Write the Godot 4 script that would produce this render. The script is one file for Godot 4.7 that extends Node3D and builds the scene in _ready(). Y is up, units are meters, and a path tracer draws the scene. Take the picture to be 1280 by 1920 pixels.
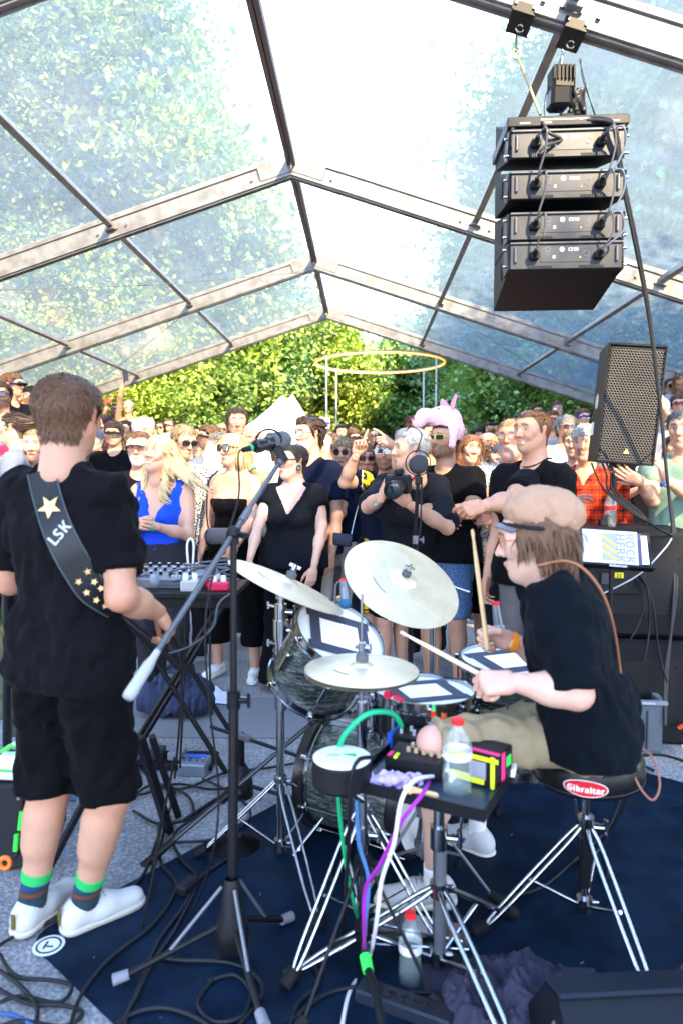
extends Node3D

# ---------------------------------------------------------------- mesh builder
class MB:
	var v := PackedVector3Array()
	var n := PackedVector3Array()
	var u := PackedVector2Array()
	var c := PackedColorArray()
	var i := PackedInt32Array()
	var col := Color.WHITE
	func add(p: Vector3, nn: Vector3, t := Vector2.ZERO) -> int:
		v.append(p); n.append(nn); u.append(t); c.append(col)
		return v.size() - 1
	func tri(a: int, b: int, d: int) -> void:
		var g := (v[d] - v[a]).cross(v[b] - v[a])
		if g.dot(n[a] + n[b] + n[d]) < 0.0:
			i.append(a); i.append(d); i.append(b)
		else:
			i.append(a); i.append(b); i.append(d)
	func quad(a: int, b: int, d: int, e: int) -> void:
		tri(a, b, d); tri(a, d, e)
	func face(p: Array) -> void:
		var g: Vector3 = (p[2] - p[0]).cross(p[1] - p[0]).normalized()
		var k := []
		for q in p:
			k.append(add(q, g))
		for j in range(1, p.size() - 1):
			tri(k[0], k[j], k[j + 1])
	func frame(d: Vector3) -> Basis:
		var z := d.normalized()
		var x := z.cross(Vector3.UP if absf(z.y) < 0.95 else Vector3.RIGHT).normalized()
		return Basis(x, z.cross(x).normalized(), z)
	func cyl(a: Vector3, b: Vector3, ra: float, rb := -1.0, seg := 12, caps := true) -> void:
		if rb < 0.0:
			rb = ra
		var B := frame(b - a)
		var first := v.size()
		for k in seg + 1:
			var w := TAU * k / seg
			var o := B.x * cos(w) + B.y * sin(w)
			add(a + o * ra, o, Vector2(float(k) / seg, 0)); add(b + o * rb, o, Vector2(float(k) / seg, 1))
		for k in seg:
			quad(first + 2 * k, first + 2 * k + 1, first + 2 * k + 3, first + 2 * k + 2)
		if caps:
			for e in 2:
				var r := ra if e == 0 else rb
				if r < 0.0005:
					continue
				var p := a if e == 0 else b
				var nn := -B.z if e == 0 else B.z
				var m := add(p, nn, Vector2(0.5, 0.5))
				for k in seg:
					var w := TAU * k / seg
					add(p + (B.x * cos(w) + B.y * sin(w)) * r, nn, Vector2(0.5 + 0.5 * cos(w), 0.5 + 0.5 * sin(w)))
				for k in seg:
					tri(m, m + 1 + k, m + 1 + (k + 1) % seg)
	func tube(pts: Array, r, seg := 8, closed := false) -> void:
		var m := pts.size()
		if m < 2:
			return
		var t0: Vector3 = (pts[1] - pts[0]).normalized()
		var B := frame(t0)
		var x := B.x
		var first := v.size()
		for k in m:
			var a: Vector3 = pts[k - 1] if k > 0 else (pts[m - 2] if closed else pts[0])
			var b: Vector3 = pts[k + 1] if k < m - 1 else (pts[1] if closed else pts[m - 1])
			var t := (b - a).normalized()
			x = (x - t * x.dot(t)).normalized()
			var y := t.cross(x)
			var rr: float = r if not r is Array else r[k]
			for s in seg + 1:
				var w := TAU * s / seg
				var o := x * cos(w) + y * sin(w)
				add(pts[k] + o * rr, o, Vector2(float(s) / seg, float(k)))
		for k in m - 1:
			for s in seg:
				var q := first + k * (seg + 1) + s
				quad(q, q + 1, q + seg + 2, q + seg + 1)
		if not closed:
			for e in 2:
				var q := first if e == 0 else first + (m - 1) * (seg + 1)
				var nn: Vector3 = -t0 if e == 0 else (pts[m - 1] - pts[m - 2]).normalized()
				var k0 := add(pts[0] if e == 0 else pts[m - 1], nn)
				for s in seg:
					add(v[q + s], nn)
				for s in seg:
					tri(k0, k0 + 1 + s, k0 + 1 + (s + 1) % seg)
	func box(T: Transform3D, size: Vector3, ch := 0.004) -> void:
		var h := size * 0.5
		ch = minf(ch, minf(h.x, minf(h.y, h.z)) * 0.6)
		var P := func(x: float, y: float, z: float) -> Vector3: return T * Vector3(x, y, z)
		for ax in 3:
			var a1 := (ax + 1) % 3
			var a2 := (ax + 2) % 3
			for s in [-1.0, 1.0]:
				var p := []
				for q in [[-1, -1], [1, -1], [1, 1], [-1, 1]]:
					var w := Vector3.ZERO
					w[ax] = s * h[ax]; w[a1] = q[0] * (h[a1] - ch); w[a2] = q[1] * (h[a2] - ch)
					p.append(T * w)
				var nv := Vector3.ZERO
				nv[ax] = s
				nv = (T.basis * nv).normalized()
				var k := []
				var uvs := [Vector2(0, 1), Vector2(1, 1), Vector2(1, 0), Vector2(0, 0)]
				for e in 4:
					k.append(add(p[e], nv, uvs[e]))
				quad(k[0], k[1], k[2], k[3])
		if ch <= 0.0:
			return
		for ax in 3:
			var a1 := (ax + 1) % 3
			var a2 := (ax + 2) % 3
			for s in [-1.0, 1.0]:
				for t in [-1.0, 1.0]:
					var nv := Vector3.ZERO
					nv[a1] = s; nv[a2] = t
					nv = (T.basis * nv).normalized()
					var k := []
					for q in [[-1, 0], [1, 0], [1, 1], [-1, 1]]:
						var w := Vector3.ZERO
						w[ax] = q[0] * (h[ax] - ch)
						w[a1] = s * (h[a1] - (0.0 if q[1] == 0 else ch)); w[a2] = t * (h[a2] - (ch if q[1] == 0 else 0.0))
						k.append(add(T * w, nv))
					quad(k[0], k[1], k[2], k[3])
		for sx in [-1.0, 1.0]:
			for sy in [-1.0, 1.0]:
				for sz in [-1.0, 1.0]:
					var nv: Vector3 = (T.basis * Vector3(sx, sy, sz)).normalized()
					var a := add(T * Vector3(sx * h.x, sy * (h.y - ch), sz * (h.z - ch)), nv)
					var b := add(T * Vector3(sx * (h.x - ch), sy * h.y, sz * (h.z - ch)), nv)
					var d := add(T * Vector3(sx * (h.x - ch), sy * (h.y - ch), sz * h.z), nv)
					tri(a, b, d)
	func ball(T: Transform3D, r: Vector3, seg := 14, v0 := 0.0, v1 := 1.0) -> void:
		var first := v.size()
		var rows := maxi(4, seg / 2)
		for a in rows + 1:
			var th := PI * lerpf(v0, v1, float(a) / rows)
			for b in seg + 1:
				var ph := TAU * b / seg
				var o := Vector3(sin(th) * cos(ph), cos(th), sin(th) * sin(ph))
				add(T * (o * r), (T.basis * (o / r)).normalized(), Vector2(float(b) / seg, float(a) / rows))
		for a in rows:
			for b in seg:
				var q := first + a * (seg + 1) + b
				quad(q, q + 1, q + seg + 2, q + seg + 1)
	func lathe(T: Transform3D, prof: Array, seg := 24, smooth := false) -> void:
		for k in prof.size() - 1:
			var a: Vector2 = prof[k]
			var b: Vector2 = prof[k + 1]
			var d := (b - a).normalized()
			var na := Vector2(d.y, -d.x)
			var nb := na
			if smooth:
				if k > 0:
					var e: Vector2 = (a - prof[k - 1]).normalized()
					na = (na + Vector2(e.y, -e.x)).normalized()
				if k < prof.size() - 2:
					var e: Vector2 = (prof[k + 2] - b).normalized()
					nb = (nb + Vector2(e.y, -e.x)).normalized()
			var first := v.size()
			for s in seg + 1:
				var w := TAU * s / seg
				var cs := cos(w)
				var sn := sin(w)
				add(T * Vector3(cs * a.x, a.y, sn * a.x), (T.basis * Vector3(cs * na.x, na.y, sn * na.x)).normalized(), Vector2(0.5 + cs * a.x, 0.5 + sn * a.x))
				add(T * Vector3(cs * b.x, b.y, sn * b.x), (T.basis * Vector3(cs * nb.x, nb.y, sn * nb.x)).normalized(), Vector2(0.5 + cs * b.x, 0.5 + sn * b.x))
			for s in seg:
				var q := first + 2 * s
				quad(q, q + 1, q + 3, q + 2)
	func prism(T: Transform3D, poly: PackedVector2Array, depth: float) -> void:
		var t := Geometry2D.triangulate_polygon(poly)
		for s in [-0.5, 0.5]:
			var f := v.size()
			var nv: Vector3 = (T.basis * Vector3(0, 0, signf(s))).normalized()
			for p in poly:
				add(T * Vector3(p.x, p.y, s * depth), nv, p)
			for k in range(0, t.size(), 3):
				tri(f + t[k], f + t[k + 1], f + t[k + 2])
		var m := poly.size()
		var flip := -1.0 if Geometry2D.is_polygon_clockwise(poly) else 1.0
		for k in m:
			var a := poly[k]
			var b := poly[(k + 1) % m]
			var d := (b - a).normalized() * flip
			var nv: Vector3 = (T.basis * Vector3(d.y, -d.x, 0)).normalized()
			var q := add(T * Vector3(a.x, a.y, -depth * 0.5), nv)
			add(T * Vector3(b.x, b.y, -depth * 0.5), nv); add(T * Vector3(b.x, b.y, depth * 0.5), nv); add(T * Vector3(a.x, a.y, depth * 0.5), nv)
			quad(q, q + 1, q + 2, q + 3)
	func ring(T: Transform3D, R: float, r: float, seg := 32, rs := 8, sy := 1.0) -> void:
		var p := []
		for k in seg + 1:
			var w := TAU * k / seg
			p.append(T * Vector3(cos(w) * R, 0, sin(w) * R * sy))
		tube(p, r, rs, true)
	func strip(pts: Array, side: Array, w: float, thick := 0.0) -> void:
		# a band through pts whose width runs along side
		for lay in (2 if thick > 0.0 else 1):
			var f := v.size()
			for k in pts.size():
				var t: Vector3 = (pts[mini(k + 1, pts.size() - 1)] - pts[maxi(k - 1, 0)]).normalized()
				var nv: Vector3 = t.cross(side[k]).normalized()
				var o := nv * (thick * 0.5 if lay == 0 else -thick * 0.5)
				if lay == 1:
					nv = -nv
				add(pts[k] + side[k] * w * 0.5 + o, nv, Vector2(0, k)); add(pts[k] - side[k] * w * 0.5 + o, nv, Vector2(1, k))
			for k in pts.size() - 1:
				quad(f + 2 * k, f + 2 * k + 1, f + 2 * k + 3, f + 2 * k + 2)
	func join(a: Array, T: Transform3D, cl: Color) -> void:
		var f := v.size()
		var av: PackedVector3Array = T * (a[0] as PackedVector3Array)
		v.append_array(av)
		var B := Transform3D(T.basis, Vector3.ZERO)
		var an: PackedVector3Array = B * (a[1] as PackedVector3Array)
		n.append_array(an)
		var k := av.size()
		var uu := PackedVector2Array()
		uu.resize(k)
		u.append_array(uu)
		if a.size() > 3:
			c.append_array(a[3])
		else:
			var cc := PackedColorArray()
			cc.resize(k)
			cc.fill(cl)
			c.append_array(cc)
		for q in a[2]:
			i.append(f + q)
	func mesh(colored := false) -> ArrayMesh:
		var a := []
		a.resize(Mesh.ARRAY_MAX)
		a[Mesh.ARRAY_VERTEX] = v; a[Mesh.ARRAY_NORMAL] = n; a[Mesh.ARRAY_TEX_UV] = u; a[Mesh.ARRAY_INDEX] = i
		if colored:
			a[Mesh.ARRAY_COLOR] = c
		var m := ArrayMesh.new()
		if v.size() and i.size():
			m.add_surface_from_arrays(Mesh.PRIMITIVE_TRIANGLES, a)
		return m

# ---------------------------------------------------------------- naming, placing
var used := {}
var cam: Camera3D
var mats := {}

func numbered(s: String) -> String:
	used[s] = used.get(s, -1) + 1
	return s if used[s] == 0 else "%s_%03d" % [s, used[s]]

func tag(o: Node, label: String, category := "", group := "", kind := "") -> Node:
	if label: o.set_meta("label", label)
	if category: o.set_meta("category", category)
	if group: o.set_meta("group", group)
	if kind: o.set_meta("kind", kind)
	return o

func thing(called: String, label: String, category: String, at := Vector3.ZERO, turn := 0.0, group := "") -> Node3D:
	var o := Node3D.new()
	o.name = numbered(called)
	add_child(o)
	o.position = at
	o.rotation.y = turn
	tag(o, label, category, group)
	return o

func obj(called: String, m, mat: Material, parent: Node = null, at := Vector3.ZERO) -> MeshInstance3D:
	var o := MeshInstance3D.new()
	o.mesh = m.mesh() if m is MB else m
	o.material_override = mat
	o.position = at
	if parent == null:
		o.name = numbered(called)
		add_child(o)
	else:
		o.name = called
		parent.add_child(o, true)
	return o

func solo(called: String, m, mat: Material, label: String, category: String, group := "", at := Vector3.ZERO) -> MeshInstance3D:
	var o := obj(called, m, mat, null, at)
	tag(o, label, category, group)
	return o

# the world point seen at a photograph pixel at a distance along the camera axis
func P(px: float, py: float, d: float) -> Vector3:
	return cam.position + cam.basis * Vector3((px - 640.0) / 1280.0 * d, (960.0 - py) / 1280.0 * d, -d)
# the point of the floor under a photograph pixel
func G(px: float, py: float, y := 0.0) -> Vector3:
	var r := cam.basis * Vector3((px - 640.0) / 1280.0, (960.0 - py) / 1280.0, -1.0)
	return cam.position + r * ((y - cam.position.y) / r.y)

func ground_y(x: float, z: float) -> float:
	var f := smoothstep(-3.3, -5.2, z)
	var l := maxf(0.0, -x - 2.0)
	var r := maxf(0.0, x - 1.5)
	l = l - 0.25 * (1.0 - exp(-l * 4.0))
	r = r - 0.25 * (1.0 - exp(-r * 4.0))
	return f * (minf(0.46 * maxf(l, 0.0), 2.3) + minf(0.46 * maxf(r, 0.0), 2.0))

func lin(r: float, g: float, b: float, a := 1.0) -> Color:
	var q := Color(r, g, b).linear_to_srgb()
	return Color(q.r, q.g, q.b, a)

func mat(r: float, g: float, b: float, rough := 0.6, metal := 0.0, extra := {}) -> StandardMaterial3D:
	var key := "%s|%s|%s|%s|%s|%s" % [r, g, b, rough, metal, extra]
	if mats.has(key):
		return mats[key]
	var m := StandardMaterial3D.new()
	m.albedo_color = lin(r, g, b, extra.get("a", 1.0))
	m.roughness = rough
	m.metallic = metal
	if metal < 0.25 and rough > 0.3: m.metallic_specular = 0.33
	for k in extra:
		if k != "a":
			m.set(k, extra[k])
	mats[key] = m
	return m

func noise_tex(freq: float, octaves := 4, seed_ := 1, ramp: Gradient = null, normal := false, strength := 4.0, size := 512, kind := FastNoiseLite.TYPE_SIMPLEX_SMOOTH) -> NoiseTexture2D:
	var f := FastNoiseLite.new()
	f.noise_type = kind
	f.frequency = freq
	f.fractal_octaves = octaves
	f.seed = seed_
	var t := NoiseTexture2D.new()
	t.width = size; t.height = size
	t.seamless = true
	t.noise = f
	if normal:
		t.as_normal_map = true
		t.bump_strength = strength
	elif ramp:
		t.color_ramp = ramp
	return t

func ramp(stops: Array) -> Gradient:
	var g := Gradient.new()
	var o := PackedFloat32Array()
	var c := PackedColorArray()
	for s in stops:
		o.append(s[0]); c.append(s[1])
	g.offsets = o
	g.colors = c
	return g

func spline(p: Array, per := 6, closed := false) -> Array:
	var r := []
	var m := p.size()
	for k in (m if closed else m - 1):
		var a: Vector3 = p[(k - 1 + m) % m] if closed else p[maxi(k - 1, 0)]
		var b: Vector3 = p[k]
		var c: Vector3 = p[(k + 1) % m]
		var d: Vector3 = p[(k + 2) % m] if closed else p[mini(k + 2, m - 1)]
		for s in per:
			r.append(b.cubic_interpolate(c, a, d, float(s) / per))
	r.append(p[0] if closed else p[m - 1])
	return r

func look(at: Vector3, fwd: Vector3, up := Vector3.UP) -> Transform3D:
	# z of the frame points along fwd
	var z := fwd.normalized()
	var x := up.cross(z).normalized()
	return Transform3D(Basis(x, z.cross(x), z), at)

func axis(at: Vector3, up: Vector3, hint := Vector3.BACK) -> Transform3D:
	# y of the frame points along up
	var y := up.normalized()
	var x := y.cross(hint).normalized()
	return Transform3D(Basis(x, y, x.cross(y)), at)

func text_mesh(s: String, height: float, depth := 0.0008, font := "Droid Sans", bold := true) -> TextMesh:
	var t := TextMesh.new()
	var f := SystemFont.new()
	f.font_names = PackedStringArray([font])
	f.font_weight = 700 if bold else 400
	t.font = f
	t.text = s
	t.font_size = 64
	t.pixel_size = height / 64.0 * 1.35
	t.depth = depth
	t.curve_step = 2.0
	return t

func text(parent: Node, called: String, s: String, height: float, m: Material, T: Transform3D, bold := true) -> MeshInstance3D:
	var o := obj(called, text_mesh(s, height, 0.0008, "Droid Sans", bold), m, parent)
	o.transform = T
	return o

const RIDGE_X := -0.68
const HALF := 5.1
const RIDGE_Y := 4.36
const SLOPE := 0.325
const ARCHES := [2.3, -0.65, -3.58, -6.52, -9.43, -12.34]

func setup() -> void:
	cam = Camera3D.new()
	cam.name = "camera"
	add_child(cam)
	cam.position = Vector3(0, 1.5, 0)
	cam.rotation_degrees = Vector3(-3.22, 1.92, 0.0)
	cam.fov = 73.74
	cam.near = 0.05
	cam.far = 600.0
	var at := CameraAttributesPhysical.new()
	at.frustum_focal_length = 23.33
	at.frustum_focus_distance = 4.7
	at.frustum_near = 0.05
	at.frustum_far = 600.0
	at.exposure_aperture = 2.4
	cam.attributes = at
	cam.fov = 73.74
	cam.current = true
	var e := Environment.new()
	e.background_mode = Environment.BG_SKY
	var s := ProceduralSkyMaterial.new()
	s.sky_top_color = Color(0.56, 0.69, 0.90)
	s.sky_horizon_color = Color(0.92, 0.95, 1.0)
	s.sky_curve = 0.22
	s.ground_bottom_color = Color(0.22, 0.24, 0.2)
	s.ground_horizon_color = Color(0.6, 0.63, 0.6)
	s.sky_energy_multiplier = 1.3
	s.sun_angle_max = 25.0
	e.sky = Sky.new()
	e.sky.sky_material = s
	e.tonemap_mode = Environment.TONE_MAPPER_LINEAR
	e.tonemap_exposure = 6.5
	e.sdfgi_enabled = true
	e.ssao_enabled = true
	e.ssil_enabled = true
	var w := WorldEnvironment.new()
	w.name = "world_environment"
	w.environment = e
	add_child(w)
	var sun := DirectionalLight3D.new()
	sun.name = "sun"
	sun.light_energy = 1.6
	sun.light_color = Color(1.0, 0.90, 0.72)
	sun.light_angular_distance = 0.55
	sun.shadow_enabled = true
	add_child(sun)
	sun.look_at_from_position(Vector3(3.5, 6.0, 7.5), Vector3.ZERO)

func asphalt_mat() -> StandardMaterial3D:
	var m := StandardMaterial3D.new()
	var t := noise_tex(0.045, 5, 11, ramp([[0.0, lin(0.13, 0.13, 0.135)], [0.42, lin(0.20, 0.20, 0.207)], [0.62, lin(0.27, 0.268, 0.272)], [1.0, lin(0.44, 0.43, 0.43)]]), false, 0, 1024)
	m.albedo_texture = t
	m.uv1_triplanar = true
	m.uv1_world_triplanar = true
	m.uv1_scale = Vector3(0.9, 0.9, 0.9)
	m.normal_enabled = true
	m.normal_texture = noise_tex(0.09, 3, 5, null, true, 6.0, 1024, FastNoiseLite.TYPE_CELLULAR)
	m.normal_scale = 0.7
	m.roughness = 0.85
	m.detail_enabled = true
	m.detail_blend_mode = BaseMaterial3D.BLEND_MODE_MUL
	m.detail_albedo = noise_tex(0.006, 4, 3, ramp([[0.2, Color(0.86, 0.87, 0.89)], [0.55, Color(1, 1, 1)], [0.8, Color(0.92, 0.92, 0.93)]]), false, 0, 512)
	return m

func terrain() -> void:
	var g := MB.new()
	for q in [Vector3(-150, 0, 60), Vector3(150, 0, 60), Vector3(150, 0, -300), Vector3(-150, 0, -300)]:
		g.add(q, Vector3.UP, Vector2(q.x, q.z))
	g.quad(0, 1, 2, 3)
	var road := obj("ground", g, asphalt_mat())
	tag(road, "worn grey asphalt road running from the band away through the crowd", "", "", "structure")
	# earth banks on both sides of the road
	var fl := FastNoiseLite.new()
	fl.frequency = 0.5
	for side in [-1, 1]:
		var b := MB.new()
		var nx := 40
		var nz := 60
		for j in nz + 1:
			for k in nx + 1:
				var a := float(k) / nx
				var x: float = (-1.9 if side < 0 else 1.4) + side * 38.0 * a * a
				var z := -3.0 - 110.0 * pow(float(j) / nz, 1.7)
				var y := ground_y(x, z) + fl.get_noise_2d(x, z) * 0.06 * smoothstep(0.0, 0.4, a) - 0.012
				b.add(Vector3(x, y, z), Vector3(-side * 0.25, 1, 0).normalized(), Vector2(x, z))
		for j in nz:
			for k in nx:
				var q := j * (nx + 1) + k
				b.quad(q, q + 1, q + nx + 2, q + nx + 1)
		var m := StandardMaterial3D.new()
		m.albedo_texture = noise_tex(0.02, 5, 21 + side, ramp([[0.3, lin(0.05, 0.07, 0.025)], [0.5, lin(0.09, 0.11, 0.04)], [0.7, lin(0.13, 0.1, 0.06)]]))
		m.uv1_triplanar = true
		m.uv1_world_triplanar = true
		m.uv1_scale = Vector3(0.3, 0.3, 0.3)
		m.roughness = 0.95
		var o := obj("hill", b, m)
		tag(o, "earth bank rising on the %s side of the road under the trees" % ("left" if side < 0 else "right"), "", "", "structure")

func roof_y(x: float) -> float:
	return RIDGE_Y - absf(x - RIDGE_X) * SLOPE

func i_beam(b: MB, a: Vector3, c: Vector3, w: float, h: float, grooves := true) -> void:
	# hollow aluminium profile from a to c, h across the slope, w along the tent
	var d := (c - a).normalized()
	var T := Transform3D(Basis(d, d.cross(Vector3.BACK).normalized() * -1.0, Vector3.BACK), (a + c) * 0.5)
	if T.basis.determinant() < 0:
		T.basis.y = -T.basis.y
	var L := a.distance_to(c)
	b.box(T, Vector3(L, h - 0.05, w - 0.03), 0.004)
	for s in [-1.0, 1.0]:
		b.box(T * Transform3D(Basis(), Vector3(0, s * (h * 0.5 - 0.022), 0)), Vector3(L, 0.040, w), 0.004)
		if grooves:
			b.box(T * Transform3D(Basis(), Vector3(0, s * (h * 0.5 + 0.004), w * 0.28)), Vector3(L, 0.014, 0.012), 0.002)
			b.box(T * Transform3D(Basis(), Vector3(0, s * (h * 0.5 + 0.004), -w * 0.28)), Vector3(L, 0.014, 0.012), 0.002)

func film_image(seed_: int) -> ImageTexture:
	var r := RandomNumberGenerator.new()
	r.seed = seed_
	var S := 1024
	var im := Image.create(S, S, false, Image.FORMAT_RGBA8)
	var f := FastNoiseLite.new()
	f.seed = seed_
	f.frequency = 0.006
	f.fractal_octaves = 4
	var small := Image.create(256, 256, false, Image.FORMAT_RGBA8)
	for y in 256:
		for x in 256:
			var a := f.get_noise_2d(x * 9.0, y * 1.6) * 0.5 + 0.5
			var b := f.get_noise_2d(x * 2.0 + 900.0, y * 2.0) * 0.5 + 0.5
			var g := clampf(0.45 + 0.75 * a * b + 0.3 * maxf(0.0, a - 0.5), 0.0, 1.0)
			small.set_pixel(x, y, Color(1, 1, 1, g))
	small.resize(S, S, Image.INTERPOLATE_CUBIC)
	im.blit_rect(small, Rect2i(0, 0, S, S), Vector2i.ZERO)
	for k in 260:
		var p := Vector2(r.randf() * S, r.randf() * S)
		var d := Vector2.from_angle(r.randf_range(-0.5, 0.5) + (PI * 0.5 if r.randf() < 0.5 else 0.0))
		var L := r.randi_range(20, 190)
		var bend := r.randf_range(-0.004, 0.004)
		var al := r.randf_range(0.45, 0.95)
		for q in L:
			d = d.rotated(bend)
			p += d
			var x := int(p.x)
			var y := int(p.y)
			if x >= 0 and y >= 0 and x < S and y < S:
				im.set_pixel(x, y, Color(1, 1, 1, al))
	for k in [0.2, 0.47, 0.74]:
		im.fill_rect(Rect2i(0, int(k * S), S, 3), Color(1, 1, 1, 0.95))
	return ImageTexture.create_from_image(im)

func tent() -> void:
	var alu := mat(0.20, 0.198, 0.195, 0.45, 0.35)
	alu.albedo_texture = noise_tex(0.012, 4, 77, ramp([[0.2, Color(0.86, 0.84, 0.82)], [0.6, Color(1, 1, 1)]]))
	alu.uv1_triplanar = true
	alu.uv1_scale = Vector3(0.8, 0.8, 0.8)
	var brown := mat(0.10, 0.075, 0.08, 0.5, 0.3)
	var bolt_m := mat(0.22, 0.2, 0.17, 0.4, 0.8)
	var t := thing("marquee_tent", "clear roofed marquee with aluminium rafters over the band and front rows", "tent", Vector3(RIDGE_X, 0, -5))
	var off := -t.position
	var rng := RandomNumberGenerator.new()
	rng.seed = 5
	for k in ARCHES.size():
		var z: float = ARCHES[k]
		for s in [-1.0, 1.0]:
			var b := MB.new()
			var ex: float = RIDGE_X + s * HALF
			i_beam(b, Vector3(RIDGE_X + s * 0.02, RIDGE_Y, z), Vector3(ex, roof_y(ex), z), 0.10, 0.20)
			var rafter := obj("rafter", b, alu, t, off)
			for q in 9:
				var x: float = RIDGE_X + s * (0.28 + q * 0.09 + (1.1 if q > 1 else 0.0) + (1.25 if q > 5 else 0.0))
				for zz in ([0.043] if k < 4 else []):
					var bb := MB.new()
					bb.cyl(Vector3(x, roof_y(x) - 0.02, z), Vector3(x, roof_y(x) - 0.02, z + zz * 1.25), 0.013, 0.013, 8)
					obj("bolt", bb, bolt_m, rafter)
			var pb := MB.new()
			i_beam(pb, Vector3(ex, ground_y(ex, z) * 0.0, z), Vector3(ex, roof_y(ex) - 0.02, z), 0.10, 0.20)
			obj("post", pb, alu, t, off)
			var pl := MB.new()
			pl.box(Transform3D(Basis(Vector3.BACK, s * -atan(SLOPE)), Vector3(RIDGE_X + s * 0.16, RIDGE_Y - 0.05, z)), Vector3(0.30, 0.13, 0.112), 0.004)
			obj("ridge_plate", pl, alu, t, off)
	for k in ARCHES.size() - 1:
		var z0: float = ARCHES[k] - 0.05
		var z1: float = ARCHES[k + 1] + 0.05
		var rb := MB.new()
		for dx in [-0.021, 0.021]:
			rb.box(Transform3D(Basis(), Vector3(RIDGE_X + dx, RIDGE_Y + 0.02, (z0 + z1) / 2)), Vector3(0.036, 0.07, absf(z1 - z0)), 0.004)
		rb.box(Transform3D(Basis(), Vector3(RIDGE_X, RIDGE_Y + 0.035, (z0 + z1) / 2)), Vector3(0.015, 0.03, absf(z1 - z0)), 0.002)
		obj("ridge_beam", rb, brown, t, off)
		for s in [-1.0, 1.0]:
			for d in [1.70, 3.40, 5.0]:
				var x: float = RIDGE_X + s * d
				var pb := MB.new()
				pb.box(Transform3D(Basis(Vector3.BACK, s * -atan(SLOPE)), Vector3(x, roof_y(x) + 0.02, (z0 + z1) / 2)), Vector3(0.052, 0.062, absf(z1 - z0)), 0.004)
				for zz in [z0 - 0.02, z1 + 0.02]:
					pb.box(Transform3D(Basis(Vector3.BACK, s * -atan(SLOPE)), Vector3(x, roof_y(x) - 0.025, zz)), Vector3(0.085, 0.02, 0.05), 0.003)
				obj("purlin", pb, alu if d > 1.0 else brown, t, off)
	# glossy clear roof sheets; scratched veils carry haze and blue reflections in their colour
	var pane := StandardMaterial3D.new()
	pane.transparency = BaseMaterial3D.TRANSPARENCY_ALPHA
	pane.albedo_color = Color(1, 1, 1, 0.02)
	pane.roughness = 0.12
	var texs := [film_image(3), film_image(8)]
	var hz := []
	for q in 2:
		var h := StandardMaterial3D.new()
		h.transparency = BaseMaterial3D.TRANSPARENCY_ALPHA
		h.albedo_color = Color(0.58, 0.68, 0.77, HAZE)  # cyan-blue roof reflections mixed into the haze colour
		h.albedo_texture = texs[q]
		h.roughness = 0.55
		h.backlight_enabled = true
		h.backlight = Color(1, 1, 1)
		hz.append(h)
	var fl := FastNoiseLite.new()
	fl.frequency = 0.35
	for k in ARCHES.size() - 1:
		for s in [-1.0, 1.0]:
			var z0: float = ARCHES[k]
			var z1: float = ARCHES[k + 1]
			var b := MB.new()
			var nn := 14
			for a in nn + 1:
				for e in nn + 1:
					var x: float = RIDGE_X + s * (0.01 + HALF * 1.03 * a / nn)
					var z := lerpf(z0, z1, float(e) / nn)
					var w := sin(PI * e / nn)
					var y := roof_y(x) + 0.115 - 0.03 * w + 0.012 * w * fl.get_noise_2d(x * 3.0, z * 3.0 + k * 9.0)
					b.add(Vector3(x, y, z), Vector3(-s * SLOPE * -1.0, 1, 0).normalized(), Vector2(float(e) / nn, float(a) / nn * 1.7))
			for a in nn:
				for e in nn:
					var q := a * (nn + 1) + e
					b.quad(q, q + 1, q + nn + 2, q + nn + 1)
			var sheet := obj("roof_panel", b, pane, t, off)
			for q in 2:
				obj("tinted_haze_film", sheet.mesh, hz[(k + q) % 2], sheet, Vector3(0, 0.006 - 0.011 * q, 0))
	# sagging guy wires under the roof
	for w in [[Vector3(-2.4, 3.72, -9.4), Vector3(-5.4, 2.75, -12.2)], [Vector3(1.05, 3.72, -9.4), Vector3(4.1, 2.75, -12.2)], [Vector3(-4.1, 3.2, -6.4), Vector3(-0.7, 4.2, -9.3)]]:
		var b := MB.new()
		b.tube([w[0], (w[0] + w[1]) * 0.5 + Vector3(0, -0.05, 0), w[1]], 0.004, 5)
		obj("bracing_wire", b, mat(0.1, 0.1, 0.1, 0.5), t, off)

const HAZE := 0.29

# ---------------------------------------------------------------- trees
func spray(r: RandomNumberGenerator, count: int, size: float, spread: float) -> ArrayMesh:
	var b := MB.new()
	for k in count:
		var o := Vector3(r.randfn() * spread, r.randfn() * spread * 0.6, r.randfn() * spread)
		var d := Vector3(r.randfn(), r.randfn() * 0.35 - 0.35, r.randfn()).normalized()
		var s := d.cross(Vector3(r.randfn() * 0.5, 1, r.randfn() * 0.5)).normalized()
		var nv := s.cross(d).normalized()
		var L := size * r.randf_range(0.7, 1.3)
		var a := b.add(o, nv)
		b.add(o + d * L * 0.45 + s * L * 0.32 - nv * L * 0.06, nv); b.add(o + d * L - nv * L * 0.1, nv); b.add(o + d * L * 0.45 - s * L * 0.32 - nv * L * 0.06, nv)
		b.quad(a, a + 1, a + 2, a + 3)
	return b.mesh()

var sprays := []
var leaf_mats := []
var bark: StandardMaterial3D

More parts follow.
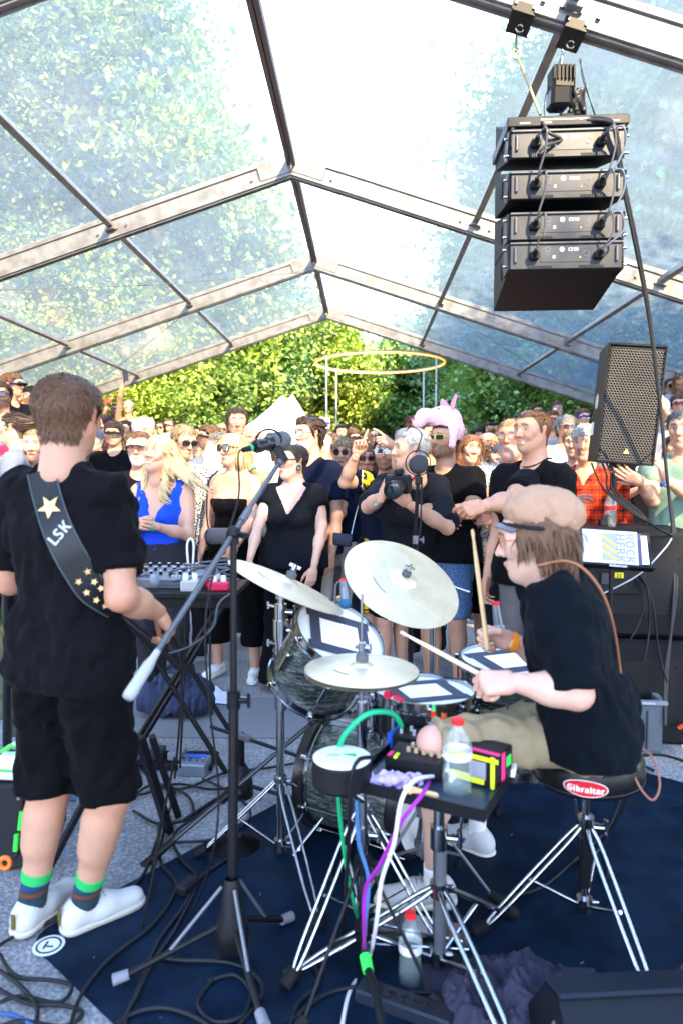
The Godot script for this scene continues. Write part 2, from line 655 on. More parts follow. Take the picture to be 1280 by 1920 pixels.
func tree_kit() -> void:
	var r := RandomNumberGenerator.new()
	r.seed = 4
	sprays = [spray(r, 17, 0.105, 0.2), spray(r, 14, 0.17, 0.26), spray(r, 12, 0.34, 0.42)]
	for q in [[0.27, 0.39, 0.055], [0.18, 0.33, 0.07], [0.10, 0.22, 0.075], [0.21, 0.34, 0.13]]:  # sunlit, shaded and hazy looks put into the leaf colours
		var m := StandardMaterial3D.new()
		m.albedo_color = lin(q[0], q[1], q[2])
		m.vertex_color_use_as_albedo = true
		m.roughness = 0.55
		m.backlight_enabled = true
		m.backlight = Color(0.75, 0.75, 0.75)
		leaf_mats.append(m)
	bark = mat(0.13, 0.10, 0.075, 0.9)
	bark.albedo_texture = noise_tex(0.03, 4, 31, ramp([[0.3, Color(0.5, 0.5, 0.5)], [0.7, Color(1, 1, 1)]]))
	bark.uv1_triplanar = true
	bark.uv1_scale = Vector3(2, 0.5, 2)

func crown(parent: Node3D, r: RandomNumberGenerator, clumps: Array, per: int, which: int, tone: int, wide: float) -> void:
	var mm := MultiMesh.new()
	mm.transform_format = MultiMesh.TRANSFORM_3D
	mm.use_colors = true
	mm.mesh = sprays[which]
	mm.instance_count = clumps.size() * per
	var n := 0
	for cl in clumps:
		var br := r.randf_range(0.65, 1.35)
		var warm := r.randf_range(0.85, 1.2)
		for k in per:
			var o := Vector3(r.randfn(), r.randfn() * 0.55, r.randfn()) * wide
			var B := Basis.from_euler(Vector3(r.randf_range(-0.5, 0.5), r.randf() * TAU, r.randf_range(-0.5, 0.5))).scaled(Vector3.ONE * r.randf_range(0.75, 1.3))
			mm.set_instance_transform(n, Transform3D(B, cl + o))
			var t := br * r.randf_range(0.8, 1.2)
			mm.set_instance_color(n, Color(minf(t * warm * 0.8, 1.0), minf(t * 0.8, 1.0), minf(t * 0.8 / warm, 1.0)))
			n += 1
	var o := MultiMeshInstance3D.new()
	o.name = "crown"
	o.set_meta("kind", "stuff")
	o.multimesh = mm
	o.material_override = leaf_mats[tone]
	parent.add_child(o, true)

func tree(at: Vector3, h: float, rad: float, low: float, tone: int, which: int, nclump: int, per: int, label: String, group: String, called := "tree") -> void:
	var r := RandomNumberGenerator.new()
	r.seed = int(at.x * 131.0 + at.z * 717.0) + 9
	var t := thing(called, label, "tree" if called == "tree" else "bush", at, 0.0, group)
	var b := MB.new()
	var lean := Vector3(r.randf_range(-0.6, 0.6), 0, r.randf_range(-0.6, 0.6)) * h * 0.06
	var r0 := 0.022 * h if called == "tree" else 0.03
	var pts := []
	var rr := []
	for k in 7:
		var a := k / 6.0
		pts.append(Vector3(lean.x * a + sin(a * 5.0 + h) * 0.1, a * h * 0.8 - 0.2, lean.z * a + cos(a * 4.0) * 0.08))
		rr.append(r0 * (1.35 - 1.15 * a) if k > 0 else r0 * 1.7)
	if called == "tree":
		b.tube(pts, rr, 9)
	var clumps := []
	for k in nclump:
		var up := r.randf()
		var y := lerpf(low, h, pow(up, 0.85))
		var prof := sin(PI * clampf(0.12 + 0.83 * up, 0, 1))
		var w := r.randf() * TAU
		var q := rad * prof * sqrt(r.randf_range(0.12, 1.0))
		var p := Vector3(cos(w) * q + lean.x * up, y, sin(w) * q + lean.z * up)
		clumps.append(p)
		if k % 4 == 0 or called != "tree":
			var s0: Vector3 = pts[clampi(int(p.y / h * 5.0), 0, 5)] if called == "tree" else Vector3(r.randf_range(-0.3, 0.3), 0, r.randf_range(-0.3, 0.3))
			b.tube(spline([s0, s0.lerp(p, 0.5) + Vector3(0, 0.12 * q, 0), p], 3), [r0 * 0.42, r0 * 0.36, r0 * 0.3, r0 * 0.24, r0 * 0.18, r0 * 0.12, r0 * 0.06], 5)
	obj("trunk" if called == "tree" else "stem", b, bark, t)
	crown(t, r, clumps, per, which, tone, rad * 0.19)

func trees() -> void:
	tree_kit()
	var r := RandomNumberGenerator.new()
	r.seed = 12
	var words := ["sunlit toned yellow green", "fresh green leafy", "dark green dense", "haze toned pale green"]
	var tones := [0, 1, 2, 3]
	# tall trees beside the tent, then down both sides of the road
	var rows := [
		[-9.0, 0.5, 16.0, 4.0, 1], [-8.2, -5.5, 15.0, 3.8, 1], [-9.4, -11.0, 16.0, 4.2, 0], [-7.6, -17.0, 12.5, 3.8, 0], [-9.2, -22.5, 13.5, 4.4, 0], [-8.0, -29.0, 14.0, 4.4, 0],
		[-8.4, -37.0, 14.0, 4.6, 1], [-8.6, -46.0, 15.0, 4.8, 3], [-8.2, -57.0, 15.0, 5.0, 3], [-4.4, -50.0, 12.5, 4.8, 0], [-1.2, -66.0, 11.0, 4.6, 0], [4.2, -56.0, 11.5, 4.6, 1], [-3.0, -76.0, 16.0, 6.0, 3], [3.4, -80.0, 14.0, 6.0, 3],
		[4.6, 8.6, 10.5, 2.9, 1], [9.8, -1.0, 15.0, 3.6, 1], [8.8, -6.5, 16.0, 3.9, 1], [8.4, -13.0, 15.0, 4.2, 1], [7.4, -19.0, 12.0, 4.0, 1], [8.6, -25.0, 13.0, 4.3, 2], [7.8, -32.0, 13.0, 4.4, 1],  # first is out of view behind the camera, placed to shade the stage
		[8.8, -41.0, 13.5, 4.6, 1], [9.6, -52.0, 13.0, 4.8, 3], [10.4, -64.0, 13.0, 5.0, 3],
		[-15.0, -15.0, 17.0, 5.0, 1], [14.5, -14.0, 17.0, 5.0, 2], [-16.0, -30.0, 17.0, 5.5, 0], [16.0, -30.0, 17.0, 5.5, 2], [-14.0, 3.0, 18.0, 5.0, 1], [15.0, 2.0, 18.0, 5.0, 2]]
	var count_l := 0
	var count_r := 0
	for q in rows:
		if absf(q[0]) > 13.0 and count_l > 3 and q[1] == -15.0:
			count_l = 0
			count_r = 0
		var near: bool = q[1] > -20.0
		var far: bool = q[1] < -34.0
		tree(Vector3(q[0], ground_y(q[0], q[1]) - 0.1, q[1]), q[2], q[3], 1.6 if q[1] < -9.0 else 4.5, q[4], (0 if q[1] > -13.0 else 1) if near else 2, 130 if near else 100, 80 if near else 45,
			"%s tree on the %s bank, %s from the band%s" % [words[q[4]], "left" if q[0] < 0 else "right", ["first", "second", "third", "fourth", "fifth", "sixth", "seventh", "eighth", "ninth", "tenth", "eleventh", "twelfth"][count_l if q[0] < 0 else count_r], " in the rear row" if absf(q[0]) > 13.0 else ""],
			"trees along the road")
		if q[0] < 0: count_l += 1
		else: count_r += 1
	var bi := 0
	for q in [[-5.9, -15.6, 3.6, 1.6, 0], [-7.4, -14.0, 4.6, 1.8, 0], [-6.4, -18.0, 4.0, 1.6, 0], [-7.6, -20.5, 5.2, 2.2, 0], [-6.6, -25.0, 4.4, 1.9, 1], [-6.8, -30.0, 5.0, 2.2, 1], [5.2, -15.5, 3.6, 1.7, 1], [6.4, -13.8, 4.4, 1.8, 1], [5.0, -19.5, 4.0, 1.8, 1], [5.6, -24.0, 4.6, 2.0, 0], [5.4, -29.0, 4.6, 2.2, 1]]:
		tree(Vector3(q[0], ground_y(q[0], q[1]) - 0.05, q[1]), q[2], q[3], 0.25, q[4], 0 if q[1] > -17 else 1, 50, 60, "%s bush on the %s bank, %s from the marquee" % [words[q[4]], "left" if q[0] < 0 else "right", ["nearest", "second", "third", "fourth", "fifth", "farthest"][bi % 6]], "bushes along the banks", "bush")
		bi += 1

# ---------------------------------------------------------------- far things
func background() -> void:
	for q in [[712.0, 682.0, 27.0, 120.0], [700.0, 780.0, 68.0, 45.0], [712.0, 812.0, 100.0, 28.0]]:
		var d: float = q[2]
		var c := P(q[0], q[1], d)
		var R: float = q[3] * d / 1280.0
		var t := thing("ring_lamp", "%s glowing ring lamp held on slim poles above the road" % ("nearest large" if d < 30 else ("second smaller" if d < 80 else "farthest small")), "lamp", Vector3(c.x, 0, c.z), 0.0, "ring lamps over the road")
		var b := MB.new()
		b.ring(Transform3D(Basis(), Vector3(0, c.y, 0)), R, 0.036, 64, 8)
		var m := mat(1, 0.85, 0.5, 0.4, 0.0, {"emission_enabled": true})
		m.emission = Color(1.0, 0.62, 0.16)
		m.emission_energy_multiplier = 0.32
		obj("light_tube", b, m, t)
		var h := MB.new()
		h.ring(Transform3D(Basis(), Vector3(0, c.y + 0.06, 0)), R, 0.026, 64, 6)
		obj("ring_rail", h, mat(0.36, 0.24, 0.10, 0.5, 0.3), t)
		for a in [2.5, 2.36, 0.62, 0.74]:
			var p := MB.new()
			var x := cos(a + (0.0 if a > 1.0 else 0.0)) * R
			var z: float = sin(a) * R * (1.0 if a in [2.5, 0.62] else -1.0)
			p.cyl(Vector3(x, 0, z), Vector3(x, c.y + 0.07, z), 0.036, 0.036, 10)
			obj("pole", p, mat(0.62, 0.63, 0.65, 0.5, 0.3), t)
	# pagoda tents
	var white := mat(0.80, 0.80, 0.78, 0.7, 0.0, {"backlight_enabled": true})
	white.backlight = Color(0.5, 0.5, 0.5)
	var idx := 0
	for q in [[530.0, 742.0, 22.0, 2.6], [548.0, 740.0, 27.0, 2.6]]:
		var top := P(q[0], q[1], q[2])
		var t := thing("pavilion_tent", "white pointed pavilion tent %s" % ["behind the crowd left of the ring lamp", "half hidden behind the nearer pavilion"][idx], "tent", Vector3(top.x, 0, top.z))
		var b := MB.new()
		var H: float = top.y
		var w: float = q[3]
		var eave := 2.25
		for s in 4:
			var first := b.v.size()
			for k in 9:
				var a := k / 8.0
				var y := H - (H - eave) * (1.0 - pow(1.0 - a, 1.9))
				var half := w * a + 0.02
				var B := Basis(Vector3.UP, s * PI / 2)
				for e in [-1.0, 1.0]:
					b.add(B * Vector3(e * half, y, half), B * Vector3(0, 0.7, 0.7), Vector2(e, a))
			for k in 8:
				var z := first + 2 * k
				b.quad(z, z + 1, z + 3, z + 2)
			var B2 := Basis(Vector3.UP, s * PI / 2)
			b.face([B2 * Vector3(-w - 0.02, eave, w + 0.02), B2 * Vector3(w + 0.02, eave, w + 0.02), B2 * Vector3(w + 0.02, eave - 0.3, w + 0.02), B2 * Vector3(-w - 0.02, eave - 0.3, w + 0.02)])
		obj("canopy", b, white, t)
		for s in [Vector2(-1, -1), Vector2(1, -1), Vector2(-1, 1), Vector2(1, 1)]:
			var p := MB.new()
			p.cyl(Vector3(s.x * w, 0, s.y * w), Vector3(s.x * w, eave - 0.02, s.y * w), 0.04)
			obj("pole", p, mat(0.6, 0.6, 0.6, 0.4, 0.6), t)
		idx += 1
	# sign with an H
	var c := P(608, 800, 19.0)
	var t := thing("sign", "narrow white sign with a violet letter H on a post", "sign", Vector3(c.x, 0, c.z), 0.5)
	var b := MB.new()
	b.box(Transform3D(Basis(), Vector3(0, c.y - 0.05, 0)), Vector3(0.34, 0.62, 0.03), 0.004)
	obj("board", b, mat(0.78, 0.77, 0.8, 0.6), t)
	text(t, "letter", "H", 0.34, mat(0.12, 0.08, 0.3, 0.6), Transform3D(Basis(Vector3.BACK, PI / 2), Vector3(0, c.y, 0.018)))
	var p := MB.new()
	p.cyl(Vector3(0, 0, 0), Vector3(0, c.y - 0.36, 0), 0.03)
	obj("post", p, mat(0.5, 0.5, 0.5, 0.5, 0.5), t)
	# lamp post on the right
	var lp := G(889, 900)
	lp = P(889, 888, 24.0)
	t = thing("lamp_post", "slim grey pole standing among the trees on the right bank", "pole", Vector3(lp.x, ground_y(lp.x, lp.z), lp.z))
	b = MB.new()
	b.cyl(Vector3.ZERO, Vector3(0, 4.4, 0), 0.06, 0.045, 10)
	obj("shaft", b, mat(0.35, 0.38, 0.36, 0.6, 0.2), t)
	b = MB.new()
	b.lathe(Transform3D(Basis(), Vector3(0, 4.4, 0)), [Vector2(0.06, 0), Vector2(0.16, 0.08), Vector2(0.16, 0.2), Vector2(0, 0.26)], 16)
	obj("lamp_head", b, mat(0.3, 0.32, 0.32, 0.5, 0.3), t)


# ---------------------------------------------------------------- distance fields, meshed as surface nets
# element: [type, a, b, ra, rb, k, F, s]   type 0 capsule, 1 capsule with a flat end at b, 2 carved capsule, 3 cut (keeps what lies behind plane a with normal b), 4 carved V
func cap(a: Vector3, b: Vector3, ra: float, rb: float, k := 0.03, F := Vector3.ZERO, s := 1.0, type := 0) -> Array:
	return [type, a, b, ra, rb, k, F, s]

func roughen(g: PackedFloat32Array, lo: Vector3, cell: float, nx: int, ny: int, nz: int, amp: float, freq: Vector3, sd: int) -> void:
	var f := FastNoiseLite.new()
	f.seed = sd
	f.noise_type = FastNoiseLite.TYPE_SIMPLEX
	f.frequency = 1.0
	f.fractal_octaves = 2
	var lim := 3.3 * cell + absf(amp)
	for k in nz:
		for j in ny:
			var at := nx * (j + ny * k)
			for i in nx:
				var d := g[at]
				if d < lim and d > -lim:
					var q := f.get_noise_3d((lo.x + i * cell) * freq.x, (lo.y + j * cell) * freq.y, (lo.z + k * cell) * freq.z)
					g[at] = d + amp * (1.0 - 2.2 * absf(q)) if amp > 0.0 else d - amp * q
				at += 1

func sdf(el: Array, cell: float, amp: float, freq: Vector3, sd: int) -> Array:
	var lo := Vector3.ONE * 1e9
	var hi := -lo
	for e in el:
		if e[0] < 2:
			var r: float = maxf(e[3], e[4])
			lo = lo.min((e[1] as Vector3) - Vector3.ONE * r).min((e[2] as Vector3) - Vector3.ONE * r)
			hi = hi.max((e[1] as Vector3) + Vector3.ONE * r).max((e[2] as Vector3) + Vector3.ONE * r)
	var pad := 3.5 * cell + absf(amp)
	lo -= Vector3.ONE * pad
	hi += Vector3.ONE * pad
	var nx := int((hi.x - lo.x) / cell) + 2
	var ny := int((hi.y - lo.y) / cell) + 2
	var nz := int((hi.z - lo.z) / cell) + 2
	var g := PackedFloat32Array()
	g.resize(nx * ny * nz)
	g.fill(1.0)
	var order := []
	for e in el:
		if e[0] < 2: order.append(e)
	order.append(null)
	for e in el:
		if e[0] >= 2: order.append(e)
	for e in order:
		if e == null:
			if amp != 0.0: roughen(g, lo, cell, nx, ny, nz, amp, freq, sd)
			continue
		var type: int = e[0]
		var a: Vector3 = e[1]
		var b: Vector3 = e[2]
		var ra: float = e[3]
		var rb: float = e[4]
		var kk: float = e[5]
		var F: Vector3 = e[6]
		var s: float = e[7]
		var i0 := 0
		var j0 := 0
		var k0 := 0
		var i1 := nx - 1
		var j1 := ny - 1
		var k1 := nz - 1
		if type < 3:
			var r := maxf(ra, rb) + maxf(kk, 3.4 * cell)
			var l := a.min(b) - Vector3.ONE * r - lo
			var h := a.max(b) + Vector3.ONE * r - lo
			i0 = maxi(0, int(l.x / cell)); j0 = maxi(0, int(l.y / cell)); k0 = maxi(0, int(l.z / cell))
			i1 = mini(i1, int(h.x / cell) + 1); j1 = mini(j1, int(h.y / cell) + 1); k1 = mini(k1, int(h.z / cell) + 1)
		var flat := s != 1.0
		var ab := b - a
		if flat and type != 4:
			ab += F * (F.dot(ab) * (s - 1.0))
		var L2 := maxf(ab.length_squared(), 1e-9)
		var L := sqrt(L2)
		for k in range(k0, k1 + 1):
			for j in range(j0, j1 + 1):
				var at := i0 + nx * (j + ny * k)
				var p := lo + Vector3(i0, j, k) * cell
				for i in range(i0, i1 + 1):
					var q := p - a
					var d: float
					if type == 3:
						d = q.dot(b)
						if d > g[at]:
							g[at] = d
					elif type == 4:
						d = (absf(q.dot(b)) * ra - q.y) / sqrt(1.0 + ra * ra)
						d = maxf(d, s - q.dot(F))
						if -d > g[at]:
							g[at] = -d
					else:
						if flat:
							q += F * (F.dot(q) * (s - 1.0))
						var t := q.dot(ab) / L2
						if type == 1 and t > 1.0:
							var rad := (q - ab * t).length()
							d = maxf(rad - rb, (t - 1.0) * L)
						else:
							t = clampf(t, 0.0, 1.0)
							d = (q - ab * t).length() - lerpf(ra, rb, t)
						var o := g[at]
						if type == 2:
							var hh := maxf(kk - absf(o + d), 0.0)
							g[at] = maxf(o, -d) + (hh * hh / kk * 0.25 if kk > 0.0 else 0.0)
						else:
							var hh := maxf(kk - absf(o - d), 0.0)
							g[at] = minf(o, d) - (hh * hh / kk * 0.25 if kk > 0.0 else 0.0)
					at += 1
					p.x += cell
	var ix := PackedInt32Array()
	ix.resize(nx * ny * nz)
	ix.fill(-1)
	var V := PackedVector3Array()
	var sx := 1
	var sy := nx
	var sz := nx * ny
	var lim2 := 3.3 * cell
	for k in nz - 1:
		for j in ny - 1:
			var at := nx * (j + ny * k)
			for i in nx - 1:
				var v0 := g[at]
				if v0 < lim2 and v0 > -lim2:
					var v1 := g[at + sx]
					var v2 := g[at + sy]
					var v3 := g[at + sx + sy]
					var v4 := g[at + sz]
					var v5 := g[at + sx + sz]
					var v6 := g[at + sy + sz]
					var v7 := g[at + sx + sy + sz]
					var m := int(v0 < 0.0) + int(v1 < 0.0) + int(v2 < 0.0) + int(v3 < 0.0) + int(v4 < 0.0) + int(v5 < 0.0) + int(v6 < 0.0) + int(v7 < 0.0)
					if m > 0 and m < 8:
						var c := Vector3.ZERO
						var w := 0.0
						if (v0 < 0.0) != (v1 < 0.0): c += Vector3(v0 / (v0 - v1), 0, 0); w += 1.0
						if (v2 < 0.0) != (v3 < 0.0): c += Vector3(v2 / (v2 - v3), 1, 0); w += 1.0
						if (v4 < 0.0) != (v5 < 0.0): c += Vector3(v4 / (v4 - v5), 0, 1); w += 1.0
						if (v6 < 0.0) != (v7 < 0.0): c += Vector3(v6 / (v6 - v7), 1, 1); w += 1.0
						if (v0 < 0.0) != (v2 < 0.0): c += Vector3(0, v0 / (v0 - v2), 0); w += 1.0
						if (v1 < 0.0) != (v3 < 0.0): c += Vector3(1, v1 / (v1 - v3), 0); w += 1.0
						if (v4 < 0.0) != (v6 < 0.0): c += Vector3(0, v4 / (v4 - v6), 1); w += 1.0
						if (v5 < 0.0) != (v7 < 0.0): c += Vector3(1, v5 / (v5 - v7), 1); w += 1.0
						if (v0 < 0.0) != (v4 < 0.0): c += Vector3(0, 0, v0 / (v0 - v4)); w += 1.0
						if (v1 < 0.0) != (v5 < 0.0): c += Vector3(1, 0, v1 / (v1 - v5)); w += 1.0
						if (v2 < 0.0) != (v6 < 0.0): c += Vector3(0, 1, v2 / (v2 - v6)); w += 1.0
						if (v3 < 0.0) != (v7 < 0.0): c += Vector3(1, 1, v3 / (v3 - v7)); w += 1.0
						ix[at] = V.size()
						V.append(lo + (Vector3(i, j, k) + c / w) * cell)
				at += 1
	var I := PackedInt32Array()
	for k in range(1, nz - 1):
		for j in range(1, ny - 1):
			var at := 1 + nx * (j + ny * k)
			for i in range(1, nx - 1):
				if ix[at] >= 0:
					var ins := g[at] < 0.0
					if ins != (g[at + sx] < 0.0):
						var q0 := ix[at]
						var q1 := ix[at - sy]
						var q2 := ix[at - sy - sz]
						var q3 := ix[at - sz]
						if q1 >= 0 and q2 >= 0 and q3 >= 0:
							if ins: I.append_array([q0, q2, q1, q0, q3, q2])
							else: I.append_array([q0, q1, q2, q0, q2, q3])
					if ins != (g[at + sy] < 0.0):
						var q0 := ix[at]
						var q1 := ix[at - sz]
						var q2 := ix[at - sz - sx]
						var q3 := ix[at - sx]
						if q1 >= 0 and q2 >= 0 and q3 >= 0:
							if ins: I.append_array([q0, q2, q1, q0, q3, q2])
							else: I.append_array([q0, q1, q2, q0, q2, q3])
					if ins != (g[at + sz] < 0.0):
						var q0 := ix[at]
						var q1 := ix[at - sx]
						var q2 := ix[at - sx - sy]
						var q3 := ix[at - sy]
						if q1 >= 0 and q2 >= 0 and q3 >= 0:
							if ins: I.append_array([q0, q2, q1, q0, q3, q2])
							else: I.append_array([q0, q1, q2, q0, q2, q3])
				at += 1
	var N := PackedVector3Array()
	N.resize(V.size())
	for k in range(0, I.size(), 3):
		var a := V[I[k]]
		var nn := (V[I[k + 2]] - a).cross(V[I[k + 1]] - a)
		N[I[k]] += nn
		N[I[k + 1]] += nn
		N[I[k + 2]] += nn
	for k in N.size():
		N[k] = N[k].normalized()
	return [V, N, I]

var jobs := []
var done := []
func job(el: Array, cell: float, amp := 0.0, freq := Vector3.ONE, sd := 0) -> int:
	jobs.append([el, cell, amp, freq, sd])
	return jobs.size() - 1
func run_job(k: int) -> void:
	var q: Array = jobs[k]
	done[k] = sdf(q[0], q[1], q[2], q[3], q[4])
func run_jobs() -> void:
	done.resize(jobs.size())
	var id := WorkerThreadPool.add_group_task(run_job, jobs.size(), 4, true)
	WorkerThreadPool.wait_for_group_task_completion(id)

func arr_mesh(a: Array) -> ArrayMesh:
	var m := []
	m.resize(Mesh.ARRAY_MAX)
	m[Mesh.ARRAY_VERTEX] = a[0]; m[Mesh.ARRAY_NORMAL] = a[1]; m[Mesh.ARRAY_INDEX] = a[2]
	var r := ArrayMesh.new()
	if a[0].size():
		r.add_surface_from_arrays(Mesh.PRIMITIVE_TRIANGLES, m)
	return r

# ---------------------------------------------------------------- heads (origin between the ears, looking along +z)
var HEADS := {}
func head_elems(w: float, jaw: float, nose: float, smile: float, female: bool, neck: float, open := 0.0) -> Array:
	var e := []
	e.append(cap(Vector3(0, .028, -.036), Vector3(0, .030, .020), .078 * w, .076 * w, .03))
	e.append(cap(Vector3(0, -.005, .030), Vector3(0, -.058, .040), .056 * w, .046 * jaw, .04))
	for s in [-1.0, 1.0]:
		e.append(cap(Vector3(s * .046 * jaw, -.048, -.002), Vector3(s * .018 * jaw, -.094, .058), .028, .019, .032))
		e.append(cap(Vector3(s * .042 * w, -.012, .060), Vector3(s * .036 * w, -.022, .066), .022, .019, .025))
		e.append(cap(Vector3(s * .012, .031, .086), Vector3(s * .042, .028, .072), .013 if female else .0145, .011, .018))
	e.append(cap(Vector3(0, -.098, .066), Vector3(0, -.100, .062), .020 * jaw, .018, .02))
	for s in [-1.0, 1.0]:
		e.append([2, Vector3(s * .032, .008, .104), Vector3(s * .034, .007, .104), .017, .017, .014, Vector3.ZERO, 1.0])
		e.append(cap(Vector3(s * .032, .008, .0775), Vector3(s * .0325, .008, .0775), .0125, .0125, .003))
		e.append(cap(Vector3(s * .020, .0165, .0865), Vector3(s * .043, .0145, .0795), .0045, .004, .004))
		e.append(cap(Vector3(s * .078 * w, .014, -.008), Vector3(s * .075 * w, -.026, .0), .020, .010, .006, Vector3.RIGHT, 1.9))
	e.append(cap(Vector3(0, .018, .088), Vector3(0, -.028, .088 + .024 * nose), .0075, .0105 * nose, .014))
	for s in [-1.0, 1.0]:
		e.append(cap(Vector3(s * .011, -.031, .098), Vector3(s * .010, -.033, .096), .0085, .008, .008))
	e.append(cap(Vector3(-.024 - .006 * smile, -.062 + .006 * smile, .083), Vector3(0, -.0625, .0935), .004, .0065, .006))
	e.append(cap(Vector3(.024 + .006 * smile, -.062 + .006 * smile, .083), Vector3(0, -.0625, .0935), .004, .0065, .006))
	e.append(cap(Vector3(-.016, -.0735 - open, .087), Vector3(.016, -.0735 - open, .087), .0065, .0065, .007))
	if smile > 0.5 or open > 0.0:
		e.append([2, Vector3(-.017, -.0675 - open * .5, .098), Vector3(.017, -.0675 - open * .5, .098), .0055 + open, .0055 + open, .003, Vector3.ZERO, 1.0])
		for s in [-1.0, 1.0]:
			e.append(cap(Vector3(s * .040, -.034, .072), Vector3(s * .034, -.026, .078), .014, .014, .018))
	e.append(cap(Vector3(0, -.05, -.030), Vector3(0, -.19, -.048), .056 * neck, .060 * neck, .035))
	e.append(cap(Vector3(0, -.075, .02), Vector3(0, -.16, -.01), .030, .034, .05))
	return e

func head_kit() -> void:
	var k := {"m": [1.0, 1.0, 1.0, 0.0, false, 1.0, 0.0], "wide": [1.04, 1.12, 1.1, 0.2, false, 1.08, 0.0], "smile": [1.0, 1.05, 1.05, 1.0, false, 1.03, 0.0], "thin": [0.96, 0.9, 1.1, 0.0, false, 0.95, 0.0],
		"f": [0.96, 0.86, 0.85, 0.1, true, 0.80, 0.0], "fsmile": [0.97, 0.88, 0.85, 1.0, true, 0.80, 0.0], "fround": [1.0, 0.96, 0.9, 0.0, true, 0.84, 0.0], "talk": [1.0, 0.98, 1.0, 0.2, false, 1.0, 0.006]}
	for q in k:
		var v: Array = k[q]
		var he := head_elems(v[0], v[1], v[2], v[3], v[4], v[5], v[6])
		HEADS[q] = {"job": job(he, 0.0042), "far": job(he, 0.0075), "smile": v[3], "female": v[4], "w": v[0], "open": v[6]}

# how far inside the scalp a point of the head lies (positive: hair grows)
func scalp(p: Vector3, line := 0.0) -> float:
	var l: float
	var z := p.z
	if z > .06: l = .070
	elif z > .035: l = lerpf(.030, .070, (z - .035) / .025)
	elif z > .012: l = lerpf(-.015, .030, (z - .012) / .023)
	elif z > -.012: l = lerpf(.030, -.015, (z + .012) / .024) if absf(p.x) > .069 else -.015
	elif z > -.05: l = lerpf(-.060, .020, (z + .05) / .038)
	else: l = -.085
	if absf(p.x) > .083 and p.y < .03: return -1.0
	return p.y - l - line

func head_colors(V: PackedVector3Array, H: Dictionary, skin: Color, o: Dictionary, seed_: int) -> PackedColorArray:
	var r := PackedColorArray()
	r.resize(V.size())
	var hair: Color = o.get("hairc", Color(.03, .02, .015))
	var beard: float = o.get("beard", 0.0)
	var bc: Color = o.get("beardc", hair)
	var mous: float = o.get("moustache", beard)
	var female: bool = H.female
	var lip := Color(.42, .12, .10) if female else Color(skin.r * .80, skin.g * .58, skin.b * .55)
	lip = o.get("lip", lip)
	var red := Color(minf(skin.r * 1.06, 1.0), skin.g * .80, skin.b * .75)
	var brow := hair.lerp(Color(.05, .035, .025), 0.5)
	var f := FastNoiseLite.new()
	f.seed = seed_
	f.frequency = 90.0
	for k in V.size():
		var p := V[k]
		var c := skin
		var ax := absf(p.x)
		if p.y < -0.015 and p.y > -.13 and p.z > -.02 and beard > 0.0 or mous > 0.0 and p.z > .06 and p.y < -.035:
			var line := -.040 if p.z > .045 and ax > .03 else (-.048 if p.z > .05 else -.02)
			var inb := smoothstep(line + .006, line - .012, p.y) * beard
			if p.z > .068 and ax < .028 and p.y > -.082:
				inb = smoothstep(-.041, -.047, p.y) * mous
			if p.y < -.108 - .03 * (p.z - .05) and p.z < .06: inb *= smoothstep(-.135, -.105, p.y)
			inb *= clampf(0.75 + f.get_noise_3dv(p) * 0.8, 0.0, 1.0)
			c = c.lerp(bc, clampf(inb, 0.0, 1.0))
		if p.z > .05 and p.y > -.035 and p.y < -.0 and ax > .02:
			c = c.lerp(red, 0.25)
		if p.z > .098 and ax < .018 and p.y < -.01:
			c = c.lerp(red, 0.4)
		if ax > .074: c = c.lerp(red, 0.7)
		if p.z > .072:
			var lx: float = ax / (.0245 + .006 * H.smile)
			var ly: float = (p.y + .067 + H.open * .5 - .005 * H.smile * lx * lx) / (.0095 + H.open)
			if lx * lx + ly * ly < 1.0:
				c = c.lerp(lip, 0.8)
				if (H.smile > 0.5 or H.open > 0.0) and absf(ly) < .36 and lx < .78:
					c = Color(.62, .58, .52) if H.open == 0.0 else Color(.20, .05, .045)
		if p.z > .055:
			var by := .0325 - maxf(0.0, ax - .034) * .45
			if absf(p.y - by) < (.0042 if female else .0055) and ax > .013 and ax < .05:
				c = c.lerp(brow, 0.85)
			var ex := ax - .0322
			var ey := p.y - .0075
			if absf(ex) < .0135 and ey * ey * 4.2 + ex * ex < .000155 and p.z > .066:
				c = Color(.50, .47, .44)
				if ex * ex + ey * ey < .000036: c = Color(.07, .05, .035)
			elif absf(ex) < .0165 and ey * ey * 3.0 + ex * ex < .00027 and p.z > .066:
				c = c.lerp(Color(skin.r * .45, skin.g * .32, skin.b * .28) if not female else Color(.09, .055, .045), 0.75)
		if beard == 0.0 and not female and p.y < -.045 and p.z > .02 and o.get("stubble", 0.25) > 0.0:
			c = c.lerp(Color(skin.r * .55, skin.g * .52, skin.b * .52), o.get("stubble", 0.25) * smoothstep(-.04, -.06, p.y) * smoothstep(-.13, -.10, p.y))
		if scalp(p) > 0.0 and o.get("stain", 0.0) > 0.0:
			c = c.lerp(hair, o.get("stain", 0.0) * smoothstep(0.0, .008, scalp(p, -.004)))
		r[k] = c
	return r

